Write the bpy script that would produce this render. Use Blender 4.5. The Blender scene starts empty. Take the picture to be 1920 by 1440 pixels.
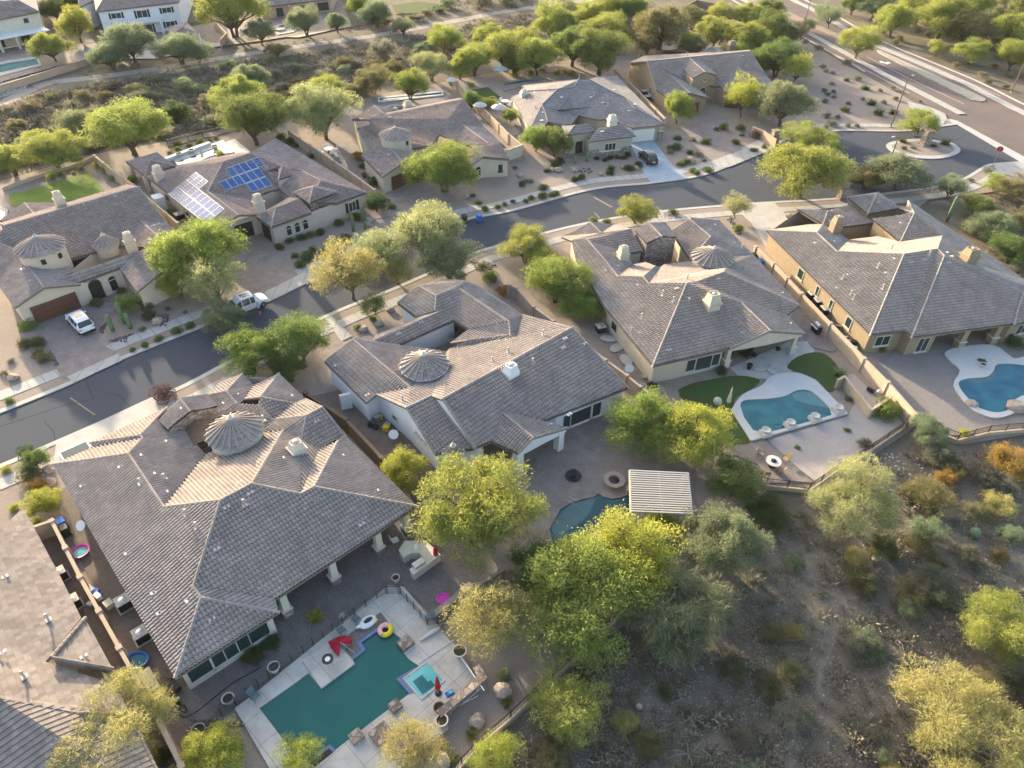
import bpy, bmesh, math, random
import numpy as np
from mathutils import Vector, Matrix
from mathutils.geometry import tessellate_polygon
R = math.radians
SC = bpy.context.scene
COL = SC.collection
# ------------------------------------------------------------------ camera (a drone at 50 m, looking 40 degrees down)
HC, FPX, PITCH, ROLL = 50.0, 1345.66, R(40.39), R(-1.19)
_Rt = Vector((1, 0, 0)); _F = Vector((0, math.cos(PITCH), -math.sin(PITCH))); _D = _F.cross(_Rt)
RT = math.cos(ROLL) * _Rt + math.sin(ROLL) * _D
DN = -math.sin(ROLL) * _Rt + math.cos(ROLL) * _D
CP = Vector((0, 0, HC))
cam = bpy.data.cameras.new('camera'); co = bpy.data.objects.new('camera', cam); COL.objects.link(co)
cam.sensor_width = 36; cam.lens = FPX / 1920 * 36; cam.clip_end = 3000; cam.clip_start = 0.5
M3 = Matrix((RT, -DN, -_F)).transposed()
co.matrix_world = Matrix.Translation(CP) @ M3.to_4x4()
SC.camera = co
# ------------------------------------------------------------------ sky, sun, exposure
SUN_AZ, SUN_EL = R(125), R(12.5)          # direction towards the sun, counter-clockwise from +X
w = bpy.data.worlds.new('World'); SC.world = w; w.use_nodes = True
nt = w.node_tree; nt.nodes.clear()
sky = nt.nodes.new('ShaderNodeTexSky'); sky.sky_type = 'NISHITA'; sky.sun_disc = False
sky.sun_elevation = SUN_EL; sky.sun_rotation = R(90) - SUN_AZ; sky.dust_density = 3.0; sky.air_density = 0.9; sky.ozone_density = 0.5
bgn = nt.nodes.new('ShaderNodeBackground'); bgn.inputs[1].default_value = 0.15
won = nt.nodes.new('ShaderNodeOutputWorld')
nt.links.new(sky.outputs[0], bgn.inputs[0]); nt.links.new(bgn.outputs[0], won.inputs[0])
sl = bpy.data.lights.new('sun', 'SUN'); sl.energy = 3.7; sl.angle = R(1.2); sl.color = (1.0, 0.83, 0.58)
so = bpy.data.objects.new('sun', sl); COL.objects.link(so)
sd = Vector((math.cos(SUN_AZ) * math.cos(SUN_EL), math.sin(SUN_AZ) * math.cos(SUN_EL), math.sin(SUN_EL)))
so.rotation_euler = sd.to_track_quat('Z', 'Y').to_euler(); so.location = (0, 0, 80)
vs = SC.view_settings; vs.view_transform = 'Standard'; vs.look = 'None'; vs.gamma = 1.0; vs.exposure = 1.93
# ------------------------------------------------------------------ helpers
def ray(px, py):
    return RT * ((px - 960) / FPX) + DN * ((py - 720) / FPX) + _F
def P(px, py, z=0.0):
    d = ray(px, py); t = (z - HC) / d.z
    v = CP + d * t; v.z = z; return v
def dep(v): return (v - CP).dot(_F)
def A2(yaw): return Vector((math.cos(yaw), math.sin(yaw), 0))
def B2(yaw): return Vector((-math.sin(yaw), math.cos(yaw), 0))
def tag(o, label=None, cat=None, group=None, kind=None):
    if label: o['label'] = label
    if cat: o['category'] = cat
    if group: o['group'] = group
    if kind: o['kind'] = kind
    return o
def empty(name, loc=(0, 0, 0), rz=0.0):
    o = bpy.data.objects.new(name, None); COL.objects.link(o); o.location = loc; o.rotation_euler = (0, 0, rz); o.empty_display_size = .3
    return o
def thing(name, label, cat, loc=(0, 0, 0), rz=0.0, group=None):
    return tag(empty(name, loc, rz), label, cat, group)
class MB:
    def __init__(s): s.v = []; s.f = []; s.uv = []
    def poly(s, pts, uv=None):
        n = len(s.v); s.v += [tuple(p) for p in pts]; s.f.append(tuple(range(n, n + len(pts))))
        s.uv.append(uv if uv else [(p[0], p[1]) for p in pts]); return s
    def box(s, c, d, rz=0.0, taper=1.0):
        hx, hy, hz = d[0] / 2, d[1] / 2, d[2] / 2; cs, sn = math.cos(rz), math.sin(rz)
        P8 = []
        for z in (-1, 1):
            k = taper if z > 0 else 1
            for x, y in ((-1, -1), (1, -1), (1, 1), (-1, 1)):
                X, Y = x * hx * k, y * hy * k
                P8.append((c[0] + X * cs - Y * sn, c[1] + X * sn + Y * cs, c[2] + z * hz))
        n = len(s.v); s.v += P8
        for f in ((0, 3, 2, 1), (4, 5, 6, 7), (0, 1, 5, 4), (1, 2, 6, 5), (2, 3, 7, 6), (3, 0, 4, 7)):
            s.f.append(tuple(n + i for i in f)); s.uv.append([(0, 0), (1, 0), (1, 1), (0, 1)])
        return s
    def tube(s, pts, rad, seg=6, cap=True):
        pts = [Vector(p) for p in pts]
        if not hasattr(rad, '__len__'): rad = [rad] * len(pts)
        rings = []
        for i, p in enumerate(pts):
            t = (pts[min(i + 1, len(pts) - 1)] - pts[max(i - 1, 0)])
            if t.length < 1e-6: t = Vector((0, 0, 1))
            t.normalize(); a = t.cross(Vector((0, 0, 1)) if abs(t.z) < .9 else Vector((1, 0, 0))).normalized(); b = t.cross(a)
            n = len(s.v)
            for k in range(seg):
                an = 2 * math.pi * k / seg
                s.v.append(tuple(p + (a * math.cos(an) + b * math.sin(an)) * rad[i]))
            rings.append(n)
        for i in range(len(rings) - 1):
            for k in range(seg):
                k2 = (k + 1) % seg
                s.f.append((rings[i] + k, rings[i] + k2, rings[i + 1] + k2, rings[i + 1] + k)); s.uv.append([(0, 0), (1, 0), (1, 1), (0, 1)])
        if cap:
            for r0, fl in ((rings[0], True), (rings[-1], False)):
                f = tuple(r0 + k for k in range(seg)); s.f.append(f[::-1] if not fl else f); s.uv.append([(0, 0)] * seg)
        return s
    def lathe(s, c, prof, seg=16, sx=1.0, sy=1.0, rz=0.0):
        rings = []; cs, sn = math.cos(rz), math.sin(rz)
        for r, z in prof:
            n = len(s.v)
            for k in range(seg):
                an = 2 * math.pi * k / seg; x, y = r * sx * math.cos(an), r * sy * math.sin(an)
                s.v.append((c[0] + x * cs - y * sn, c[1] + x * sn + y * cs, c[2] + z))
            rings.append(n)
        for i in range(len(rings) - 1):
            for k in range(seg):
                k2 = (k + 1) % seg
                s.f.append((rings[i] + k, rings[i] + k2, rings[i + 1] + k2, rings[i + 1] + k)); s.uv.append([(k / seg, 0), ((k + 1) / seg, 0), ((k + 1) / seg, 1), (k / seg, 1)])
        for r0, fl in ((rings[0], True), (rings[-1], False)):
            f = tuple(r0 + k for k in range(seg)); s.f.append(f[::-1] if fl else f); s.uv.append([(0, 0)] * seg)
        return s
    def prism(s, poly, z0, z1):
        n = len(poly); a = sum(poly[i][0] * poly[(i + 1) % n][1] - poly[(i + 1) % n][0] * poly[i][1] for i in range(n))
        if a < 0: poly = poly[::-1]
        for t in tessellate_polygon([[Vector((p[0], p[1], 0)) for p in poly]]):
            q = [poly[i] for i in t]
            ar = (q[1][0] - q[0][0]) * (q[2][1] - q[0][1]) - (q[2][0] - q[0][0]) * (q[1][1] - q[0][1])
            if ar < 0: q = q[::-1]
            s.poly([(p[0], p[1], z1) for p in q])
        for i in range(n):
            p, q = poly[i], poly[(i + 1) % n]
            s.poly([(p[0], p[1], z0), (q[0], q[1], z0), (q[0], q[1], z1), (p[0], p[1], z1)])
        return s
    def build(s, name, mat, parent=None, smooth=False):
        me = bpy.data.meshes.new(name); me.from_pydata(s.v, [], s.f)
        if s.uv and len(s.uv) == len(s.f):
            ul = me.uv_layers.new(name='UVMap'); fl = [c for u in s.uv for c in u]
            ul.data.foreach_set('uv', [x for c in fl for x in c])
        if smooth: me.polygons.foreach_set('use_smooth', [True] * len(me.polygons))
        me.materials.append(mat); me.update()
        o = bpy.data.objects.new(name, me); COL.objects.link(o)
        if parent: o.parent = parent
        return o
def local(o):
    """re-centre a world-space mesh so that its origin is at its own base"""
    me = o.data; n = len(me.vertices); a = np.empty(n * 3); me.vertices.foreach_get('co', a); a = a.reshape(-1, 3)
    c = np.array([(a[:, 0].min() + a[:, 0].max()) / 2, (a[:, 1].min() + a[:, 1].max()) / 2, a[:, 2].min()])
    me.vertices.foreach_set('co', (a - c).ravel()); me.update(); o.location = c; return o
# ------------------------------------------------------------------ materials
def mat(name, col, rough=0.85, var=0.0, vscale=1.0, bump=0.0, bscale=20.0, metal=0.0, spec=0.3, col2=None, detail=5, use_obj=False, objcol=False):
    m = bpy.data.materials.new(name); m.use_nodes = True; t = m.node_tree; b = t.nodes['Principled BSDF']
    b.inputs['Roughness'].default_value = rough; b.inputs['Metallic'].default_value = metal
    b.inputs['Specular IOR Level'].default_value = spec; b.inputs['Base Color'].default_value = (*col, 1)
    geo = t.nodes.new('ShaderNodeNewGeometry')
    if var > 0 or col2:
        n = t.nodes.new('ShaderNodeTexNoise'); n.inputs['Scale'].default_value = vscale; n.inputs['Detail'].default_value = detail; n.inputs['Roughness'].default_value = .65
        t.links.new(geo.outputs['Position'], n.inputs['Vector'])
        r = t.nodes.new('ShaderNodeValToRGB'); r.color_ramp.elements[0].position = .34; r.color_ramp.elements[1].position = .66
        c2 = col2 if col2 else tuple(min(1, c * (1 + var)) for c in col); c1 = col if col2 else tuple(c * (1 - var) for c in col)
        r.color_ramp.elements[0].color = (*c1, 1); r.color_ramp.elements[1].color = (*c2, 1)
        t.links.new(n.outputs['Fac'], r.inputs[0]); t.links.new(r.outputs[0], b.inputs['Base Color'])
    if bump > 0:
        n2 = t.nodes.new('ShaderNodeTexNoise'); n2.inputs['Scale'].default_value = bscale; n2.inputs['Detail'].default_value = 6
        t.links.new(geo.outputs['Position'], n2.inputs['Vector'])
        bp = t.nodes.new('ShaderNodeBump'); bp.inputs['Strength'].default_value = bump; bp.inputs['Distance'].default_value = .05
        t.links.new(n2.outputs['Fac'], bp.inputs['Height']); t.links.new(bp.outputs[0], b.inputs['Normal'])
    return m
def nd(t, typ, **kw):
    n = t.nodes.new(typ)
    for k, v in kw.items(): setattr(n, k, v)
    return n
def ground_mat(name, base, mid, dark, s1=.35, s2=6.0, peb=None, pebscale=14.0, bump=.5):
    """soil or gravel: two noise sizes plus pebbles"""
    m = bpy.data.materials.new(name); m.use_nodes = True; t = m.node_tree; b = t.nodes['Principled BSDF']; L = t.links.new
    b.inputs['Roughness'].default_value = .95; b.inputs['Specular IOR Level'].default_value = .15
    g = nd(t, 'ShaderNodeNewGeometry')
    n1 = nd(t, 'ShaderNodeTexNoise'); n1.inputs['Scale'].default_value = s1; n1.inputs['Detail'].default_value = 8; n1.inputs['Roughness'].default_value = .7
    n2 = nd(t, 'ShaderNodeTexNoise'); n2.inputs['Scale'].default_value = s2; n2.inputs['Detail'].default_value = 8; n2.inputs['Roughness'].default_value = .75
    L(g.outputs['Position'], n1.inputs['Vector']); L(g.outputs['Position'], n2.inputs['Vector'])
    r1 = nd(t, 'ShaderNodeValToRGB'); e = r1.color_ramp.elements; e[0].position = .36; e[0].color = (*dark, 1); e[1].position = .62; e[1].color = (*base, 1)
    L(n1.outputs['Fac'], r1.inputs[0])
    r2 = nd(t, 'ShaderNodeValToRGB'); e = r2.color_ramp.elements; e[0].position = .45; e[0].color = (0, 0, 0, 1); e[1].position = .6; e[1].color = (1, 1, 1, 1)
    L(n2.outputs['Fac'], r2.inputs[0])
    mx = nd(t, 'ShaderNodeMix', data_type='RGBA'); L(r2.outputs[0], mx.inputs[0]); L(r1.outputs[0], mx.inputs[6]); mx.inputs[7].default_value = (*mid, 1)
    mxf = nd(t, 'ShaderNodeMath', operation='MULTIPLY'); L(r2.outputs[0], mxf.inputs[0]); mxf.inputs[1].default_value = .55; L(mxf.outputs[0], mx.inputs[0])
    out = mx.outputs[2]
    if peb:
        v = nd(t, 'ShaderNodeTexVoronoi'); v.inputs['Scale'].default_value = pebscale; L(g.outputs['Position'], v.inputs['Vector'])
        wn = nd(t, 'ShaderNodeTexWhiteNoise'); L(v.outputs['Color'], wn.inputs['Vector'])
        th = nd(t, 'ShaderNodeMath', operation='GREATER_THAN'); L(wn.outputs['Value'], th.inputs[0]); th.inputs[1].default_value = .86
        ds = nd(t, 'ShaderNodeMath', operation='LESS_THAN'); L(v.outputs['Distance'], ds.inputs[0]); ds.inputs[1].default_value = .35
        mm = nd(t, 'ShaderNodeMath', operation='MULTIPLY'); L(th.outputs[0], mm.inputs[0]); L(ds.outputs[0], mm.inputs[1])
        m2 = nd(t, 'ShaderNodeMix', data_type='RGBA'); L(mm.outputs[0], m2.inputs[0]); L(out, m2.inputs[6]); m2.inputs[7].default_value = (*peb, 1); out = m2.outputs[2]
    L(out, b.inputs['Base Color'])
    bp = nd(t, 'ShaderNodeBump'); bp.inputs['Strength'].default_value = bump; bp.inputs['Distance'].default_value = .08
    L(n2.outputs['Fac'], bp.inputs['Height']); L(bp.outputs[0], b.inputs['Normal'])
    return m
def paver_mat(name, c1, c2, mortar, scale=3.3, rot=0.0, bw=.5, rh=.25, ms=.012, off=.5, rough=.85):
    m = bpy.data.materials.new(name); m.use_nodes = True; t = m.node_tree; b = t.nodes['Principled BSDF']; L = t.links.new
    b.inputs['Roughness'].default_value = rough; b.inputs['Specular IOR Level'].default_value = .25
    g = nd(t, 'ShaderNodeNewGeometry'); mp = nd(t, 'ShaderNodeMapping'); mp.inputs['Rotation'].default_value = (0, 0, rot); L(g.outputs['Position'], mp.inputs['Vector'])
    br = nd(t, 'ShaderNodeTexBrick'); br.offset = off; br.inputs['Color1'].default_value = (*c1, 1); br.inputs['Color2'].default_value = (*c2, 1); br.inputs['Mortar'].default_value = (*mortar, 1)
    br.inputs['Scale'].default_value = scale; br.inputs['Brick Width'].default_value = bw; br.inputs['Row Height'].default_value = rh; br.inputs['Mortar Size'].default_value = ms; br.inputs['Bias'].default_value = 0
    L(mp.outputs[0], br.inputs['Vector'])
    n = nd(t, 'ShaderNodeTexNoise'); n.inputs['Scale'].default_value = .8; n.inputs['Detail'].default_value = 8; n.inputs['Roughness'].default_value = .7; L(g.outputs['Position'], n.inputs['Vector'])
    mr = nd(t, 'ShaderNodeMapRange'); L(n.outputs['Fac'], mr.inputs[0]); mr.inputs[1].default_value = .3; mr.inputs[2].default_value = .7; mr.inputs[3].default_value = .78; mr.inputs[4].default_value = 1.18
    mx = nd(t, 'ShaderNodeVectorMath', operation='SCALE'); L(br.outputs['Color'], mx.inputs[0]); L(mr.outputs[0], mx.inputs['Scale']); L(mx.outputs[0], b.inputs['Base Color'])
    return m
def tile_mat(name, c1, c2, c3, spread=.5):
    """concrete roof tile: one random tone per tile, uv is in tile units"""
    m = bpy.data.materials.new(name); m.use_nodes = True; t = m.node_tree; b = t.nodes['Principled BSDF']; L = t.links.new
    b.inputs['Roughness'].default_value = .95; b.inputs['Specular IOR Level'].default_value = .08
    uv = nd(t, 'ShaderNodeUVMap'); fl = nd(t, 'ShaderNodeVectorMath', operation='FLOOR'); L(uv.outputs[0], fl.inputs[0])
    wn = nd(t, 'ShaderNodeTexWhiteNoise', noise_dimensions='2D'); L(fl.outputs[0], wn.inputs['Vector'])
    r = nd(t, 'ShaderNodeValToRGB'); e = r.color_ramp.elements; e[0].color = (*c1, 1); e[1].color = (*c3, 1); k = e.new(.5); k.color = (*c2, 1)
    L(wn.outputs['Value'], r.inputs[0])
    g = nd(t, 'ShaderNodeNewGeometry'); n = nd(t, 'ShaderNodeTexNoise'); n.inputs['Scale'].default_value = .45; n.inputs['Detail'].default_value = 9; n.inputs['Roughness'].default_value = .7; L(g.outputs['Position'], n.inputs['Vector'])
    mr = nd(t, 'ShaderNodeMapRange'); L(n.outputs['Fac'], mr.inputs[0]); mr.inputs[1].default_value = .3; mr.inputs[2].default_value = .7; mr.inputs[3].default_value = .8; mr.inputs[4].default_value = 1.2
    mx = nd(t, 'ShaderNodeVectorMath', operation='SCALE'); L(r.outputs[0], mx.inputs[0]); L(mr.outputs[0], mx.inputs['Scale']); L(mx.outputs[0], b.inputs['Base Color'])
    return m
def leaf_mat(name, rough=.6, transl=.48):
    """foliage: the tint comes from the object's own colour, each leaf a little different"""
    m = bpy.data.materials.new(name); m.use_nodes = True; t = m.node_tree; b = t.nodes['Principled BSDF']; L = t.links.new
    out = t.nodes['Material Output']
    oi = nd(t, 'ShaderNodeObjectInfo'); at = nd(t, 'ShaderNodeAttribute', attribute_name='tone')
    hs = nd(t, 'ShaderNodeHueSaturation'); L(oi.outputs['Color'], hs.inputs['Color'])
    mr = nd(t, 'ShaderNodeMapRange'); L(at.outputs['Fac'], mr.inputs[0]); mr.inputs[3].default_value = .62; mr.inputs[4].default_value = 1.4; L(mr.outputs[0], hs.inputs['Value'])
    mh = nd(t, 'ShaderNodeMapRange'); L(at.outputs['Fac'], mh.inputs[0]); mh.inputs[3].default_value = .535; mh.inputs[4].default_value = .478; L(mh.outputs[0], hs.inputs['Hue'])
    L(hs.outputs[0], b.inputs['Base Color']); b.inputs['Roughness'].default_value = rough; b.inputs['Specular IOR Level'].default_value = .2
    tr = nd(t, 'ShaderNodeBsdfTranslucent'); L(hs.outputs[0], tr.inputs['Color'])
    mx = nd(t, 'ShaderNodeMixShader'); mx.inputs[0].default_value = transl; L(b.outputs[0], mx.inputs[1]); L(tr.outputs[0], mx.inputs[2]); L(mx.outputs[0], out.inputs['Surface'])
    return m
def water_mat(name, shallow, deep, rough=.08, scale=.5):
    m = mat(name, deep, rough, spec=.28, col2=shallow, vscale=scale, detail=1)
    t = m.node_tree; b = t.nodes['Principled BSDF']; g = [n for n in t.nodes if n.type == 'NEW_GEOMETRY'][0]
    n2 = nd(t, 'ShaderNodeTexNoise'); n2.inputs['Scale'].default_value = 1.6; t.links.new(g.outputs['Position'], n2.inputs['Vector'])
    bp = nd(t, 'ShaderNodeBump'); bp.inputs['Strength'].default_value = .08; bp.inputs['Distance'].default_value = .1
    t.links.new(n2.outputs['Fac'], bp.inputs['Height']); t.links.new(bp.outputs[0], b.inputs['Normal']); return m
M = dict(
    asphalt=ground_mat('asphalt', (.070, .080, .099), (.060, .068, .086), (.063, .072, .09), .12, 40, None, bump=.12),
    artery=ground_mat('arterial_asphalt', (.21, .155, .13), (.16, .125, .115), (.13, .115, .115), .05, 30, None, bump=.12),
    concrete=mat('concrete', (.41, .39, .365), .85, .1, .6, .1, 30), kerb=mat('kerb_concrete', (.42, .41, .385), .85, .1, .8, .1, 30),
    deck=paver_mat('pool_deck_concrete', (.50, .47, .43), (.47, .44, .40), (.27, .25, .225), 1.0, R(43), 2.0, 2.0, .02, 0), deckw=mat('white_pool_deck', (.53, .515, .49), .8, .05, .7, .05, 30),
    bluecon=mat('blue_grey_concrete', (.30, .36, .42), .8, .1, .6), gravel=ground_mat('yard_gravel', (.32, .262, .218), (.25, .205, .175), (.27, .22, .185), .25, 9, (.42, .35, .30), 9),
    gravelg=ground_mat('grey_gravel', (.25, .225, .21), (.19, .17, .16), (.21, .19, .175), .3, 9, (.36, .32, .28), 8), gravelp=ground_mat('pale_gravel', (.42, .37, .335), (.35, .31, .28), (.38, .33, .3), .3, 9, (.5, .46, .42), 9),
    dirt=ground_mat('desert_soil', (.20, .168, .128), (.148, .124, .094), (.12, .102, .072), .13, 3.2, (.30, .27, .235), 6.5, .9), path=ground_mat('dirt_path', (.36, .32, .28), (.29, .255, .22), (.3, .26, .225), .3, 5, (.42, .38, .34), 6),
    track=ground_mat('dirt_track', (.215, .188, .152), (.165, .143, .113), (.155, .135, .107), .5, 3.5, (.3, .27, .245), 6.5),
    paver=paver_mat('driveway_pavers', (.29, .24, .215), (.235, .20, .185), (.17, .145, .13), 3.4, R(28)), paverg=paver_mat('patio_pavers', (.205, .18, .17), (.15, .135, .132), (.085, .075, .07), 3.0, R(43)),
    paverb=paver_mat('side_yard_pavers', (.20, .16, .138), (.15, .122, .108), (.09, .072, .062), 3.4, R(43)), paver2=paver_mat('warm_patio_pavers', (.27, .23, .205), (.22, .185, .168), (.15, .125, .11), 3.2, R(38)),
    lawn=ground_mat('lawn', (.21, .27, .05), (.15, .21, .04), (.15, .20, .04), .5, 12, None, bump=.6), lawnd=ground_mat('lawn_painted_shade', (.05, .105, .028), (.035, .08, .02), (.09, .085, .035), .35, 10, None, bump=.6),  # sunlit and shaded tones are painted into the two lawn colours
    tile=tile_mat('roof_tile_brown_grey', (.29, .248, .222), (.322, .277, .25), (.36, .31, .282)),
    tileg=tile_mat('roof_tile_grey', (.285, .252, .23), (.315, .28, .258), (.35, .313, .288)),
    tiler=tile_mat('roof_tile_rose', (.30, .245, .22), (.345, .285, .26), (.395, .33, .305)), tilep=tile_mat('roof_tile_plum', (.285, .225, .205), (.33, .265, .245), (.375, .305, .285)),
    tilef=tile_mat('flat_roof_tile_grey', (.226, .205, .205), (.259, .237, .233), (.292, .267, .262)), tilew=tile_mat('flat_roof_tile_warm', (.20, .17, .15), (.245, .21, .187), (.29, .25, .225)),
    flash=mat('metal_flashing', (.42, .42, .44), .6), vent=mat('vent_pipe', (.42, .39, .37), .7),
    s_cream=mat('cream_stucco', (.58, .54, .45), .9, .05, 1.2, .15, 40), s_white=mat('white_stucco', (.70, .72, .74), .9, .04, 1, .12, 40), s_beige=mat('beige_stucco', (.50, .45, .36), .9, .05, 1, .15, 40),
    s_tan=mat('tan_stucco', (.29, .225, .15), .9, .06, 1, .15, 40), s_peach=mat('peach_stucco', (.60, .50, .39), .9, .05, 1, .15, 40), s_pink=mat('pink_grey_stucco', (.50, .43, .37), .9, .05, 1, .15, 40),
    s_sage=mat('sage_stucco', (.37, .35, .29), .9, .05, 1, .15, 40), s_orange=mat('apricot_stucco', (.52, .36, .25), .9, .05, 1, .15, 40), fence=mat('block_wall_tan', (.45, .36, .27), .9, .08, 1.2, .15, 30),
    fenced=mat('block_wall_grey_brown', (.30, .25, .21), .9, .08, 1.2, .15, 30), fenceb=mat('block_wall_brown', (.13, .095, .07), .9, .1, 1.2, .15, 30), stone=None,
    glass=mat('window_glass', (.035, .05, .055), .08, spec=.7), glassg=mat('green_window_glass', (.018, .04, .04), .12, spec=.7), frame=mat('window_frame', (.5, .47, .42), .6), dark=mat('dark_metal', (.03, .028, .027), .5), white=mat('white_paint', (.75, .75, .74), .5),
    door=mat('garage_door_wood', (.12, .055, .035), .6, .15, 3), doorw=mat('garage_door_white', (.68, .66, .60), .6), bark=mat('bark', (.115, .088, .068), .9, .25, 6), barkl=mat('pale_bark', (.22, .19, .12), .9, .2, 6),
    leaf=leaf_mat('foliage'), twig=leaf_mat('scrub_foliage', .8, .15), rock=mat('boulder_stone', (.34, .28, .23), .95, .25, 2.5, .4, 6), cactus=mat('cactus_green', (.13, .19, .10), .8, .15, 4),
    solar=None, steel=mat('steel', (.5, .5, .5), .3, metal=.8), shade=mat('shade_cloth', (.55, .52, .45), .8), blue=mat('blue_plastic', (.02, .16, .55), .4), pink=mat('pink_plastic', (.62, .05, .42), .4), red=mat('red_canvas', (.36, .012, .03), .8, .15, 5),
    black=mat('black_plastic', (.02, .022, .022), .4), green=mat('green_plastic', (.015, .04, .02), .5), pot=mat('terracotta_pot', (.2, .09, .06), .8), potw=mat('pale_pot', (.5, .47, .42), .8), wood=mat('timber', (.17, .11, .07), .8, .15, 3), lapshade=mat('underlay_lap_shade', (.045, .04, .038), .9), fascia=mat('fascia_brown', (.2, .16, .13), .7),  # roof underlay blackened so gaps between tile courses show as shade lines
    w_pool=water_mat('pool_water_teal', (.016, .118, .108), (.012, .108, .098)), w_blue=water_mat('pool_water_blue', (.02, .15, .21), (.012, .09, .15)), w_teal=water_mat('pool_water_green_blue', (.05, .19, .20), (.025, .12, .145)), w_dark=water_mat('pool_water_slate', (.03, .10, .115), (.015, .07, .085)),
    w_spa=water_mat('spa_water', (.20, .52, .50), (.10, .42, .43)), tileb=paver_mat('blue_pool_tile', (.10, .15, .28), (.15, .21, .36), (.22, .26, .36), 8, R(43)), soil=mat('planter_soil', (.05, .04, .03), .95), skin=mat('skin', (.45, .27, .19), .6), shirt=mat('light_blue_shirt', (.18, .45, .65), .9), shorts=mat('dark_shorts', (.03, .035, .045), .9),
    carw=mat('white_car_paint', (.75, .76, .78), .25, spec=.6), carb=mat('black_car_paint', (.02, .014, .013), .2, spec=.7), tyre=mat('tyre_rubber', (.02, .02, .02), .9), rim=mat('wheel_rim', (.35, .35, .36), .4, metal=.6), lampred=mat('tail_lamp', (.25, .01, .01), .3), signred=mat('sign_red', (.5, .02, .03), .5), yellow=mat('yellow_plastic', (.75, .55, .03), .4), rose=mat('rose_plastic', (.8, .42, .42), .4),
    ylw=mat('road_paint_yellow', (.24, .21, .14), .8, .15, 4), wht=mat('road_paint_white', (.62, .62, .6), .8, .12, 4), flow=mat('orange_petals', (.7, .13, .03), .8))
def stone_mat(name):
    m = bpy.data.materials.new(name); m.use_nodes = True; t = m.node_tree; b = t.nodes['Principled BSDF']; L = t.links.new; b.inputs['Roughness'].default_value = .9
    g = nd(t, 'ShaderNodeNewGeometry'); mp = nd(t, 'ShaderNodeMapping'); mp.inputs['Scale'].default_value = (2.2, 2.2, 4.5); L(g.outputs['Position'], mp.inputs['Vector'])
    v = nd(t, 'ShaderNodeTexVoronoi'); v.inputs['Scale'].default_value = 1.0; L(mp.outputs[0], v.inputs['Vector']); wn = nd(t, 'ShaderNodeTexWhiteNoise'); L(v.outputs['Color'], wn.inputs['Vector'])
    r = nd(t, 'ShaderNodeValToRGB'); e = r.color_ramp.elements; e[0].color = (.17, .12, .10, 1); e[1].color = (.42, .35, .29, 1); L(wn.outputs['Value'], r.inputs[0])
    v2 = nd(t, 'ShaderNodeTexVoronoi', feature='DISTANCE_TO_EDGE'); L(mp.outputs[0], v2.inputs['Vector']); v2.inputs['Scale'].default_value = 1.0
    l = nd(t, 'ShaderNodeMath', operation='LESS_THAN'); L(v2.outputs['Distance'], l.inputs[0]); l.inputs[1].default_value = .05
    mx = nd(t, 'ShaderNodeMix', data_type='RGBA'); L(l.outputs[0], mx.inputs[0]); L(r.outputs[0], mx.inputs[6]); mx.inputs[7].default_value = (.13, .11, .1, 1); L(mx.outputs[2], b.inputs['Base Color'])
    bp = nd(t, 'ShaderNodeBump'); bp.inputs['Strength'].default_value = .6; bp.inputs['Distance'].default_value = .05; L(v2.outputs['Distance'], bp.inputs['Height']); L(bp.outputs[0], b.inputs['Normal']); return m
M['stone'] = stone_mat('stacked_stone')
def mesh_screen(name, col, alpha):
    m = mat(name, col, .8); t = m.node_tree; t.nodes['Principled BSDF'].inputs['Alpha'].default_value = alpha; return m
M['netting'] = mesh_screen('pool_safety_netting', (.10, .11, .115), .42)
def bar_mat(name, col, per, width):
    """a row of vertical bars with open gaps, from the fence's own uv (metres along)"""
    m = mat(name, col, .6); t = m.node_tree; b = t.nodes['Principled BSDF']; L = t.links.new
    uv = nd(t, 'ShaderNodeUVMap'); sx = nd(t, 'ShaderNodeSeparateXYZ'); L(uv.outputs[0], sx.inputs[0])
    d = nd(t, 'ShaderNodeMath', operation='DIVIDE'); L(sx.outputs[0], d.inputs[0]); d.inputs[1].default_value = per
    f = nd(t, 'ShaderNodeMath', operation='FRACT'); L(d.outputs[0], f.inputs[0])
    l = nd(t, 'ShaderNodeMath', operation='LESS_THAN'); L(f.outputs[0], l.inputs[0]); l.inputs[1].default_value = width / per
    L(l.outputs[0], b.inputs['Alpha']); return m
# ------------------------------------------------------------------ ground sheets
def W(pts, z=0.0): return [P(x, y, z) for x, y in pts]
def smooth(pts, n=6, closed=False):
    out = []; N = len(pts)
    for i in range(N if closed else N - 1):
        p0, p1, p2, p3 = [pts[(i + k) % N] if closed else pts[max(0, min(N - 1, i + k))] for k in (-1, 0, 1, 2)]
        for j in range(n):
            t = j / n
            out.append(tuple(.5 * ((2 * p1[k]) + (-p0[k] + p2[k]) * t + (2 * p0[k] - 5 * p1[k] + 4 * p2[k] - p3[k]) * t * t + (-p0[k] + 3 * p1[k] - 3 * p2[k] + p3[k]) * t ** 3) for k in (0, 1)))
    if not closed: out.append(tuple(pts[-1][:2]))
    return out
def sheet(name, pts, z, m, parent=None, thick=0.0):
    """flat area from a ground outline given in photo pixels"""
    w_ = [(p.x, p.y) for p in W(pts, z)]; mb = MB()
    if thick > 0: mb.prism(w_, z - thick, z)
    else:
        for t in tessellate_polygon([[Vector((x, y, 0)) for x, y in w_]]):
            q = [w_[i] for i in t]
            if (q[1][0] - q[0][0]) * (q[2][1] - q[0][1]) - (q[2][0] - q[0][0]) * (q[1][1] - q[0][1]) < 0: q = q[::-1]
            mb.poly([(x, y, z) for x, y in q])
    o = mb.build(name, m, parent)
    if not parent: tag(o, kind='structure')
    return o
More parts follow.
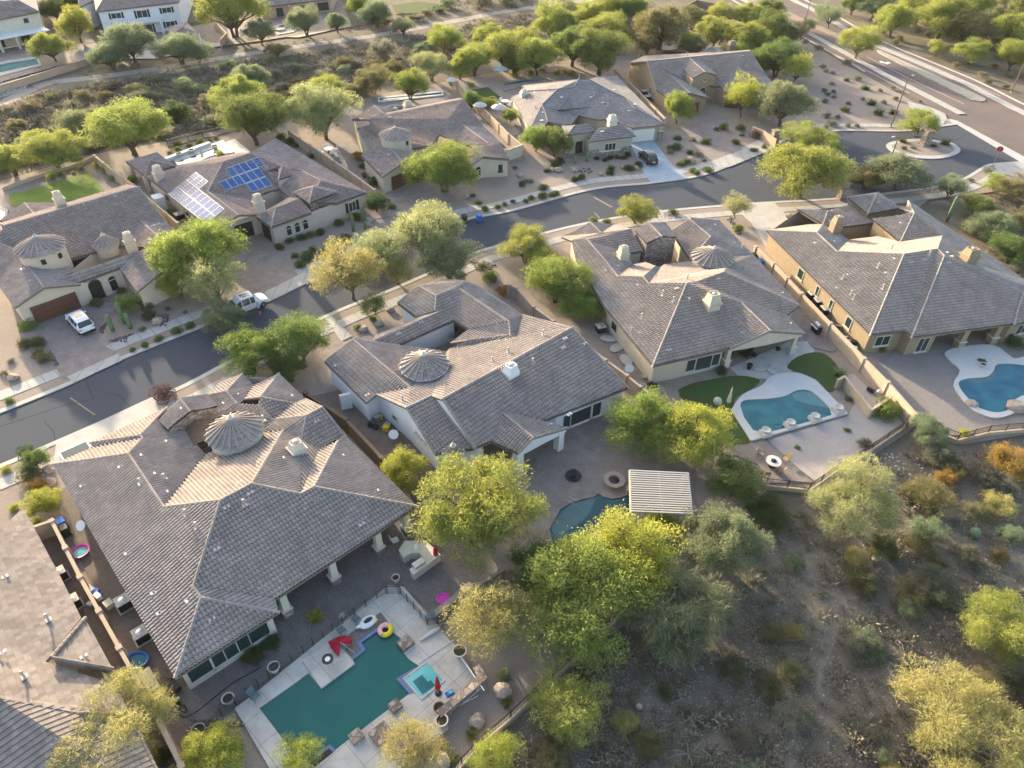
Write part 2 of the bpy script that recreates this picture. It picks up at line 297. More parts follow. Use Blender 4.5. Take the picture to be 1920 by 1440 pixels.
def offset_line(pts, d):
    out = []
    for i, p in enumerate(pts):
        a = Vector(pts[max(0, i - 1)]); b = Vector(pts[min(len(pts) - 1, i + 1)]); t = (b - a); t = Vector((t.x, t.y)).normalized()
        out.append((p[0] - t.y * d, p[1] + t.x * d))
    return out
def band(name, wpts, d0, d1, z, m, thick=0.0, joint=None):
    a, b = offset_line(wpts, d0), offset_line(wpts, d1); mb = MB(); s = 0
    for i in range(len(a) - 1):
        if d1 > d0: q = [a[i], a[i + 1], b[i + 1], b[i]]
        else: q = [a[i + 1], a[i], b[i], b[i + 1]]
        l = math.dist(wpts[i], wpts[i + 1])
        uvq = [(s, 0), (s + l, 0), (s + l, 1), (s, 1)] if d1 > d0 else [(s + l, 0), (s, 0), (s, 1), (s + l, 1)]
        mb.poly([(x, y, z) for x, y in q], uvq); s += l
        if thick:
            for u, v in ((a[i], a[i + 1]), (b[i + 1], b[i])):
                if d1 < d0: u, v = v, u
                mb.poly([(u[0], u[1], z - thick), (v[0], v[1], z - thick), (v[0], v[1], z), (u[0], u[1], z)])
    return tag(mb.build(name, m), kind='structure')
def joint_mat(name, col, per):
    m = mat(name, col, .85, .1, .6); t = m.node_tree; b = t.nodes['Principled BSDF']; L = t.links.new
    src = b.inputs['Base Color'].links[0].from_socket
    uv = nd(t, 'ShaderNodeUVMap'); sx = nd(t, 'ShaderNodeSeparateXYZ'); L(uv.outputs[0], sx.inputs[0])
    d = nd(t, 'ShaderNodeMath', operation='DIVIDE'); L(sx.outputs[0], d.inputs[0]); d.inputs[1].default_value = per
    f = nd(t, 'ShaderNodeMath', operation='FRACT'); L(d.outputs[0], f.inputs[0]); l = nd(t, 'ShaderNodeMath', operation='LESS_THAN'); L(f.outputs[0], l.inputs[0]); l.inputs[1].default_value = .05
    mx = nd(t, 'ShaderNodeMix', data_type='RGBA'); L(l.outputs[0], mx.inputs[0]); L(src, mx.inputs[6]); mx.inputs[7].default_value = (*[c * .55 for c in col], 1); L(mx.outputs[2], b.inputs['Base Color']); return m
M['crack'] = mat('tar', (.035, .036, .04), .9, spec=.1)
M['median'] = mat('median_concrete', (.36, .33, .27), .85, .1, .8)
M['walk'] = joint_mat('sidewalk_concrete', (.39, .375, .35), 1.5)
ZY = .12                                          # level of yards above the roadway
mb = MB(); mb.poly([(-700, -60, -.04), (700, -60, -.04), (700, 900, -.04), (-700, 900, -.04)])
tag(mb.build('ground', M['dirt']), kind='structure')
# roadway of the street
UP = [(-120, 820), (0, 776), (137, 720), (225, 677), (400, 607), (507, 565), (580, 530), (700, 478), (865, 417), (960, 397), (1110, 357), (1222, 345), (1310, 332), (1370, 312), (1440, 283), (1476, 262), (1515, 252), (1580, 246), (1685, 247), (1740, 243), (1765, 238), (1795, 234)]
LO = [(-120, 915), (0, 871), (173, 797), (282, 747), (347, 720), (470, 655), (597, 597), (660, 570), (735, 541), (880, 477), (925, 462), (1055, 427), (1155, 407), (1250, 394), (1350, 385), (1435, 379), (1560, 372), (1700, 357), (1772, 346), (1810, 332), (1840, 314), (1860, 307), (1917, 303)]
UPs = smooth(UP, 5); LOs = smooth(LO, 5)
sheet('street_roadway', UPs + LOs[::-1], 0.0, M['asphalt'])
upw = [(p.x, p.y) for p in W(UPs)]; low = [(p.x, p.y) for p in W(LOs)]
band('kerb_north', upw, 0.02, .62, .09, M['kerb'], .12); band('kerb_south', low, -.02, -.62, .09, M['kerb'], .12)
# yards either side
NY = UPs + [(1795, 234), (1770, 224), (1690, 178), (1620, 140), (1490, 66), (1420, 30), (1300, 30), (1150, 75), (960, 130), (850, 150), (700, 180), (560, 210), (330, 262), (180, 288), (0, 340), (-260, 400), (-420, 600), (-300, 860), (-120, 822)]
SY = LOs + [(1935, 312), (1990, 330), (1930, 345), (1860, 360), (1740, 375), (1720, 392), (1800, 445), (1930, 545), (2080, 640), (2120, 790), (1920, 815), (1802, 834), (1767, 820), (1715, 800), (1697, 814), (1610, 872), (1537, 917), (1522, 927), (1440, 919), (1340, 990), (1200, 1150), (1110, 1216), (1047, 1272), (960, 1357), (905, 1398), (840, 1470), (780, 1600), (-200, 1900), (-500, 1500), (-420, 1000)]
inset = lambda pts: pts
mbo = sheet('gravel_yards_north', [(p[0], p[1]) for p in NY], .06, M['gravel'])
mbo = sheet('gravel_yards_south', [(p[0], p[1]) for p in SY], .06, M['gravel'])
band('sidewalk_north', upw[3:], 2.1, 3.7, .10, M['walk'], .05); band('sidewalk_south', low[:], -2.1, -3.6, .10, M['walk'], .05)
# the arterial road
AN = [(1180, -110), (1365, -4), (1425, 30), (1490, 62), (1620, 135), (1700, 177), (1775, 217), (1850, 258), (1920, 299), (2060, 380), (2300, 520)]
AF = [(1330, -110), (1500, -6), (1547, 17), (1655, 77), (1750, 117), (1840, 155), (1920, 195), (2060, 262), (2400, 430)]
sheet('arterial_roadway', AN + AF[::-1], .004, M['artery'])
anw = [(p.x, p.y) for p in W(smooth(AN, 3))]; afw = [(p.x, p.y) for p in W(smooth(AF, 3))]
band('kerb_arterial_near', anw[:13], .0, .5, .1, M['kerb'], .12); band('kerb_arterial_far', afw, 0, -.5, .1, M['kerb'], .12)
band('sidewalk_arterial_near', anw[:19], 2.6, 4.4, .13, M['walk'], .08); band('sidewalk_arterial_far', afw, -3.0, -5.0, .13, M['walk'], .08)
sheet('valley_gutter', [(1776, 222), (1795, 226), (1925, 296), (1960, 312), (1935, 318), (1912, 303), (1795, 234), (1770, 236)], .012, M['kerb'])
sheet('corner_ramp', [(1700, 190), (1740, 198), (1772, 213), (1776, 222), (1768, 234), (1750, 236), (1722, 232)], .112, M['walk'])
sheet('corner_ramp_south', [(1862, 306), (1917, 302), (1990, 330), (1950, 345), (1870, 322)], .114, M['walk'])
sheet('median_island_kerb', [(1644, 94), (1650, 94), (1750, 139), (1835, 178), (1847, 184), (1848, 188), (1838, 190), (1824, 187), (1740, 146), (1650, 100)], .15, M['median'], thick=.15)
sheet('planted_median', [(1420, -6), (1500, 32), (1560, 58), (1590, 72), (1594, 76), (1584, 76), (1545, 60), (1480, 34), (1400, -2)], .15, M['gravel'], thick=.15)
for nm, pl in (('lane_line', [(1497, 66), (1530, 83), (1590, 114), (1640, 140), (1705, 175)]), ('lane_line', [(1625, 106), (1700, 145), (1807, 195)]), ('lane_line', [(1657, 85), (1760, 130), (1875, 180)]), ('lane_line', [(1450, 28), (1540, 72)])):
    band(nm, [(p.x, p.y) for p in W(pl)], -.06, .06, .012, M['wht'])
sheet('turn_arrow_mark', [(1648, 114), (1652, 118), (1660, 119), (1662, 121), (1671, 118), (1664, 115), (1663, 117), (1656, 116), (1652, 114)], .012, M['wht'])
sheet('centre_joint_mark', [(130, 746), (133, 745), (180, 778), (176, 778)], .006, M['ylw']); sheet('centre_joint_mark', [(1112, 370), (1115, 369), (1149, 388), (1146, 389)], .006, M['ylw']); sheet('centre_joint_mark', [(1113, 398), (1115, 398), (1126, 409), (1123, 409)], .006, M['ylw'])
for pl in ([(160, 712), (176, 748), (205, 737), (225, 742), (242, 762)], [(83, 790), (100, 808), (103, 825)], [(176, 748), (120, 760), (60, 780), (0, 800)], [(1590, 290), (1610, 282), (1640, 281)], [(1610, 282), (1625, 300), (1632, 312)], [(1785, 265), (1800, 258), (1815, 252)], [(1290, 350), (1310, 362)]):
    band('tar_crack', [(p.x, p.y) for p in W(pl)], -.035, .035, .008, M['crack'])
# entry island
isl = smooth([(1662, 272), (1680, 264), (1725, 260), (1780, 266), (1801, 280), (1790, 290), (1760, 297), (1720, 296), (1680, 288)], 4, True)
isi = smooth([(1672, 273), (1690, 267), (1725, 265), (1775, 270), (1790, 279), (1782, 286), (1755, 291), (1722, 290), (1688, 284)], 4, True)
sheet('entry_island_kerb', isl, .12, M['kerb'], thick=.14); sheet('entry_island_soil', isi, .14, M['gravel'])
# driveways, aprons, patios, decks, lawns
Z1, Z2, Z3 = .125, .135, .16
S = [
 ('driveway', [(62, 601), (150, 572), (175, 562), (240, 548), (232, 575), (190, 600), (183, 640), (222, 663), (118, 712), (98, 680), (80, 650), (68, 622)], Z1, 'paver'),
 ('driveway_apron', [(222, 662), (228, 676), (137, 718), (126, 706)], Z1, 'walk'),
 ('driveway', [(445, 470), (485, 455), (515, 470), (560, 480), (545, 500), (560, 515), (595, 500), (585, 515), (470, 570), (455, 545), (440, 520)], Z1, 'paver'),
 ('driveway_apron', [(590, 500), (578, 528), (508, 562), (495, 548)], Z1, 'walk'),
 ('driveway', [(725, 362), (800, 345), (870, 352), (850, 375), (790, 395), (740, 408), (700, 410)], Z1, 'paver'),
 ('driveway', [(1182, 268), (1225, 264), (1262, 310), (1272, 318), (1210, 330)], Z2, 'bluecon'),
 ('driveway_apron', [(1210, 328), (1272, 316), (1290, 334), (1222, 344)], Z2, 'bluecon'),
 ('driveway', [(1270, 240), (1325, 225), (1375, 215), (1350, 238), (1352, 250), (1385, 272), (1400, 285), (1330, 306), (1300, 275)], Z1, 'paver'),
 ('driveway_apron', [(1400, 278), (1430, 270), (1440, 283), (1370, 312), (1320, 322), (1325, 305)], Z1, 'walk'),
 ('driveway', [(1400, 385), (1450, 378), (1478, 405), (1540, 440), (1560, 480), (1440, 470), (1410, 420), (1385, 396)], Z2, 'concrete'),
 ('driveway', [(105, 830), (270, 755), (320, 735), (330, 760), (240, 850), (100, 875)], Z1, 'concrete'),
 ('driveway_apron', [(100, 832), (92, 838), (90, 836), (285, 748), (300, 757)], Z2, 'concrete'),
 ('driveway', [(610, 645), (640, 640), (690, 640), (720, 620), (740, 640), (700, 700), (660, 720), (610, 740), (590, 700)], Z1, 'paver'),
 ('front_path', [(610, 598), (622, 592), (660, 630), (640, 640)], Z2, 'walk'),
 ('driveway_apron', [(1230, 394), (1240, 393), (1250, 407), (1236, 412)], Z1, 'walk'),
 ('side_yard', [(64, 985), (100, 975), (230, 1230), (375, 1300), (400, 1340), (420, 1420), (380, 1480), (340, 1440)], Z1, 'paverb'),
 ('side_yard', [(98, 930), (140, 900), (360, 1290), (330, 1330), (240, 1250)], Z1, 'paverb'),
 ('side_yard_left', [(60, 990), (97, 978), (150, 1082), (265, 1292), (345, 1440), (200, 1440), (100, 1100)], .11, 'paverb'),
 ('patio', [(330, 1295), (440, 1200), (520, 1040), (760, 930), (800, 900), (830, 960), (950, 1075), (935, 1095), (820, 1160), (757, 1100), (440, 1327), (420, 1345), (380, 1400), (345, 1350)], .128, 'paverg'),
 ('side_yard', [(575, 745), (640, 730), (700, 770), (870, 890), (800, 900), (720, 870), (640, 790)], Z1, 'paverb'),
 ('patio', [(990, 870), (1060, 790), (1190, 740), (1230, 800), (1300, 870), (1310, 990), (1180, 1080), (1000, 1050), (980, 960)], Z1, 'paver2'),
 ('patio', [(1368, 690), (1480, 640), (1520, 640), (1530, 668), (1480, 700), (1440, 712), (1385, 705)], Z1, 'concrete'),
 ('patio', [(1506, 590), (1560, 600), (1600, 640), (1560, 660), (1520, 650), (1500, 620)], Z2, 'paver2'),
 ('patio', [(1375, 835), (1440, 825), (1470, 832), (1500, 880), (1525, 905), (1440, 905), (1420, 870), (1370, 850)], Z1, 'paver2'),
 ('pale_gravel_yard', [(1440, 825), (1590, 780), (1610, 740), (1585, 705), (1600, 700), (1660, 760), (1700, 800), (1600, 870), (1530, 905), (1500, 880)], .118, 'gravelp'),
 ('grey_gravel_yard', [(1640, 690), (1700, 640), (1800, 640), (1790, 660), (1920, 640), (1990, 700), (1960, 800), (1770, 818), (1720, 780)], .118, 'gravelg'),
 ('side_yard_gravel', [(1120, 620), (1150, 600), (1225, 700), (1250, 720), (1205, 740), (1190, 715)], .11, 'paver2'),
 ('lawn', [(16, 365), (85, 347), (165, 322), (197, 357), (150, 372), (60, 388), (20, 385)], Z1, 'lawn'),
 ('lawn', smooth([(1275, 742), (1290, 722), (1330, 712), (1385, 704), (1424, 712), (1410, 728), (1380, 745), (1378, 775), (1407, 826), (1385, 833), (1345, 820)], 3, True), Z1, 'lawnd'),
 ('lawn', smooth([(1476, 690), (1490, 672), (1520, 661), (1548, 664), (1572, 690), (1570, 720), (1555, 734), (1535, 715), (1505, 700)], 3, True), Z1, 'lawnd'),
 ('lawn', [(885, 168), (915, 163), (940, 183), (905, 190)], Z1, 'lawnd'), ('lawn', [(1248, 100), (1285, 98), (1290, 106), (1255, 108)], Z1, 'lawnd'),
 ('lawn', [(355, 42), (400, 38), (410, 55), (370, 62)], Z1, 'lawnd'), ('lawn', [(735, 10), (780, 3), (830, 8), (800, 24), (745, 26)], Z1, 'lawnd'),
 ('patio', [(345, 295), (440, 260), (470, 285), (420, 300), (355, 320)], Z1, 'deckw'), ('patio', [(700, 180), (850, 170), (860, 190), (700, 215)], Z1, 'paver2'), ('patio', [(600, 275), (655, 240), (700, 330), (720, 370), (690, 350)], Z1, 'paver2'),
 ('patio', [(900, 225), (965, 205), (985, 240), (950, 270)], Z1, 'paver2'), ('patio', [(940, 160), (1100, 138), (1110, 150), (960, 178)], Z1, 'paver2'),
 ('patio', [(-60, 110), (60, 80), (90, 110), (80, 130), (-60, 160)], Z1, 'paver2'), ('patio', [(480, 40), (640, 20), (650, 50), (560, 70), (500, 68)], Z1, 'concrete'), ('yard', [(-60, 120), (160, 80), (160, 110), (-60, 170)], .11, 'gravel'),
 ('yard', [(155, 85), (640, 0), (660, 50), (500, 75), (165, 120)], .11, 'gravel'), ('patio', [(200, 110), (400, 70), (420, 85), (290, 110)], Z1, 'concrete'), ('patio', [(370, 60), (450, 52), (470, 72), (390, 82)], Z2, 'paver2'),
]
for i_, (nm, pl, z, mm) in enumerate(S): sheet(nm, pl, round(.105 + i_ * .0016, 4), M[mm])
TR = smooth([(-60, 215), (0, 194), (75, 160), (120, 151), (175, 145), (325, 124), (480, 98), (680, 70), (805, 48), (960, 19), (1090, 2), (1200, -20), (1320, -50)], 4)
band('dirt_trail', [(p.x, p.y) for p in W(TR)], -1.5, 1.5, -.03, M['path'])
band('dirt_trail', [(p.x, p.y) for p in W(smooth([(0, 262), (80, 255), (180, 235), (290, 212), (400, 190), (520, 165)], 4))], -.9, .9, -.03, M['path'])
band('dirt_track', [(p.x, p.y) for p in W(smooth([(1450, 1500), (1480, 1420), (1520, 1360), (1545, 1290), (1560, 1180), (1620, 1090), (1700, 1000), (1780, 960), (1900, 930)], 4))], -.45, .5, -.03, M['track'])
sheet('rock_bed', [(-30, 160), (20, 145), (55, 150), (50, 165), (0, 185), (-30, 195)], -.03, M['gravelp'])
# ------------------------------------------------------------------ roofs and houses
SLOPE = .36
def solve_roof(V, F, yaw, fixed, ze, rakes=()):
    """heights of all roof corners: every face keeps the same pitch and falls along the house axes"""
    a, b = A2(yaw), B2(yaw); upv = {'a': a, 'A': -a, 'b': b, 'B': -b}
    ks = list(V); ix = {k: i for i, k in enumerate(ks)}; n = len(ks)
    rr = {}; 
    for k in ks:
        d = ray(*V[k][:2]); rr[k] = Vector((d.x / d.z, d.y / d.z, 0))       # horizontal position = rr * (z - HC)
    rows, rhs = [], []
    for tg, vs_ in F:
        if tg not in upv: continue
        u = upv[tg]
        for i in range(len(vs_)):
            for j in (i + 1, i + 2):
                p, q = vs_[i], vs_[j % len(vs_)]
                if p == q: continue
                cp, cq = rr[p].dot(u), rr[q].dot(u)
                r = np.zeros(n); r[ix[p]] += 1 - SLOPE * cp; r[ix[q]] -= 1 - SLOPE * cq
                rows.append(r); rhs.append(-SLOPE * HC * (cp - cq))
    for e_, f_, ax in rakes:                                             # gable peak and gable corner stand in one wall plane
        u = upv[ax]; cp, cq = rr[e_].dot(u), rr[f_].dot(u); r = np.zeros(n); r[ix[e_]] = cp * 1.2; r[ix[f_]] = -cq * 1.2; rows.append(r); rhs.append(HC * (cp - cq) * 1.2)
    for k in ks:
        r = np.zeros(n); z = fixed.get(k)
        if z is not None: r[ix[k]] = 8; rows.append(r); rhs.append(8 * z)
        else: r[ix[k]] = .04; rows.append(r); rhs.append(.04 * (ze + 1.3))
    z = np.linalg.lstsq(np.array(rows), np.array(rhs), rcond=None)[0]
    return {k: P(V[k][0], V[k][1], float(min(max(z[ix[k]], ze - .3), ze + 4.5))) for k in ks}
def clip_slab(poly, ax, lo, hi):
    for s, lim in ((1, lo), (-1, -hi)):
        out = []; n = len(poly)
        for i in range(n):
            p, q = poly[i], poly[(i + 1) % n]; dp, dq = s * p[ax] - lim, s * q[ax] - lim
            if dp >= 0: out.append(p)
            if (dp > 0 > dq) or (dp < 0 < dq):
                t = dp / (dp - dq); out.append(tuple(p[k] + (q[k] - p[k]) * t for k in range(5)))
        poly = out
        if len(poly) < 3: return []
    return poly
PROF = {'s': (.30, [0.0, .11, .125, .01]), 'f': (.34, [0.0, 0.0])}
def tile_faces(mb, pts, up, kind='s', course=.40, lap=.06):
    """lays rows of tiles on a roof face: rounded S-tiles or flat tiles with overlapping courses"""
    per, pf = PROF[kind]; npf = len(pf); u_ax = Vector((up.y, -up.x, 0)); cl = math.sqrt(1 + SLOPE * SLOPE)
    tris = tessellate_polygon([[Vector((p.x, p.y, 0)) for p in pts]])
    def prof(u):
        x = (u / per % 1) * npf; i = int(x); f = x - i; return pf[i % npf] * (1 - f) + pf[(i + 1) % npf] * f
    stepu = per / npf if kind == 's' else per * 3
    cv = course / cl
    for t in tris:
        q = [pts[i] for i in t]
        if (q[1] - q[0]).cross(q[2] - q[0]).z < 0: q = q[::-1]
        tri = [(p.dot(u_ax), p.dot(up), p.x, p.y, p.z) for p in q]
        v0, v1 = min(p[1] for p in tri), max(p[1] for p in tri)
        for iv in range(math.floor(v0 / cv), math.floor(v1 / cv) + 1):
            row = clip_slab(tri, 1, iv * cv, (iv + 1) * cv)
            if not row: continue
            u0, u1 = min(p[0] for p in row), max(p[0] for p in row)
            for iu in range(math.floor(u0 / stepu), math.floor(u1 / stepu) + 1):
                c = clip_slab(row, 0, iu * stepu, (iu + 1) * stepu) if u1 - u0 > 1e-5 else row
                if not c: continue
                uc = sum(p[0] for p in c) / len(c)
                base = math.floor(uc / per) if kind == 's' else None
                out, uvs = [], []
                for p in c:
                    fv = min(1, max(0, (p[1] - iv * cv) / cv))
                    out.append((p[2], p[3], p[4] + prof(p[0]) + lap * (1 - fv) + .012))
                    uvs.append(((min(max(p[0] / per, base + .02), base + .98)) if base is not None else p[0] / per + (iv % 2) * .5, iv + .03 + fv * .94))
                mb.v += out; n = len(mb.v); mb.f.append(tuple(range(n - len(out), n))); mb.uv.append(uvs)
def cap_line(mb, p, q, r=.13, seg=.42):
    d = q - p; L = d.length
    if L < .4: return
    n = max(1, round(L / seg)); t = d / L; a = t.cross(Vector((0, 0, 1))).normalized(); b = a.cross(t)
    for i in range(n):
        s, e = p + d * (i / n), p + d * ((i + 1) / n + .02); k = len(mb.v)
        for c, rr_ in ((s, r * 1.12), (e, r * .92)):
            for an in (0, 45, 90, 135, 180):
                mb.v.append(tuple(c + a * math.cos(R(an)) * rr_ + b * (math.sin(R(an)) * rr_ * 1.05 + .03)))
        for j in range(4): mb.f.append((k + j, k + j + 1, k + 6 + j, k + 5 + j)); mb.uv.append([(i * 7 + .1, j), (i * 7 + .9, j), (i * 7 + .9, j + .9), (i * 7 + .1, j + .9)])
        mb.f.append((k, k + 1, k + 2, k + 3, k + 4)); mb.uv.append([(i * 7 + .5, .5)] * 5)
def under(ub, pts, d=.06):
    for t in tessellate_polygon([[Vector((p.x, p.y, 0)) for p in pts]]):
        q = [pts[i] - Vector((0, 0, d)) for i in t]
        if (q[1] - q[0]).cross(q[2] - q[0]).z < 0: q = q[::-1]
        ub.poly(q)
def face_z(pts, x, y):
    n = Vector((0, 0, 0))
    for i in range(len(pts)):
        p, q = pts[i], pts[(i + 1) % len(pts)]; n += p.cross(q)
    if abs(n.z) < 1e-6: return pts[0].z
    c = sum(pts, Vector()) / len(pts)
    return c.z - (n.x * (x - c.x) + n.y * (y - c.y)) / n.z
def inside(poly, x, y):
    r = False; n = len(poly)
    for i in range(n):
        a, b = poly[i], poly[(i + 1) % n]
        if (a[1] > y) != (b[1] > y) and x < (b[0] - a[0]) * (y - a[1]) / (b[1] - a[1]) + a[0]: r = not r
    return r
class House:
    def __init__(s, name, label, yaw, V, F, fixed, ze=3.0, tile='tile', kind='s', wall='s_cream', cat='house', base=None, lap=.06, rakes=()):
        s.yaw = yaw; s.a, s.b = A2(yaw), B2(yaw); s.ze = ze; s.wm = wall; s.tm = tile
        fx = {k: (fixed[k] if isinstance(fixed, dict) else ze) for k in fixed}
        s.v = solve_roof(V, F, yaw, fx, ze, rakes); s.F = F
        c = sum(s.v.values(), Vector()) / len(s.v)
        s.root = thing(name, label, cat, (c.x, c.y, 0), 0); s.o = Vector((c.x, c.y, 0))
        upv = {'a': s.a, 'A': -s.a, 'b': s.b, 'B': -s.b}
        mb, ub, cp = MB(), MB(), []; edges = {}; s.polys = []
        for tg, vs_ in F:
            pts = [s.v[k] - s.o for k in vs_]; s.polys.append(pts)
            tile_faces(mb, pts, upv[tg], kind, lap=lap)
            under(ub, pts)
            for i in range(len(vs_)):
                e = tuple(sorted((vs_[i], vs_[(i + 1) % len(vs_)]))); edges.setdefault(e, []).append((tg, pts))
        roof = mb.build('roof', M[tile], s.root)
        ub.build('roof_deck', M['lapshade'], roof); fb = MB()
        for (k1, k2), fl in edges.items():
            p, q = s.v[k1] - s.o, s.v[k2] - s.o
            if len(fl) == 2:
                mid = (p + q) / 2; perp = Vector((q.y - p.y, p.x - q.x, 0))
                if perp.length < .3: continue
                perp.normalize(); tot = 0
                for tg, pts in fl:
                    sg = 1 if inside([(v.x, v.y) for v in pts], mid.x + perp.x * .15, mid.y + perp.y * .15) else -1
                    tot += upv[tg].dot(perp * sg)
                if tot < -.3: cp.append((p, q, .13))
            else:
                tg = fl[0][0]; d = (q - p); d.z = 0
                if d.length > .3:
                    along = abs(d.normalized().dot(upv[tg]))
                    if along > .75: cp.append((p, q, .1))          # rake tiles on a gable edge
                    dn = Vector((0, 0, .24)); k = Vector((0, 0, .02)); fb.poly([p - dn, q - dn, q - k, p - k])
        for p, q, r_ in cp:
            c_ = MB(); cap_line(c_, p, q, r_)
            if c_.f: c_.build('ridge_cap', M[tile], roof)
        if fb.f: fb.build('fascia', M['fascia'], s.root)
        s.walls = []; s.wmb = MB()
    def L(s, k):
        """a key, or (key, along, back) shifted along the house axes, or a pixel pair on the wall top"""
        if isinstance(k, str): return s.v[k].copy()
        if isinstance(k[0], str):
            p = s.v[k[0]] + s.a * k[1] + s.b * k[2]
            if len(k) > 3: p.z = k[3]
            return p
        return P(k[0], k[1], k[2] if len(k) > 2 else s.ze)
    def wall(s, path, inset=.45, closed=False, z0=-.02, dz=-.04, mat_=None, name=None):
        pts = [s.L(k) for k in path]; n = len(pts); w2 = []
        for i, p in enumerate(pts):
            nn = []
            if i > 0 or closed: d = (p - pts[i - 1]); nn.append(Vector((-d.y, d.x, 0)).normalized())
            if i < n - 1 or closed: d = (pts[(i + 1) % n] - p); nn.append(Vector((-d.y, d.x, 0)).normalized())
            if len(nn) == 2:
                m_ = nn[0] + nn[1]; m_ = nn[0] * inset if m_.length < .2 else m_ * (inset / max(.35, 1 + nn[0].dot(nn[1])))
            else: m_ = nn[0] * inset
            w2.append(p + m_ - s.o)
        mb = MB() if mat_ else s.wmb
        for i in range(n if closed else n - 1):
            p, q = w2[i], w2[(i + 1) % n]
            mb.poly([(p.x, p.y, z0), (q.x, q.y, z0), (q.x, q.y, q.z + dz), (p.x, p.y, p.z + dz)])
            s.walls.append((p, q))
        if mat_: mb.build(name or 'wall', M[mat_], s.root)
        return len(s.walls) - (n if closed else n - 1)
    def merge(s, i, j):
        p, q = s.walls[i][0], s.walls[j][1]; d = q - p; d.z = 0; d.normalize(); nrm = Vector((d.y, -d.x, 0)); k = max(0, *[(s.walls[m_][1] - p).dot(nrm) for m_ in range(i, j)], *[(s.walls[m_][0] - p).dot(nrm) for m_ in range(i + 1, j + 1)])
        s.walls.append((p + nrm * k, q + nrm * k)); return len(s.walls) - 1
    def finish(s): 
        if s.wmb.f: s.wmb.build('wall', M[s.wm], s.root)
    def _on(s, wi, t, off):
        p, q = s.walls[wi]; d = q - p; d.z = 0; L_ = d.length; d.normalize(); nrm = Vector((d.y, -d.x, 0))
        return Vector((p.x, p.y, 0)) + d * (t * L_) + nrm * off, d, nrm
    def window(s, wi, t, wd, z0, z1, split=1, shutters=None, frame='frame', glass='glass', arch=False, name='window', lab=None):
        c, d, nrm = s._on(wi, t, .03); rz = math.atan2(d.y, d.x); fm = MB(); h = z1 - z0; fw = .09
        def bx(cx, cz, w_, h_, off=0, th=.08): 
            p = c + d * cx + nrm * off; return (p.x, p.y, cz), (w_, th, h_)
        for cx, cz, w_, h_ in ((0, z0 + fw / 2, wd, fw), (0, z1 - fw / 2, wd, fw), (-wd / 2 + fw / 2, (z0 + z1) / 2, fw, h - 2 * fw), (wd / 2 - fw / 2, (z0 + z1) / 2, fw, h - 2 * fw)):
            a_, b_ = bx(cx, cz, w_, h_); fm.box(a_, b_, rz)
        for k in range(1, split): a_, b_ = bx(-wd / 2 + wd * k / split, (z0 + z1) / 2, .07, h - 2 * fw); fm.box(a_, b_, rz)
        a_, b_ = bx(0, z0 - .05, wd + .2, .1, .05, .16); fm.box(a_, b_, rz)
        if arch:
            pts = [c + d * (math.cos(R(an)) * wd / 2) + Vector((0, 0, z1 + math.sin(R(an)) * wd / 2)) + nrm * .02 for an in range(0, 181, 30)]; fm.tube(pts, .07, 4)
        fo = fm.build(name, M[frame], s.root); pm = MB(); a_, b_ = bx(0, (z0 + z1) / 2, wd - .1, h - .1, -.01, .05); pm.box(a_, b_, rz)
        if arch:
            q = [c + d * (math.cos(R(an)) * wd * .46) + Vector((0, 0, z1 - .04 + math.sin(R(an)) * wd * .46)) + nrm * .015 for an in range(0, 181, 30)]; pm.poly(q)
        pm.build('pane', M[glass], fo)
        if shutters:
            for sg in (-1, 1):
                sm = MB(); a_, b_ = bx(sg * (wd / 2 + .27), (z0 + z1) / 2, .45, h, .0, .07); sm.box(a_, b_, rz); sm.build('shutter', M[shutters], fo)
        return fo
    def gdoor(s, wi, t, wd, h, m_='door', name='garage_door', rows=4):
        c, d, nrm = s._on(wi, t, .02); rz = math.atan2(d.y, d.x); mb = MB()
        for k in range(rows):
            p = c + nrm * (.004 * (k % 2)); mb.box((p.x, p.y, .12 + (h - .14) * (k + .5) / rows), (wd, .06, (h - .14) / rows - .03), rz)
        mb.build(name, M[m_], s.root)
    def trim(s, name, mb, m_): return mb.build(name, M[m_], s.root)
    def column(s, k, w_=.55, zt=2.75, m_=None, base='stone', hb=.9, cap=True):
        p = s.L(k) - s.o; mb = MB().box((p.x, p.y, zt / 2 + .05), (w_, w_, zt - .1), s.yaw); o = mb.build('porch_column', M[m_ or s.wm], s.root)
        if base:
            b_ = MB().box((p.x, p.y, hb / 2), (w_ + .22, w_ + .22, hb), s.yaw); b_.build('column_base', M[base], o)
            if cap: MB().box((p.x, p.y, hb + .05), (w_ + .34, w_ + .34, .1), s.yaw).build('column_cap', M['s_cream'], o)
    def ontop(s, px, py):
        """point of the roof seen at a pixel"""
        best = None; d = ray(px, py)
        for pts in s.polys:
            n = Vector((0, 0, 0))
            for i in range(len(pts)): n += pts[i].cross(pts[(i + 1) % len(pts)])
            c = sum(pts, Vector()) / len(pts) + s.o; dn = d.dot(n)
            if abs(dn) < 1e-9: continue
            t = (c - CP).dot(n) / dn; h = CP + d * t
            if t > 0 and inside([(q.x + s.o.x, q.y + s.o.y) for q in pts], h.x, h.y) and (best is None or t < best[0]): best = (t, h)
        return best[1] if best else P(px, py, s.ze + 1)
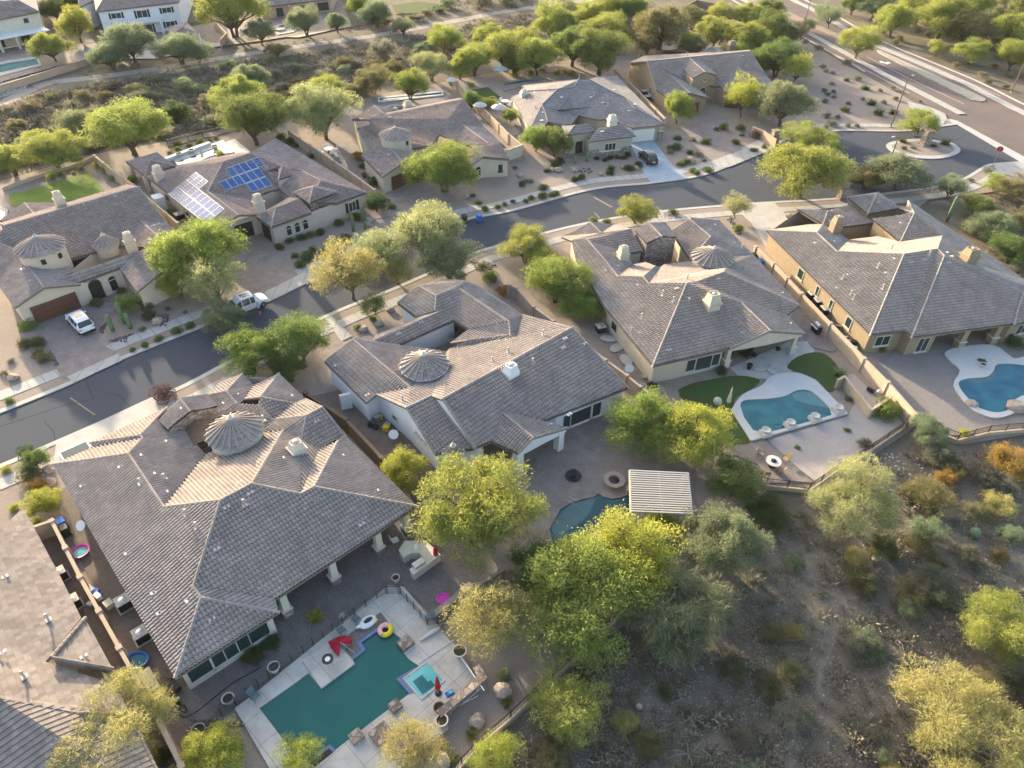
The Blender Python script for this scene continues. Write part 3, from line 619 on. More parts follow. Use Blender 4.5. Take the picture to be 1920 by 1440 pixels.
    def details(s, pairs=(), pipes=(), col='flash'):
        """pairs: metal vent tiles, pipes: plumbing stacks, both set on the roof"""
        for px, py in pairs:
            h = s.ontop(px, py) - s.o; mb = MB()
            for k in (-.16, .16): mb.box((h.x + s.a.x * k, h.y + s.a.y * k, h.z + .1), (.21, .36, .08), s.yaw, .8)
            mb.build('roof_vent', M[col], s.root)
        for px, py in pipes:
            h = s.ontop(px, py) - s.o; mb = MB(); mb.tube([(h.x, h.y, h.z - .1), (h.x, h.y, h.z + .62)], .075, 8); mb.box((h.x, h.y, h.z + .08), (.4, .4, .06), s.yaw)
            mb.lathe((h.x, h.y, h.z + .6), [(.1, 0), (.13, .03), (.13, .12), (.03, .16)], 8)
            mb.build('vent_pipe', M['vent'], s.root)
    def chimney(s, bx_, by_, tx, ty, w_=1.15, m_=None, style=0):
        h = s.ontop(bx_, by_) + s.b * (w_ * .5); d = ray(tx, ty); hh = Vector((d.x, d.y, 0)).length
        t = Vector((h.x, h.y, 0)).length / hh; zt = max(h.z + 1.1, min(h.z + 3.0, HC + d.z * t)); h = h - s.o; H_ = zt - h.z
        mb = MB(); mb.box((h.x, h.y, h.z - .4 + (H_ * .45 + .4) / 2), (w_, w_ * .85, H_ * .45 + .4), s.yaw)
        if style != 2: mb.box((h.x, h.y, h.z + H_ * .47), (w_ * 1.18, w_ * 1.05, .14), s.yaw)
        mb.box((h.x, h.y, h.z + H_ * .45 + H_ * .22), (w_ * 1.02, w_ * .9, H_ * .45), s.yaw, .72)
        o = mb.build('chimney', M[m_ or s.wm], s.root)
        c2 = MB().lathe((h.x, h.y, h.z + H_ * .82), [(.2, 0), (.2, .28), (.27, .3), (.1, .38)], 10).build('chimney_pot', M['potw'], o)
        zc = h.z + H_ * .9 + .01; rm = MB()
        for sx, sy in ((-1, 0), (1, 0), (0, -1), (0, 1)):
            q = Vector((h.x, h.y, 0)) + s.a * (sx * w_ * .34) + s.b * (sy * w_ * .3); rm.box((q.x, q.y, zc), (.1 if sx else w_ * .74, .1 if sy else w_ * .66, .2), s.yaw)
        rm.build('chimney_rim', M[m_ or s.wm], o)
    def tower(s, ax, ay, cx, cy, rpx, zeave, zapex, n=24, m_=None, cone=360, a0=0, wins=()):
        """round turret: cone of radial tile ribs over a drum"""
        c = P(cx, cy, zeave); rr_ = rpx * dep(c) / FPX; ap = P(ax, ay, zapex); ap.x, ap.y = c.x, c.y
        c = c - s.o; mb = MB(); H_ = zapex - zeave
        for k in range(n):
            t0, t1 = R(a0 + cone * k / n), R(a0 + cone * (k + 1) / n); tm = (t0 + t1) / 2
            def pt(an, f, up=0): return (c.x + math.cos(an) * rr_ * f, c.y + math.sin(an) * rr_ * f, zeave + H_ * (1 - f) + up)
            for j in range(8):
                f1, f0 = 1 - j / 8, max(.02, 1 - (j + 1) / 8)
                mb.poly([pt(t0, f1, .05), pt(t1, f1, .05), pt(t1, f0, .01), pt(t0, f0, .01)], [(k * 3 + .1, j), (k * 3 + .9, j), (k * 3 + .9, j + .9), (k * 3 + .1, j + .9)])
            mb.tube([pt(t0, 1.03, .1), pt(t0, .5, .1), pt(t0, .05, .1)], [.085, .075, .05], 6)
        o = mb.build('turret_roof', M[s.tm], s.root)
        MB().lathe((c.x, c.y, zapex - .05), [(.26, 0), (.3, .12), (.16, .2), (.1, .42), (.02, .5)], 10).build('turret_finial', M['potw'], o)
        MB().lathe((c.x, c.y, 2.2), [(rr_ * .9, 0), (rr_ * .9, zeave - 2.15), (rr_ * .97, zeave - 2.1)], 32).build('turret_drum', M[m_ or s.wm], s.root)
        for an in wins:
            p = Vector((math.cos(R(an)), math.sin(R(an)), 0)); q = c + p * (rr_ * .9 + .01)
            f_ = MB().box((q.x, q.y, zeave - .75), (.08, .5, .65), R(an)).build('turret_window', M['dark'], s.root)
    def extra_roof(s, name, faces, V, fixed, ze):
        """a raised pyramid or dormer roof on the same house; faces as in F"""
        v = solve_roof(V, faces, s.yaw, fixed, ze); upv = {'a': s.a, 'A': -s.a, 'b': s.b, 'B': -s.b}
        mb, ub = MB(), MB(); cnt = {}
        for tg, vs_ in faces:
            pts = [v[k] - s.o for k in vs_]; s.polys.append(pts); tile_faces(mb, pts, upv[tg], 'f' if s.tm in ('tilef', 'tilew') else 's'); under(ub, pts)
            for i in range(len(vs_)): e = tuple(sorted((vs_[i], vs_[(i + 1) % len(vs_)]))); cnt[e] = cnt.get(e, 0) + 1
        o = mb.build(name, M[s.tm], s.root); ub.build('roof_deck', M['lapshade'], o)
        for (k1, k2), c_ in cnt.items():
            if c_ == 2:
                cp = MB(); cap_line(cp, v[k1] - s.o, v[k2] - s.o)
                if cp.f: cp.build('ridge_cap', M[s.tm], o)
        s.v.update(v); return v
def hx(*pts, sc=1.0, ox=0, oy=0): return [(x / sc + ox, y / sc + oy) for x, y in pts]
def C(ox, oy, sc):                                     # corner measured in an enlarged crop of the photograph
    return lambda x, y: (x / sc + ox, y / sc + oy)
# ---- house 1: the large cream house with the big turret, nearest the camera
c1, c2, c3 = C(90, 690, 5.333), C(370, 680, 4.3636), C(300, 920, 3.692)
V1 = dict(A=c1(50, 970), B=c1(805, 862), B2=c1(950, 705), B3=c1(918, 680), G1=c1(425, 752), G2=c1(470, 795), L1=c1(1190, 400), K1=c1(1100, 525), K2=c1(1190, 630), K3=c1(1390, 640), J=c1(1575, 870),
          Cc=c1(1160, 1395), D=c1(1725, 1328), E=c2(445, 995), F=c2(850, 1078), G=c2(955, 1020), H=c2(1795, 1178), I=c2(700, 560), T0=c2(545, 575), S1=c2(1210, 598), T1=c2(1000, 708), K=c2(1150, 648),
          Q=c2(892, 438), Rr=c2(1025, 368), R2=c2(885, 300), PP=c2(850, 628), U=c2(620, 470), Y=c2(515, 285), X=c2(497, 350), Z=c2(785, 338), N=c2(668, 92), O=c2(370, 97), Bv=c2(465, 188), Cv=c2(385, 300), Mm=c2(240, 238), Mv=c2(330, 340),
          Lv=c2(92, 268), DD=c2(190, 160), EE=c2(165, 365), EB=c2(75, 475), T2=c2(300, 395), J1=c3(232, 665), J2=c3(285, 745), J3=c3(822, 842), J4=c3(800, 752), FL=c3(105, 1300), N2=c2(880, 292))
F1 = [('a', ['FL', 'A', 'B', 'Cc', 'D', 'J1', 'J2']), ('b', ['J1', 'J4', 'H', 'G', 'F', 'E', 'D']), ('A', ['J2', 'J1', 'J4', 'J3'][::-1]), ('b', ['FL', 'J3', 'J2']), ('B', ['A', 'G2', 'B2', 'B']), ('a', ['G1', 'B3', 'B2', 'G2'][::-1]), ('B', ['G1', 'L1', 'B3']),
      ('A', ['B', 'B2', 'B3', 'L1', 'K1', 'K2', 'K3', 'J', 'Cc'][::-1]), ('B', ['Cc', 'D', 'E', 'I', 'T0', 'J']), ('A', ['E', 'F', 'PP', 'I']), ('B', ['F', 'G', 'K', 'T1', 'PP']), ('A', ['G', 'H', 'S1', 'K']), ('b', ['PP', 'T1', 'S1', 'Rr', 'Q']),
      ('a', ['I', 'PP', 'Q', 'U', 'X', 'Mv', 'EE', 'EB', 'T2', 'T0']), ('B', ['U', 'Q', 'Rr', 'R2', 'Z']), ('b', ['X', 'U', 'Z', 'Y']), ('A', ['Y', 'Z', 'R2', 'N']), ('B', ['Cv', 'Y', 'N', 'Bv']), ('A', ['Mm', 'Mv', 'Cv', 'Bv', 'O']), ('B', ['Lv', 'Mm', 'O', 'DD']), ('a', ['EE', 'Mv', 'Mm', 'Lv'])]
e1 = {k: 3.0 for k in 'A FL J3 H J4 S1 G2 L1 N O K3 J DD R2 EE'.split()}; e1.update(J4=3.25, H=3.2, S1=3.2)
H1 = House('house', 'cream house with a big round turret, beside the angular pool with the red umbrellas', R(42.79), V1, F1, e1, 3.0, 'tile', wall='s_cream')
wl = H1.wall(['N', 'O', 'DD', 'Lv', 'L1', 'G1', 'A', 'FL', 'J3', ('J3', 0, 5.2, 3.0), ('H', -.5, 3.6, 3.0), ('S1', 0, 0, 3.0), 'R2'])
H1.wall(['EE', 'K3', 'J', 'T0'][::-1], .2)
wf = wl + 7
for t, wd in ((.13, 1.5), (.36, 2.9), (.60, 2.9), (.80, 1.7)): pass
H1.window(wf, .16, 1.75, .75, 2.35, 1, glass='glassg'); H1.window(wf, .50, 2.9, .75, 2.35, 3, glass='glassg'); H1.window(wf, .82, 1.6, .75, 2.35, 1, glass='glassg')
for k in (('J4', .6, .5), ('J4', 4.9, .55), ('J4', 9.2, .6), ('H', -.9, .5)): H1.column(k)
H1.window(wl + 9, .3, 2.6, .2, 2.3, 2); H1.window(wl + 9, .7, 2.6, .2, 2.3, 2)
H1.tower(437.6, 793, 440, 809, 52, 4.7, 6.3, 22)
H1.chimney(566, 858, 560, 826, 1.25)
g = H1.extra_roof('entry_roof', [('a', ['e1', 'e2', 'e3', 'e4']), ('A', ['e1', 'e5', 'e6', 'e2'])], dict(e1=c1(1320, 310), e2=c1(1425, 440), e3=c1(1200, 622), e4=c1(1105, 525), e5=c1(1600, 262), e6=c1(1700, 385)), dict(e3=3.9, e4=3.9, e5=3.9, e6=3.9, e1=4.9, e2=4.9), 3.9)
H1.wall(['e4', 'e3', 'e2', 'e6', 'e5'], .12, mat_='stone', name='stone_entry_wall')
mb = MB()
q0, q1 = P(*c1(1510, 600), 2.9) - H1.o, P(*c1(1575, 800), 2.6) - H1.o
for i in range(9):
    for j in range(8):
        def bp(i_, j_):
            c = q0.lerp(q1, i_ / 9); an = math.pi * j_ / 8; wv = (q1 - q0).cross(Vector((0, 0, 1))).normalized(); return c + wv * math.cos(an) * 1.15 + Vector((0, 0, math.sin(an) * .9))
        mb.poly([bp(i, j), bp(i + .9, j), bp(i + .9, j + 1), bp(i, j + 1)])
mb.build('entry_barrel_vault', M['wood'], H1.root)
H1.details([c1(730, 990), c1(350, 1180), c1(915, 885), c1(1165, 745), c1(1050, 1070), c1(1180, 1250), c1(1350, 400), c2(240, 1185), c2(435, 1070), c2(975, 1115), c2(350, 985), c2(695, 790), c2(1185, 770), c2(1465, 1055), c2(980, 480), c2(1345, 1325), c2(765, 280), c2(225, 330), c2(325, 270), c3(395, 405), c3(745, 650), c3(360, 890), c3(205, 765), (300, 1150), (354, 1127), (289, 1112), (240, 1038)],
           [c1(930, 1165), c1(1175, 1120), c2(390, 1170), c3(258, 262), c2(545, 480), (350, 967)])
H1.finish()
# ---- house 2: white house
c = C(600, 520, 3.2)
V2 = dict(a=c(735, 733), b=c(1512, 305), c=c(1848, 663), e=c(932, 1024), f=c(672, 712), g=c(520, 785), h=c(690, 1063), e2=c(925, 1030), i=c(340, 703), l=c(195, 373), m=c(542, 665), n=c(275, 753), o=c(28, 508), r1=c(455, 412), p=c(312, 388), q=c(742, 198), r=c(455, 415), s=c(815, 255),
          p2=c(335, 352), q2=c(700, 198), t=c(590, 52), u=c(465, 155), v=c(572, 237), w=c(690, 200), x=c(697, 112), y=c(882, 30), z=c(845, 75), s2=c(790, 252), aa=c(1135, 270), bb=c(890, 315), k=c(1213, 228), cc=c(965, 65), j2=c(1142, 350), dd=c(890, 380), de=c(785, 395), df=c(778, 432), jk=c(1172, 375), bk=c(800, 15), bk2=c(930, 62),
          ee=c(1080, 800), ff=c(1277, 965), gg=c(1190, 1057), vv=c(1000, 975), hh=c(1484, 903), ey=c(760, 450), l2=c(300, 355))
F2 = [('b', ['e', 'c', 'b', 'a']), ('b', ['h', 'e2', 'f', 'g']), ('B', ['i', 'g', 'f', 'a', 'b', 'k', 'jk', 'df', 'ey', 'm']), ('a', ['o', 'n', 'i', 'm', 'l']), ('A', ['l', 'm', 'ey', 'r1', 'l2']), ('b', ['p', 'r', 's', 'q']), ('B', ['p', 'q', 'q2', 'p2']),
      ('a', ['t', 'u', 'v', 'w', 'x']), ('b', ['x', 'w', 's2', 'z', 'y']), ('B', ['t', 'x', 'y', 'bk']), ('a', ['z', 's2', 'bb', 'aa']), ('A', ['z', 'aa', 'j2', 'jk', 'k', 'cc', 'y']), ('B', ['bb', 'de', 'dd', 'j2', 'aa']), ('b', ['dd', 'df', 'jk', 'j2']), ('a', ['ee', 'vv', 'gg', 'ff']), ('A', ['ee', 'ff', 'hh'])]
e2_ = dict(c=3.0, e=3.0, h=2.75, e2=2.75, n=3.0, o=3.0, i=3.0, u=3.0, v=3.0, r=3.0, s=3.0, r1=3.0, bb=3.0, s2=3.0, gg=3.0, hh=3.0, de=3.0, df=3.0, bk=3.0, p2=3.0, q2=3.0, k=3.6, cc=3.0, l2=3.1, ey=3.0)
H2 = House('house', 'white stucco house with round turret, between the cream house and the beige house', R(42.8), V2, F2, e2_, 3.0, 'tile', wall='s_white', rakes=[('ff', 'gg', 'b'), ('ff', 'hh', 'b'), ('g', 'h', 'a'), ('a', 'e', 'a'), ('b', 'c', 'a'), ('g', 'i', 'a')])
wl = H2.wall(['bk', 't', 'u', 'v', 'w'], .4); 
w2 = H2.wall([('l', 1, 1.5, 3.0), 'l', 'o', 'n', 'i', 'g', 'h', 'e2', 'vv', ('vv', 1, 4, 3.0), (1045, 779, 3.0), 'c', 'b', ('b', 0, 6, 3.0), 'cc'], .3)
H2.wall(['gg', 'ff', 'hh'], .12, z0=2.35, dz=-.05); H2.wall(['e', 'a', 'f', 'e2'], -.06, z0=2.6, dz=.22, mat_='s_white', name='parapet_wall')
H2.wall(['r1', 'r', 's', 'df'][1:3], .4)
H2.window(w2 + 4, .5, .9, 1.2, 1.8, name='slot_window'); H2.window(w2 + 5, .25, .8, 2.2, 2.5, name='slot_window'); H2.window(w2 + 5, .5, .8, 2.2, 2.5, name='slot_window')
H2.window(w2 + 10, .16, 1.0, .4, 2.3, 1, frame='s_white'); H2.window(w2 + 10, .38, 2.7, .4, 2.3, 1, frame='s_white'); H2.window(w2 + 10, .6, 1.3, .4, 2.3, 1, frame='s_white')
H2.column(('hh', -.5, .5), .7, 2.7, base=None); H2.column(('gg', .5, .5), .7, 2.7, base=None)
H2.tower(793.8, 671, 796, 686, 47, 4.5, 5.9, 20); H2.chimney(966, 714, 964, 683, 1.3, style=2)
H2.tower(851, 828, 850, 848, 22, 2.9, 3.7, 12)
H2.details([c(805, 728), c(1495, 825), c(1755, 665), c(1470, 370), c(1590, 400), c(1380, 888), c(605, 270), c(470, 340), c(770, 130), c(1120, 232), c(285, 710), c(100, 530), c(540, 165), c(1460, 425)], [c(495, 745), c(1035, 510), c(1130, 455), c(1340, 350), c(1278, 520)])
H2.finish()
# ---- house 3: beige house
c = C(1050, 390, 4.0)
V3 = dict(a=c(205, 240), b=c(435, 515), cc=c(625, 520), d=c(665, 570), e=c(950, 568), f=c(1020, 560), g=c(1230, 485), h=c(695, 1187), k=c(1272, 1055), i=c(90, 248), i3=c(120, 390), ia=c(345, 760), j=c(1360, 712), l=c(1577, 922), m=c(1832, 940), o=c(1800, 735), pp=c(1700, 808), r=c(1130, 218), s=c(970, 85),
          v1=c(975, 388), v2=c(830, 175), q=c(1452, 358), t=c(1190, 95), gc=c(1250, 440), ce=c(780, 428), t3=c(1000, 400), c2=c(640, 412), c3=c(540, 430), v5=c(455, 507), n1=c(750, 450), n2=c(712, 440), w=c(530, 163), x=c(617, 325), y=c(513, 345), z1=c(10, 215), z2=c(400, 130), z3=c(310, 190), tp=c(228, 110), tl=c(60, 200))
F3 = [('a', ['h', 'e', 'd', 'cc', 'b', 'a', 'i', 'i3', 'ia']), ('b', ['h', 'k', 'j', 'f', 'e']), ('a', ['k', 'l', 'j']), ('A', ['j', 'l', 'm', 'pp', 'f']), ('b', ['f', 'pp', 'o', 'g']), ('a', ['s', 'v2', 'v1', 'r']), ('A', ['s', 'r', 'q', 't']), ('A', ['r', 'v1', 't3', 'gc', 'g', 'o', 'q']),
      ('B', ['d', 'e', 'f', 'g', 'gc', 't3', 'ce', 'n1']), ('B', ['b', 'cc', 'n2', 'c2', 'c3', 'v5']), ('A', ['cc', 'd', 'n1', 'n2']), ('A', ['a', 'b', 'v5', 'c3', 'y']), ('b', ['i', 'a', 'y', 'x', 'w']), ('B', ['z1', 'i', 'w', 'z2', 'z3']), ('a', ['tl', 'z1', 'z3', 'tp']), ('A', ['tp', 'z3', 'z2'])]
e3_ = {k: 3.0 for k in 'h k m i3 ia q t v1 v2 ce c2 c3 y x tl z1 z2 o pp t3'.split()}
H3 = House('house', 'beige house with stone entry and covered patio, beside the pool with stone bowls', R(21.3), V3, F3, e3_, 3.0, 'tile', wall='s_beige', rakes=[('l', 'k', 'b'), ('l', 'm', 'b')])
wl = H3.wall(['t', ('t', -2, 2), ('s', 0, 1), 's', 'v2', 'v1']); H3.wall(['y', 'x', 'w', 'z2', 'tl', 'i3'][0:2], .3)
wl = H3.wall(['z2', 'tp', 'tl', 'i3', 'ia', 'h', 'k', ('k', .3, 4.5, 3.0), ('m', -.6, 4.5, 3.0), ('m', -.3, 5, 3.0), 'o', 'q', 't'])
H3.wall(['k', 'l', 'm'], .15, z0=2.45, dz=-.05)
H3.window(wl + 5, .55, 1.2, .6, 2.3, 1); H3.window(wl + 5, .74, 2.1, .45, 2.35, 1); H3.window(wl + 5, .92, 1.1, .6, 2.3, 1); H3.window(wl + 4, .15, 1.4, .9, 2.2, 1); H3.window(wl + 7, .3, 1.8, .1, 2.2, 2)
for k in (('k', .4, .5), ('m', -.6, .5)): H3.column(k, .5, 2.75, base='s_beige', hb=1.0)
H3.tower(1336, 466, 1336, 483, 40, 4.2, 5.5, 20); H3.chimney(1171, 492, 1171, 460, 1.2); H3.chimney(1339, 588, 1341, 548, 1.5)
H3.extra_roof('entry_roof', [('a', ['e1', 'e4', 'e3', 'e2']), ('A', ['e1', 'e2', 'e6', 'e5'])], dict(e1=c(665, 115), e2=c(765, 215), e3=c(648, 270), e4=c(560, 172), e5=c(790, 112), e6=c(875, 222)), dict(e3=4.3, e4=4.3, e5=4.3, e6=4.3), 4.3)
H3.wall(['e4', 'e3', 'e2', 'e6', 'e5'], .1, mat_='stone', name='stone_entry_wall')
H3.details([c(590, 578), c(605, 933), c(820, 1068), c(1010, 625), c(1370, 935), c(1185, 983), c(1185, 535), c(875, 607), c(425, 440), c(350, 470), c(365, 240), c(1115, 170), c(1155, 130), c(1305, 495), c(1720, 870), c(430, 690), c(220, 330), c(1075, 562), c(1300, 268), c(1365, 378), c(1660, 640)], [c(770, 660), c(850, 705), c(612, 830), c(965, 715), c(530, 935), c(952, 540), c(1360, 310)])
H3.finish()
# ---- house 4: tan house on the right
c = C(1430, 350, 3.918)
V4 = dict(a=c(22, 325), b=c(398, 340), cc=c(548, 480), d=c(1037, 500), e=c(1283, 463), f=c(1335, 510), g=c(1895, 770), h=c(790, 1090), i=c(1040, 1062), j=c(1095, 1107), k=c(1825, 1010), g2=c(1915, 775), k2=c(1845, 1018), k3=c(2080, 960), g3=c(2060, 790), r0=c(1070, 108), r1=c(1925, 690), r2=c(2300, 960), nn=c(1318, 362), n1=c(1112, 198),
          v1=c(1010, 412), v2=c(840, 370), v3=c(628, 396), s1=c(520, 320), s2=c(443, 282), s3=c(340, 283), la=c(480, 178), lb=c(250, 168), lc=c(582, 300), ld=c(822, 268), le=c(700, 122), wl_=c(960, 150), wr=c(1060, 150))
F4 = [('a', ['a', 'b', 'cc', 'd', 'h'][::-1]), ('b', ['h', 'i', 'e', 'd']), ('a', ['i', 'j', 'f', 'e']), ('b', ['j', 'k', 'g', 'f']), ('a', ['k', 'k2', 'g2', 'g']), ('b', ['k2', 'k3', 'g3', 'g2']), ('A', ['r0', 'n1', 'nn', 'e', 'f', 'g', 'g2', 'g3', 'r2', 'r1'][::-1]), ('B', ['cc', 'd', 'e', 'nn', 'v1', 'v2', 'v3']),
      ('A', ['b', 'cc', 'v3', 's1', 's2']), ('B', ['a', 'b', 's2', 's3']), ('a', ['la', 'lb', 's2']), ('b', ['la', 's2', 'lc', 'ld', 'le']), ('B', ['n1', 'r0', 'wr', 'wl_'])]
e4_ = {k: 3.0 for k in 'a h i j k k2 k3 r0 r1 r2 v2 v3 s1 s3 lb lc ld le wl_ wr'.split()}
H4 = House('house', 'sprawling tan house with hipped grey roof, beside the deep blue pool at right', R(13.33), V4, F4, e4_, 3.0, 'tileg', wall='s_tan')
wl = H4.wall(['r0', 'le', 'lb', 'a', 'h', 'i', 'j', ('j', 4.2, 0), ('j', 4.2, 2.6), ('k', -1, 2.6), 'k', 'k2', 'k3', 'r2', 'r1'])
H4.wall(['lc', 'ld'][::-1], .3); H4.wall(['s1', 'v3', 'v2'][::-1], .3)
H4.window(wl + 4, .45, 1.9, .9, 2.3, 2, glass='glassg', frame='s_cream'); H4.window(wl + 6, .6, 1.5, .3, 2.3, 2); H4.window(wl + 10 + 1, .5, 1.8, .9, 2.3, 2)
for t, w_ in ((.38, 1.3), (.55, .7), (.68, .7), (.84, 1.1)): H4.window(wl + 3, t, w_, 1.0, 2.4, 1, glass='glassg')
H4.window(wl + 8, .35, 2.4, .1, 2.2, 2); H4.window(wl + 8, .75, 2.4, .1, 2.2, 2)
for k in (('k', -.8, .6), ('k', -5.2, .6)): H4.column(k, .7, 2.75, base='s_tan', hb=1.0)
P1 = dict(ap=c(1110, 198), p1=c(800, 240), p2=c(1010, 412), p3=c(1328, 360), p4=c(1110, 190))
H4.extra_roof('raised_roof', [('a', ['x0', 'x1', 'x2']), ('b', ['x0', 'x2', 'x3'])], dict(x0=c(1112, 198), x1=c(800, 240), x2=c(1010, 412), x3=c(1328, 360)), dict(x1=4.3, x2=4.3, x3=4.3, x0=5.4), 4.3)
H4.extra_roof('raised_roof', [('B', ['y1', 'y0', 'yb']), ('a', ['y0', 'y1', 'y2']), ('b', ['y0', 'y2', 'y3']), ('A', ['y0', 'y3', 'yb'])], dict(y0=c(835, 58), y1=c(620, 80), y2=c(770, 205), y3=c(1005, 160), yb=c(850, 45)), dict(y1=4.0, y2=4.0, y3=4.0), 4.0)
H4.wall(['x1', 'x2', 'x3'], .5); H4.wall(['y1', 'y2', 'y3'], .5)
H4.chimney(1571, 434, 1573, 404, 1.3, style=0); H4.chimney(1822, 497, 1826, 464, 1.6)
H4.details([c(390, 415), c(975, 530), c(1090, 555), c(1185, 540), c(1365, 560), c(1350, 487), c(1385, 515), c(515, 405), c(855, 445), c(1020, 268), c(625, 210), c(850, 118), c(1115, 150), c(630, 650), c(910, 635), c(550, 745)], [c(845, 600), c(585, 685), c(880, 755), c(645, 800), c(665, 830), c(1220, 510), c(940, 470)])
H4.finish()
# ---- house 5: peach house by the white car
c = C(0, 330, 4.644)
V5 = dict(a=c(50, 435), b=c(1205, 98), c=c(1450, 410), c2=c(1545, 492), k1=c(1018, 348), k2=c(1235, 398), k3=c(1385, 545), k4=c(1100, 612), k5=c(850, 660), co=c(560, 745), co2=c(640, 832), d=c(150, 652), e=c(382, 970), f=c(127, 1145), f2=c(-20, 940), g=c(700, 942), gv=c(480, 905), a0=c(-60, 560), a1=c(-60, 470), bb=c(1100, 82), ba=c(0, 415), a2=c(-60, 760),
          p=c(470, 908), q=c(1300, 630), r=c(690, 932), s=c(1050, 800), w1=c(1210, 668), w2=c(1050, 815), w3=c(1190, 1010), w4=c(1420, 820), x1=c(212, 238), x2=c(302, 335), x3=c(0, 400), x4=c(480, 238), x5=c(500, 270))
F5 = [('b', ['a0', 'f2', 'd', 'co', 'k5', 'k1', 'k2', 'c', 'b', 'a'][:1] + ['d', 'co', 'k5', 'k1', 'k2', 'c', 'b', 'a']), ('a', ['a0', 'f2', 'f', 'e', 'd']), ('A', ['d', 'e', 'g', 'gv', 'co2', 'co']), ('B', ['a', 'b', 'bb', 'ba']), ('b', ['k1', 'k5', 'k4', 'k2']), ('A', ['k2', 'k3', 'c2', 'c']), ('a', ['k2', 'k4', 'q', 'k3']),
      ('b', ['p', 'r', 's', 'q']), ('a', ['q', 'w1', 'w2', 'w3', 'w4']), ('a', ['x1', 'x3', 'x2']), ('A', ['x1', 'x2', 'x5', 'x4'])]
e5 = {k: 3.0 for k in 'f f2 g k4 k5 co co2 r s w2 w3 x3 x4 x5 c2 c'.split()}; e5.update(bb=4.8, ba=4.8, p=3.9, c=3.3)
H5 = House('house', 'peach house with wide mottled rose roof, behind the white parked car', R(44), V5, F5, e5, 3.0, 'tiler', wall='s_peach', rakes=[('e', 'f', 'b'), ('e', 'g', 'b')])
H5.wall(['x3', 'x2', 'x5'], .3); wl = H5.wall([('ba', 0, -1, 3.), 'a0', 'f2', 'f', 'e', 'g'], .3)
w2 = H5.wall(['g', 's'], .3); H5.wall(['s', 'w3', 'w4', 'c2', 'c', 'b', 'bb', 'ba'], .3); H5.wall(['co2', 'k5', 'k4'], .5)
gi = H5.merge(wl + 3, wl + 4)
H5.gdoor(gi, .51, 5.0, 2.35); H5.window(w2, .72, 1.0, .3, 1.9, 1, name='arched_opening', arch=True, glass='dark'); H5.window(w2, .3, 1.5, .1, 2.0, 4, name='iron_gate', arch=True, frame='dark', glass='dark')
H5.tower(71, 446, 75, 463, 44, 5.6, 7.0, 22, wins=(-60, -15)); H5.tower(199, 446, 199, 458, 24, 3.4, 4.7, 14)
H5.chimney(251, 470, 241, 433, 1.1); H5.chimney(118, 388, 108, 357, 1.15)
H5.details([c(440, 352), c(745, 290), c(1010, 250), c(1005, 185), c(715, 408), c(200, 815), c(275, 910), c(1378, 425), c(1335, 438), c(625, 338)], [c(735, 265), c(1000, 185)])
H5.finish()
# ---- house 6: solar roof
c = C(220, 240, 3.84)
V6 = dict(e=c(203, 350), f=c(700, 722), g=c(432, 290), b=c(760, 250), c=c(652, 462), d=c(872, 628), h=c(962, 185), gb=c(430, 275), hb=c(900, 180), i=c(1180, 278), j=c(1170, 440), j2=c(1050, 475), j3=c(985, 528), d2=c(1010, 625), k=c(1140, 78), k0=c(1000, 130), l=c(1795, 466), m=c(1462, 382), n=c(1338, 315), r1=c(1385, 545), r2=c(1312, 512), r3=c(1238, 502), r4=c(1140, 578), r5=c(1000, 640), r6=c(1108, 717), r7=c(1398, 612), r8=c(1580, 545), cv=c(1065, 320))
F6 = [('a', ['e', 'f', 'd', 'c', 'b', 'g']), ('b', ['c', 'j3', 'j2', 'j', 'cv', 'i', 'h', 'b']), ('B', ['g', 'b', 'h', 'hb', 'gb']), ('A', ['h', 'i', 'n', 'm', 'l', 'k']), ('A', ['c', 'd', 'd2', 'j3']), ('a', ['n', 'cv', 'j', 'r3', 'r2', 'r1', 'm']), ('a', ['r4', 'r5', 'r6']), ('b', ['r4', 'r6', 'r7', 'r2']), ('B', ['r5', 'r4', 'r2', 'r3']), ('b', ['m', 'r1', 'r8', 'l'])]
e6 = {k: 3.0 for k in 'e f j2 j3 j d2 k l r3 r5 r6 r7 r8'.split()}; e6.update(gb=4.2, hb=4.2)
H6 = House('house', 'pinkish house with two solar arrays on its plum tile roof and three arched front windows', R(43.5), V6, F6, e6, 3.0, 'tilep', wall='s_pink')
wl = H6.wall([('gb', 0, .5, 3.), 'e', 'f', 'd2', 'r5', 'r6', 'r7', 'r8', 'l', 'k', ('hb', 0, 0, 3.)], .35)
H6.wall(['j3', 'j', 'r3'], .3)
for t in (.38, .60, .82): H6.window(wl + 5, t, .9, .7, 1.8, 1, arch=True, glass='glassg')
H6.window(wl + 7, .55, 1.3, .8, 2.3, 2, shutters='dark'); H6.window(wl + 1, .25, 1.5, .9, 2.1, 1); H6.window(wl + 1, .55, 1.2, .9, 2.1, 1); H6.gdoor(wl + 2, .55, 2.6, 2.3, 'dark')
H6.gdoor(wl + 4, .4, 2.2, 2.3, 'dark')
E6 = dict(y0=c(1410, 430), y1=c(1262, 467), y2=c(1382, 545), y3=c(1583, 465), y4=c(1465, 392))
H6.extra_roof('entry_roof', [('a', ['y0', 'y1', 'y2']), ('b', ['y0', 'y2', 'y3']), ('B', ['y1', 'y0', 'y4']), ('A', ['y0', 'y3', 'y4'])], E6, dict(y1=4.0, y2=4.0, y3=4.0), 4.0)
H6.wall(['y1', 'y2', 'y3'], .3, mat_='stone', name='stone_entry_wall')
H6.window(len(H6.walls) - 1, .5, 1.5, .05, 1.9, 1, name='arched_doorway', arch=True, glass='dark', frame='stone')
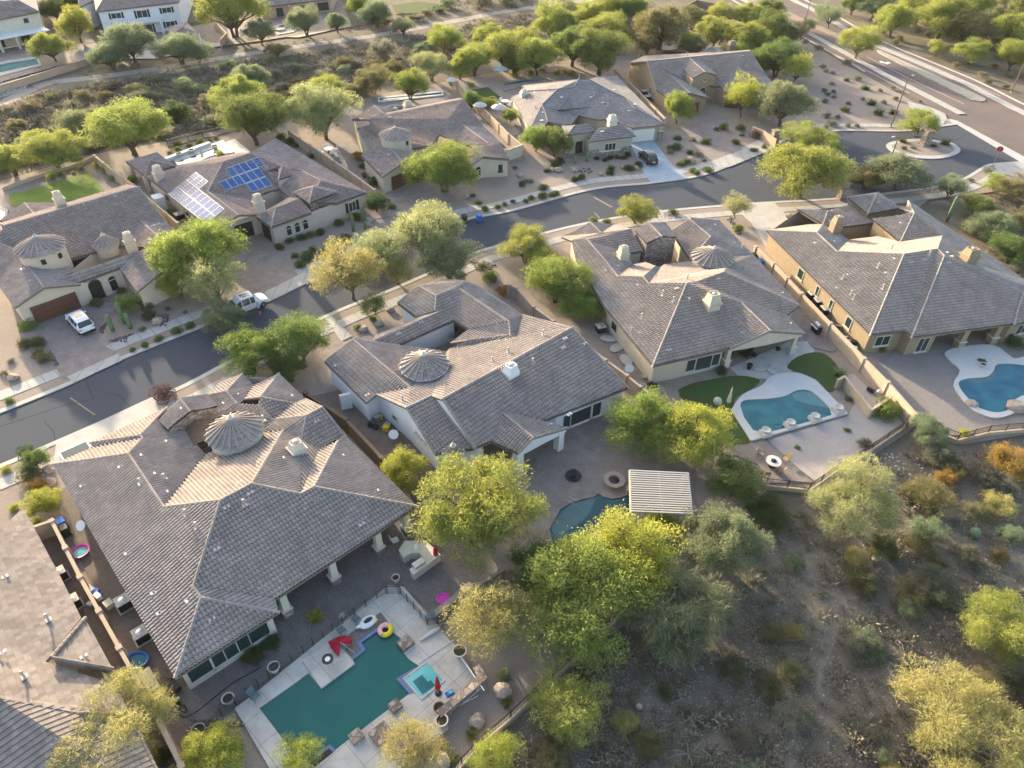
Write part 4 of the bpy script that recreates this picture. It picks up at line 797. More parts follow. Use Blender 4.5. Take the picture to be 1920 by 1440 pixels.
H6.extra_roof('dormer_roof', [('a', ['z0', 'i', 'z1']), ('b', ['z0', 'z1', 'z2'])], dict(z0=c(1190, 275), i=c(1160, 300), z1=c(1160, 377), z2=c(1335, 318)), dict(z1=4.3, z2=4.3), 4.3)
H6.wall(['z1', 'z2'], .1)
H6.chimney(304, 340, 300, 308, 1.3); H6.chimney(491, 394, 488, 362, 1.2)
H6.details([], []); H6.finish()
def solar(lab, house, org, du, dv, cells, m_):
    """org: first corner; du, dv: corners one panel along and one panel down (photo pixels on the roof)"""
    o = house.ontop(*org); 
    def at(i, j):
        x = org[0] + du[0] * i + dv[0] * j, org[1] + du[1] * i + dv[1] * j
        d = ray(*x); return CP + d * ((o - CP).dot(nrm) / d.dot(nrm))
    pts = house.F[m_][1]; ps = [house.v[k] for k in pts]; nrm = Vector((0, 0, 0))
    for i in range(len(ps)): nrm += ps[i].cross(ps[(i + 1) % len(ps)])
    nrm.normalize(); root = thing('solar_array', lab, 'solar panels', tuple(o)); up = nrm * .16
    for i, j in cells:
        q = [at(i + .04, j + .03), at(i + .96, j + .03), at(i + .96, j + .97), at(i + .04, j + .97)]
        q = [p + up - o for p in q]; mb = MB(); 
        if (q[1] - q[0]).cross(q[2] - q[0]).dot(nrm) < 0: q = q[::-1]
        mb.poly(q); dn = nrm * .05
        for k in range(4): mb.poly([q[k] - dn, q[(k + 1) % 4] - dn, q[(k + 1) % 4], q[k]])
        po = mb.build('solar_panel', M['solar'], root)
        fr = MB(); cc_ = sum(q, Vector()) / 4
        for k in range(4):
            a_, b_ = q[k], q[(k + 1) % 4]; n1_, n2_ = cc_ + (a_ - cc_) * 1.03, cc_ + (b_ - cc_) * 1.03; fr.poly([cc_ + (a_ - cc_) * .97 + nrm * .01, n1_ + nrm * .01, n2_ + nrm * .01, cc_ + (b_ - cc_) * .97 + nrm * .01])
        fr.build('panel_frame', M['white'], po)
M['solar'] = mat('solar_cells', (.03, .085, .24), .15, spec=.3, col2=(.04, .11, .29), vscale=.6)
solar('square blue solar array on the front slope of the pinkish roof', H6, c(775, 298), (48, -18.5 * .99) and ((1000 - 775) / 4.7 / 3.84, (218 - 298) / 4.7 / 3.84), ((830 - 775) / 3.84 * .92, (350 - 298) / 3.84 * 1.2), [(i, 0) for i in range(5)] + [(i, 1) for i in range(-2, 4)] + [(i, 2) for i in (1, 2, 3)], 1)
solar('long solar array reflecting pale sky on the left slope of the pinkish roof', H6, c(570, 320), (7.95, 6.2), (-17.6, 14), [(i, 0) for i in range(3)] + [(i, j) for i in range(9) for j in (1, 2)], 0)
# gazebo behind house 6
GZ = House('gazebo', 'small square pavilion with brown hipped roof behind the solar house', R(43.5), dict(ap=c(237, 235), g1=c(62, 245), g2=c(200, 347), g3=c(418, 276), g4=c(285, 180)), [('a', ['ap', 'g1', 'g2']), ('b', ['ap', 'g2', 'g3']), ('B', ['ap', 'g4', 'g1']), ('A', ['ap', 'g3', 'g4'])], dict(g1=2.8, g2=2.8, g3=2.8, g4=2.8), 2.8, 'tilep', wall='s_pink', cat='gazebo')
for k in (('g1', .5, 0), ('g2', 0, .5), ('g3', -.5, 0), ('g4', 0, -.5)): GZ.column(k, .45, 2.6, base=None)
# ---- house 7
c = C(640, 170, 5.333)
V7 = dict(a=c(183, 288), a2=c(282, 290), a3=c(290, 342), a4=c(153, 377), b=c(1215, 90), c=c(1430, 370), c2=c(1645, 570), wv=c(1220, 350), k1=c(1070, 285), k2=c(985, 440), k3=c(900, 555), co=c(705, 588), co2=c(725, 640), d=c(378, 482), e=c(618, 715), f=c(405, 865), g=c(203, 655), lv=c(265, 600), e3=c(770, 690), wr=c(1470, 530), wf=c(1310, 572), wk=c(1150, 500), bb=c(1175, 82), ba=c(190, 282), s1=c(1312, 577), s2=c(1572, 515), s3=c(1685, 690), s4=c(1410, 668), s5=c(1300, 745), x1=c(325, 150), x2=c(427, 235), x3=c(110, 292), x4=c(560, 190))
F7 = [('b', ['a4', 'lv', 'd', 'co', 'k3', 'k2', 'k1', 'wv', 'c', 'b', 'a2', 'a3']), ('B', ['a', 'a2', 'b', 'bb', 'ba']), ('a', ['lv', 'g', 'f', 'e', 'd']), ('A', ['d', 'e', 'e3', 'co2', 'co']), ('b', ['k1', 'k2', 'wk', 'wv']), ('a', ['wv', 'wk', 'wf', 'wr']), ('A', ['wv', 'wr', 's2', 'c2', 'c']), ('b', ['s1', 's4', 's3', 's2']), ('a', ['s1', 's5', 's4']), ('a', ['x1', 'x3', 'a2', 'x2']), ('A', ['x1', 'x2', 'x4'])]
e7 = {k: 3.0 for k in 'g f e3 co co2 k3 k2 wk s3 c2 x3 x4 s5'.split()}; e7.update(ba=4.7, bb=4.7, a4=4.2, lv=3.2)
H7 = House('house', 'cream house with rose brown roof, its garage hidden by a round green tree', R(30), V7, F7, e7, 3.0, 'tiler', wall='s_beige', rakes=[('e', 'f', 'b'), ('e', 'e3', 'b'), ('b', 'c', 'a')])
wl = H7.wall([('x3', 0, 0, 3.), ('a4', 0, -.5), 'lv', 'g', 'f', 'e', 'e3', ('e3', 0, 2, 3.), ('s5', 0, 2, 3.), 's5', 's4', 's3', 'c2', 'c', 'b', 'bb'], .3)
H7.wall(['co', 'k3', 'k2'], .3); gi = H7.merge(wl + 4, wl + 5); H7.gdoor(gi, .52, 4.9, 2.3)
H7.window(wl + 9, .6, 1.3, .6, 1.6, 2, arch=True, glass='glassg', frame='s_beige'); H7.window(wl + 10, .72, .7, .9, 2.1, 2, frame='dark', name='iron_grille')
H7.tower(740, 238, 742, 253, 31, 5.4, 6.6, 20, wins=(-35,)); H7.chimney(768, 207, 766, 189, 1.4)
H7.details([c(485, 268), c(860, 190), c(1035, 165), c(815, 268), c(1140, 135), c(480, 645), c(280, 692), c(380, 793), c(1325, 378), c(1435, 410), c(285, 205)], [c(815, 268)]); H7.finish()
# ---- house 8
c = C(930, 120, 5.647)
V8 = dict(a=c(163, 342), b=c(288, 228), b2=c(290, 292), cc=c(872, 168), c2=c(985, 165), d=c(822, 250), e=c(652, 270), f=c(488, 432), g=c(522, 512), h=c(550, 610), i=c(485, 690), i2=c(360, 680), k=c(1272, 120), l=c(1190, 280), m=c(1020, 452), n=c(1470, 472), o=c(1335, 642), p=c(1790, 640), p0=c(1435, 675), l2=c(1360, 355), cy=c(1215, 580), cx=c(1080, 590), cw=c(930, 560), cv=c(870, 540), cu=c(795, 640), ct=c(680, 650), kk=c(1050, 140))
F8 = [('a', ['a', 'i2', 'i', 'h', 'g', 'f', 'e', 'b2']), ('B', ['b', 'b2', 'e', 'd', 'cc']), ('b', ['f', 'g', 'h', 'ct', 'cu', 'cv', 'cw', 'm', 'l', 'c2', 'cc', 'd', 'e']), ('A', ['c2', 'l', 'l2', 'n', 'p', 'k', 'kk']), ('b', ['m', 'cw', 'cx', 'cy', 'o', 'n', 'l2', 'l']), ('b', ['n', 'o', 'p0', 'p'])]
e8 = {k: 3.0 for k in 'a i2 i b p p0 k cy cx cw cv cu ct kk'.split()}
H8 = House('house', 'sage grey house with white garage door, behind the black parked car', R(16), V8, F8, e8, 3.0, 'tilef', 'f', wall='s_sage', lap=.03)
wl = H8.wall(['b', 'a', 'i2', 'i', 'ct'], .3); w3 = H8.wall(['p0', 'p', 'k', 'kk'], .35); H8.wall(['cv', 'cw', 'cx', 'cy'], .35)
H8.extra_roof('dormer_roof', [('b', ['z1', 'z2', 'z3']), ('a', ['z4', 'z0', 'z2', 'z1'][:1] + ['z5', 'z2', 'z1'])], dict(z0=c(720, 280), z1=c(775, 345), z2=c(652, 492), z3=c(1002, 456), z4=c(712, 278), z5=c(605, 430)), dict(z2=4.0, z3=4.0, z5=4.0), 4.0)
H8.wall(['z5', 'z2', 'z3'], .4)
H8.extra_roof('entry_roof', [('b', ['y1', 'y2', 'y3', 'y4']), ('a', ['y1', 'y5', 'y2'])], dict(y1=c(838, 650), y2=c(745, 762), y3=c(1050, 715), y4=c(985, 628), y5=c(690, 655)), dict(y2=3.6, y3=3.6, y5=3.6), 3.6)
H8.wall(['y5', 'y2', 'y3'], .45); H8.window(len(H8.walls) - 1, .45, 1.3, .05, 2.1, 2, name='iron_gate', frame='dark', glass='dark')
H8.extra_roof('front_room_roof', [('b', ['x1', 'x2', 'x3', 'x4']), ('A', ['x4', 'x3', 'x5'])], dict(x1=c(1080, 680), x2=c(970, 828), x3=c(1482, 768), x4=c(1325, 650), x5=c(1430, 680)), dict(x2=3.0, x3=3.0), 3.0)
w4 = H8.wall([('x2', 0, 2.5), 'x2', 'x3', ('x3', 0, 3)], .45); H8.window(w4 + 1, .5, 2.1, .9, 2.2, 3, frame='s_cream'); H8.gdoor(w3, .42, 4.3, 2.3, 'doorw')
mb = MB(); p, q = H8.walls[w4 + 1]; d = (q - p); d.z = 0; cen = (p + q) / 2
for t, l_ in ((.12, .24), (.88, .24)):
    pp_ = p.lerp(q, t); mb.box((pp_.x, pp_.y, .65), (d.length * l_, .2, 1.3), math.atan2(d.y, d.x))
mb.box((cen.x, cen.y, .4), (d.length * .52, .2, .8), math.atan2(d.y, d.x)); mb.build('stone_wainscot', M['stone'], H8.root)
mb = MB(); mb.box((cen.x, cen.y, .86), (d.length * .5, .3, .12), math.atan2(d.y, d.x)); mb.build('window_ledge', M['s_cream'], H8.root)
for k in (('p', -.6, .4), ('y2', .5, .6), ('y3', -.6, .6)): H8.column(k, .65, 2.7, base='stone', hb=1.7)
H8.chimney(985, 182, 983, 171, 1.4, 's_cream'); H8.chimney(1150, 236, 1151, 215, 1.4, 's_cream')
H8.details([c(825, 205), c(960, 205), c(545, 330), c(415, 300), c(695, 355), c(1245, 275), c(1130, 412), c(1470, 430), c(1410, 498), c(1125, 718), c(485, 600), c(500, 515), c(1005, 355)], [c(553, 295), c(415, 485), c(470, 495), c(880, 155), c(1070, 160), c(1183, 450), c(1035, 340)], 'white'); H8.finish()
# ---- house 9
c = C(1150, 70, 5.647)
V9 = dict(a=c(355, 258), b=c(1450, 150), b2=c(1632, 430), b3=c(1745, 530), c=c(560, 642), c1=c(455, 555), d=c(610, 412), e=c(808, 590), g=c(1008, 640), g2=c(840, 512), co=c(800, 480), co2=c(1080, 530), h=c(1285, 303), i=c(1447, 420), j=c(1130, 522), j2=c(1190, 590), m=c(1590, 560), m2=c(1400, 600), ba=c(170, 270), bb=c(1440, 140), ba2=c(330, 200), x1=c(1045, 98), x2=c(1147, 175), x3=c(858, 195), x4=c(1220, 165))
F9 = [('b', ['a', 'c1', 'd', 'co', 'co2', 'j', 'h', 'b3', 'b2', 'b'][:5] + ['j', 'h', 'i', 'b2', 'b']), ('a', ['c1', 'c', 'e', 'd']), ('A', ['d', 'e', 'g', 'g2', 'co']), ('a', ['h', 'j', 'j2', 'm2', 'i']), ('A', ['h', 'i', 'm', 'b3', 'b2'][1:]), ('B', ['ba', 'a', 'b', 'bb', 'ba2']), ('a', ['x1', 'x3', 'x2']), ('A', ['x1', 'x2', 'x4'])]
e9 = {k: 3.0 for k in 'c c1 g g2 co co2 j j2 m2 m b3 x3 x4'.split()}; e9.update(ba=3.0, bb=5.2, ba2=3.4)
H9 = House('house', 'tan house with tall gabled entry, farthest house along the street', R(17), V9, F9, e9, 3.0, 'tileg', wall='s_tan', rakes=[('e', 'c', 'b'), ('e', 'g', 'b')])
wl = H9.wall([('ba2', 0, 2), 'ba', 'a', 'c1', 'c', 'e', 'g', 'g2', 'co2', 'j2', 'm2', 'm', 'b3', 'bb'], .25); gi = H9.merge(wl + 4, wl + 5); H9.gdoor(gi, .66, 2.6, 2.2, 'door')
H9.window(wl + 2, .45, 1.4, .8, 2.1, 2, glass='glassg'); H9.window(wl + 2, .75, .7, .8, 2.0, 1, glass='glassg'); H9.gdoor(wl + 9, .4, 2.5, 2.3, 'door'); H9.window(wl + 10, .6, 1.6, .5, 1.6, 1, arch=True, glass='dark')
E9 = dict(y1=c(785, 208), y2=c(972, 370), y3=c(840, 437), y4=c(720, 332), y5=c(1000, 300), y6=c(1098, 405))
H9.extra_roof('entry_roof', [('a', ['y1', 'y4', 'y3', 'y2']), ('A', ['y1', 'y2', 'y6', 'y5'])], E9, dict(y3=4.9, y4=4.9, y6=4.9, y5=4.9), 4.9)
w5 = H9.wall(['y4', 'y3', 'y2', 'y6', 'y5'], .1); H9.window(w5 + 2, .1, .5, 4.0, 4.7, 1, name='small_window', glass='dark'); H9.window(w5 + 2, .1, 1.4, .1, 2.2, 1, arch=True, name='arched_doorway', glass='dark')
H9.chimney(1374, 93, 1374, 76, 1.6); H9.details([c(455, 285), c(975, 230), c(875, 355), c(540, 570), c(1275, 355), c(755, 585), c(950, 315), c(1015, 360), c(1370, 200)], [c(780, 195)]); H9.finish()
# ---- bottom left neighbour, flat tiles
VB = dict(a=(43.8, 952.5), b=(112.5, 1080), c=(152.5, 1159), c2=(216, 1284), d=(243, 1337), r1=(0, 1310), r2=(150, 1337.5), r0=(-170, 1281), u0=(-170, 1150), u1=(0, 993), bl=(-170, 1700), br=(330, 1520), br2=(264, 1378), m1=(97, 1234), m0=(86, 1241), m2=(160, 1160), m3=(211, 1254))
FB = [('A', ['r0', 'r1', 'r2', 'd', 'c2', 'm0', 'c', 'b', 'a', 'u1', 'u0']), ('b', ['r0', 'bl', 'br', 'br2', 'd', 'r2', 'r1'])]
HB = House('house', 'neighbouring house with flat pinkish grey tiles, cut off by the bottom left corner', R(43.3), VB, [FB[0], ('b', ['r0', 'bl', 'br', 'd', 'r1'])], dict(a=3.0, b=3.0, c=3.0, c2=3.0, d=3.0, br=3.0, bl=3.0), 3.0, 'tilew', 'f', wall='s_pink', lap=.035)
HB.extra_roof('gable_roof', [('A', ['m1', 'm3', 'm2'])], dict(m1=(97, 1234), m2=(160, 1160), m3=(211, 1254)), dict(m2=3.1, m3=3.1, m1=4.4), 3.1)
mb = MB()
for k1, k2 in (('m1', 'm2'), ('m1', 'm3')):
    p, q = HB.v[k1] - HB.o, HB.v[k2] - HB.o; cap_line(mb, p, q, .15); g = MB(); g.poly([p - Vector((0, 0, 1.0)), q - Vector((0, 0, .8)), q, p]); g.build('gable_cheek', M['tilew'], HB.root)
mb.build('ridge_cap', M['tilew'], HB.root); HB.wall(['bl', 'br', 'd', 'b', 'a'], .4)
HB.details([(10, 1083), (5, 1225), (158, 1232)], [(47, 1270), (92, 1163)], 'flash'); HB.finish()
# ---- far houses beyond the wash
def far_house(lab, yaw, V, F, fixed, ze, tile, wall, path, wins, extra=None):
    h = House('house', lab, R(yaw), V, F, fixed, ze, tile, 'f', wall=wall); i0 = h.wall(path, .4)
    for wi, t, w_, z0, z1, sh in wins: h.window(i0 + wi, t, w_, z0, z1, 2, shutters=sh, frame='dark' if wall != 's_white' else 'white')
    if extra: extra(h, i0)
    h.finish(); return h
VT = dict(a=(180, 22), b=(335, 4), a1=(182, 20), r1=(203, -16), r2=(320, -34), b2=(370, -30), a2=(165, -60), b3=(360, -60), m1=(240, 12), m2=(238, 14))
def bal(h, i0):
    c_, d, nrm = h._on(i0 + 1, .52, .9); rz = math.atan2(d.y, d.x)
    MB().box((c_.x, c_.y, 3.0), (7.4, 1.8, .25), rz).build('balcony_floor', M['s_white'], h.root); q = c_ + nrm * .85
    MB().box((q.x, q.y, 3.55), (7.4, .18, .9), rz).build('balcony_wall', M['s_white'], h.root)
    for t in (-3.4, 3.4): p = q + d * t; MB().box((p.x, p.y, 1.5), (.5, .5, 3.0), rz).build('porch_column', M['s_white'], h.root)
HT = far_house('white two storey house with dark windows and a balcony, beyond the wash', 31, VT, [('b', ['a', 'b', 'r2', 'r1']), ('a', ['a2', 'a', 'r1']), ('A', ['r2', 'b', 'b3'])], dict(a=6.2, b=6.2, a2=6.2, b3=6.2), 6.2, 'tiler', 's_white', ['a2', 'a', 'b', 'b3'],
    [(1, .2, 2.2, 4.1, 5.4, 'dark'), (1, .52, 2.4, 3.7, 5.4, 'dark'), (1, .84, 2.2, 4.1, 5.4, 'dark'), (1, .18, 2.2, .8, 2.2, 'dark'), (1, .52, 3.0, .3, 2.2, 'dark'), (1, .84, 2.2, .9, 2.3, 'dark')], bal)
VT = dict(a=(-60, 48), b=(73, 22), r2=(32, 0), r1=(-60, 5), b2=(60, -40))
far_house('cream house with white patio roof, cut off by the top left corner', 32, VT, [('b', ['a', 'b', 'r2', 'r1']), ('A', ['r2', 'b', 'b2'])], dict(a=6.0, b=6.0, b2=6.0, r1=8.2, r2=8.2), 6.0, 'tiler', 's_cream', ['a', 'b', 'b2'], [(0, .8, 1.0, 4.4, 5.2, None), (0, .3, 2.5, .4, 2.2, None), (0, .7, 2.0, .4, 2.2, None)],
    lambda h, i0: [MB().box(tuple(h._on(i0, .42, 2.0)[0] + Vector((0, 0, 2.9))), (17, 4.2, .22), math.atan2(h._on(i0, .5, 0)[1].y, h._on(i0, .5, 0)[1].x)).build('patio_roof', M['white'], h.root)] + [MB().box(tuple(h._on(i0, t, 3.8)[0] + Vector((0, 0, 1.4))), (.4, .4, 2.8), 0).build('porch_column', M['s_cream'], h.root) for t in (.25, .5, .75)])
VT = dict(a=(486, 14), b=(622, -2), b1=(640, -3), r1=(520, -30), r2=(620, -44), a2=(470, -50), b2=(650, -60))
far_house('peach single storey house with covered patio beside a small pool, top edge', 29, VT, [('b', ['a', 'b', 'r2', 'r1']), ('a', ['a2', 'a', 'r1']), ('A', ['r2', 'b', 'b2'])], dict(a=3.2, b=3.2, a2=3.2, b2=3.2), 3.2, 'tiler', 's_orange', ['a2', 'a', 'b', 'b2'], [(1, .25, 1.8, .5, 2.4, None), (1, .55, 2.2, .5, 2.4, None), (1, .88, 3.0, .8, 2.6, None)],
    lambda h, i0: [MB().box(tuple(h._on(i0 + 1, t, 1.2)[0] + Vector((0, 0, 1.5))), (.6, .6, 3.0), h.yaw).build('porch_column', M['s_orange'], h.root) for t in (.05, .38, .72)])
VT = dict(a=(146, 15), b=(178, 0), r1=(150, -6), b2=(190, -40), a2=(140, -30))
far_house('white side wing with rose roof left of the white two storey house', 31, VT, [('A', ['a', 'b', 'b2', 'r1'])], dict(a=5.4, b=5.4, b2=5.4), 5.4, 'tiler', 's_white', ['a2', 'a', 'b', 'b2'], [])
VT = dict(a=(315, 70), b=(372, 62), ap=(342, 52), c=(350, 42), d=(318, 50))
PV = House('gazebo', 'low brown roofed pavilion in front of the white two storey house', R(31), VT, [('b', ['ap', 'a', 'b']), ('a', ['d', 'a', 'ap']), ('A', ['ap', 'b', 'c']), ('B', ['c', 'd', 'ap'])], dict(a=2.8, b=2.8, c=2.8, d=2.8), 2.8, 'tiler', 'f', wall='s_white', cat='gazebo')
for k in ('a', 'b', 'c', 'd'): PV.column(k, .35, 2.6, base=None)
VT = dict(a=(1330, 14), b=(1412, -30), ap=(1380, -30), d=(1312, -10))
# ------------------------------------------------------------------ garden walls and fences
def gwall(label, px, h=1.8, m_='fence', th=.2, pil=4.6, group=None, iron=0.0, zpx=None, cat='garden wall', name='garden_wall', posts=True):
    pts = [P(x, y, h + iron if zpx is None else zpx) for x, y in px]; o0 = pts[0].copy(); o0.z = 0
    root = thing(name, label, cat, tuple(o0), 0, group); mb, cp, bars = MB(), MB(), MB(); s0 = 0
    for i in range(len(pts) - 1):
        p, q = pts[i] - o0, pts[i + 1] - o0; d = q - p; d.z = 0; L_ = d.length; rz = math.atan2(d.y, d.x); c_ = (p + q) / 2; d.normalize()
        j_ = (i % 2) * .006; mb.box((c_.x, c_.y, h / 2 - .03 - j_), (L_ + th * .9, th - j_, h - .06), rz); cp.box((c_.x, c_.y, h + .02 + j_), (L_ + th, th + .07, .1), rz)
        if iron:
            for z in (h + .2, h + iron - .05): bars.box((c_.x, c_.y, z), (L_, .04, .04), rz)
            n = max(1, int(L_ / .13))
            for k in range(n + 1):
                r_ = p + d * (L_ * k / n); bars.box((r_.x, r_.y, h + .05 + iron / 2), (.022, .022, iron - .1), rz)
            n = max(1, round(L_ / 2.4))
            for k in range(n): r_ = p + d * (L_ * k / n); MB().box((r_.x, r_.y, h + .05 + iron / 2), (.07, .07, iron), rz).build('fence_post', M['dark'], root)
        elif posts:
            n = max(1, round(L_ / pil))
            for k in range(n + (i == len(pts) - 2)):
                r_ = p + d * (L_ * k / n); MB().box((r_.x, r_.y, h / 2 + .06), (max(.42, th + .15), max(.42, th + .15), h + .16), rz).build('pilaster', M[m_], root)
    mb.build('wall', M[m_], root); cp.build('wall_cap', M[m_], root)
    if bars.f: bars.build('railing', M['dark'], root)
    return root
gwall('tan garden wall between the cream turret house and the bottom left neighbour', [(97, 977), (150, 1082), (265, 1290), (340, 1437), (372, 1500)])
gwall('short tan wall with gate ending beside the bright yellow green bush', [(64, 988), (97, 977)], posts=False)
gwall('dark brown garden wall between the cream turret house and the white house', [(573, 737), (648, 786), (715, 858), (745, 892)], m_='fenceb', th=.25)
gwall('low white wall with gate at the side of the white house', [(638, 742), (655, 738)], 2.0, 's_white', posts=False)
gwall('grey brown garden wall between the white house and the beige house', [(955, 535), (968, 540), (1000, 575), (1037, 602), (1090, 640), (1135, 675), (1175, 704), (1200, 725), (1228, 745)], m_='fenced')
gwall('long tan wall between the beige house and the tan house', [(1418, 463), (1451, 494), (1503, 550), (1557, 606), (1620, 672), (1665, 717), (1717, 776)])
gwall('short tan wall screening the pool pump', [(1572, 712), (1584, 706), (1634, 768), (1672, 744)], 1.3, posts=False)
gwall('garden wall between the peach house and the solar house', [(177, 292), (212, 320), (250, 347), (290, 382), (333, 418)])
gwall('garden wall between the solar house and the cream rose roofed house', [(542, 245), (600, 285), (650, 318), (702, 356)])
gwall('garden wall between the rose roofed house and the sage house', [(846, 142), (880, 178), (918, 215), (954, 252), (978, 272)])
gwall('cream return wall joining the rose roofed house to its neighbour', [(950, 282), (978, 272)], 2.0, 's_beige', posts=False)
gwall('garden wall between the sage house and the farthest tan house', [(1153, 130), (1200, 174), (1247, 222)])
gwall('low peach wall behind the lawn of the peach house', [(5, 352), (80, 325), (150, 305), (178, 291)], .5, posts=False)
gwall('tan wall along the gardens beyond the wash', [(-40, 172), (60, 142), (138, 118), (172, 106)], 1.3, 's_orange', pil=30)
gwall('tan wall with pillar by the far tree lined gardens', [(412, 76), (424, 62), (400, 38)], 1.6, 's_orange', posts=False)
gwall('tall tan wall near the arterial road', [(1280, 14), (1306, 0), (1345, 8), (1372, 20)], 1.8, 's_tan', posts=False)
gwall('apricot courtyard wall right of the farthest tan house', [(1412, 238), (1432, 246), (1456, 262)], 1.6, 's_orange', posts=False)
gwall('low tan kerb wall and iron railing beside the round patio table', [(1430, 893), (1440, 897), (1522, 905), (1545, 890), (1575, 868), (1612, 848), (1697, 791), (1712, 768)], .45, 'fence', iron=.95, cat='railing', name='view_fence')
gwall('low tan kerb wall and iron railing below the deep blue pool', [(1712, 768), (1735, 783), (1767, 798), (1802, 812), (1860, 798), (1925, 792), (2020, 770)], .45, 'fence', iron=.95, cat='railing', name='view_fence')
gwall('iron railing on low wall below the cream turret house pool', [(838, 1455), (865, 1420), (905, 1378), (958, 1333), (1045, 1250), (1108, 1196), (1180, 1120)], .5, 'fence', iron=.95, cat='railing', name='view_fence')
gwall('tan garden wall beside the tan pillar behind the large round tree', [(868, 1128), (900, 1095), (945, 1068), (935, 1060)], 1.5, 'fenced', posts=False)
gwall('low stone seat wall beside the pink disc', [(816, 1150), (845, 1128), (880, 1098)], .5, 'fenced', th=.45, posts=False)
gwall('low stone planter wall beside the spa', [(828, 1335), (860, 1308), (905, 1270), (896, 1255)], .9, 'stone', th=.5, posts=False)
gwall('iron fence with small lights behind the solar house pool', [(312, 262), (350, 252), (405, 240), (450, 230)], .1, 'fenceb', iron=1.3, cat='fence', name='iron_fence')
def pfence(label, px, gate=None):
    pts = [P(x, y, 1.2) for x, y in px]; o0 = pts[0].copy(); o0.z = 0; root = thing('pool_safety_fence', label, 'pool fence', tuple(o0)); nb = MB()
    for i in range(len(pts) - 1):
        p, q = pts[i] - o0, pts[i + 1] - o0; d = q - p; L_ = d.length; n = max(1, round(L_ / .92)); rz = math.atan2(d.y, d.x)
        for k in range(n + (i == len(pts) - 2)): r_ = p + d * (k / n); MB().box((r_.x, r_.y, .6 + ZY), (.05, .05, 1.2), rz).build('fence_post', M['dark'], root)
        nb.poly([(p.x, p.y, .17), (q.x, q.y, .17), (q.x, q.y, 1.28), (p.x, p.y, 1.28)])
    nb.build('netting', M['netting'], root); return root
pfence('removable mesh safety fence on the patio side of the teal pool', [(375, 1372), (410, 1330), (437, 1308), (480, 1275), (520, 1243), (565, 1211), (640, 1157), (705, 1110), (722, 1101)])
pfence('removable mesh safety fence past the gate of the teal pool', [(750, 1102), (775, 1130), (800, 1160), (820, 1158), (838, 1150), (870, 1130)])
g0 = P(722, 1101, 1.2); g1 = P(750, 1102, 1.2); r_ = thing('pool_gate', 'black framed mesh gate at the top corner of the teal pool', 'gate', (g0.x, g0.y, 0)); d = g1 - g0; mb = MB()
for p in (Vector((0, 0, 0)), d * .12, d * .88, d): mb.box((p.x, p.y, .75), (.05, .05, 1.3), 0)
for z in (.25, 1.35): mb.box((d.x / 2, d.y / 2, z), (d.length, .05, .05), math.atan2(d.y, d.x))
mb.build('gate_frame', M['dark'], r_); MB().poly([(0, 0, .25), (d.x, d.y, .25), (d.x, d.y, 1.35), (0, 0, 1.35)]).build('netting', M['netting'], r_)
# ------------------------------------------------------------------ pools
def ring(mb, outer, inner, z, zb):
    O = [(p.x, p.y) for p in W(outer, z)]; I = [(p.x, p.y) for p in W(inner, z)]; al = O + I
    for t in tessellate_polygon([[Vector((x, y, 0)) for x, y in O], [Vector((x, y, 0)) for x, y in I]]):
        q = [al[i] for i in t]
        if (q[1][0] - q[0][0]) * (q[2][1] - q[0][1]) - (q[2][0] - q[0][0]) * (q[1][1] - q[0][1]) < 0: q = q[::-1]
        mb.poly([(x, y, z) for x, y in q])
    for L_ in (O, I):
        for i in range(len(L_)): p, q = L_[i], L_[(i + 1) % len(L_)]; mb.poly([(p[0], p[1], zb), (q[0], q[1], zb), (q[0], q[1], z), (p[0], p[1], z)])
POOLS = {}
def pool(label, outer, inner, wm, dm, zd=.30, name='swimming_pool'):
    c_ = P(*[sum(v[k] for v in inner) / len(inner) for k in (0, 1)], 0); root = thing(name, label, 'swimming pool', tuple(c_)); mb = MB(); ring(mb, outer, inner, zd, .1)
    mb.v = [(x - c_.x, y - c_.y, z) for x, y, z in mb.v]; mb.build('pool_deck', M[dm], root)
    wmb = MB(); w_ = [(p.x, p.y) for p in W([((x - sum(v[0] for v in inner) / len(inner)) * 1.01 + sum(v[0] for v in inner) / len(inner), (y - sum(v[1] for v in inner) / len(inner)) * 1.01 + sum(v[1] for v in inner) / len(inner)) for x, y in inner], zd - .09)]
    for t in tessellate_polygon([[Vector((x, y, 0)) for x, y in w_]]):
        q = [w_[i] for i in t]
        if (q[1][0] - q[0][0]) * (q[2][1] - q[0][1]) - (q[2][0] - q[0][0]) * (q[1][1] - q[0][1]) < 0: q = q[::-1]
        wmb.poly([(x - c_.x, y - c_.y, zd - .09) for x, y in q])
    wmb.build('water', M[wm], root); POOLS[label] = (root, c_); return root, c_
def slab(root, c_, name, px, z0, z1, m_):
    w_ = [(p.x - c_.x, p.y - c_.y) for p in W(px, z1)]; return MB().prism(w_, z0, z1).build(name, M[m_], root)
q = C(480, 1080, 4)
main_w = [q(25, 990), q(397, 728), q(490, 845), q(742, 660), q(725, 625), q(820, 552), q(783, 490), q(950, 372), q(1000, 400), q(1090, 470), q(1088, 530), q(1112, 580), q(1150, 625), q(1218, 672), q(1050, 770), q(1150, 882), q(900, 1070), q(600, 1300), q(470, 1395), q(380, 1385), q(290, 1340)]
main_d = [(440, 1328), (480, 1298), (728, 1097), (757, 1100), (800, 1150), (862, 1220), (897, 1277), (835, 1342), (841, 1366), (802, 1397), (740, 1450), (690, 1500), (560, 1500), (505, 1440)]
HP, hc = pool('large angular teal pool with spa and pale deck, behind the cream turret house', main_d, main_w, 'w_pool', 'deck')
slab(HP, hc, 'raised_platform', [q(345, 630), q(490, 840), q(740, 655), q(590, 468)], .31, .40, 'deck')
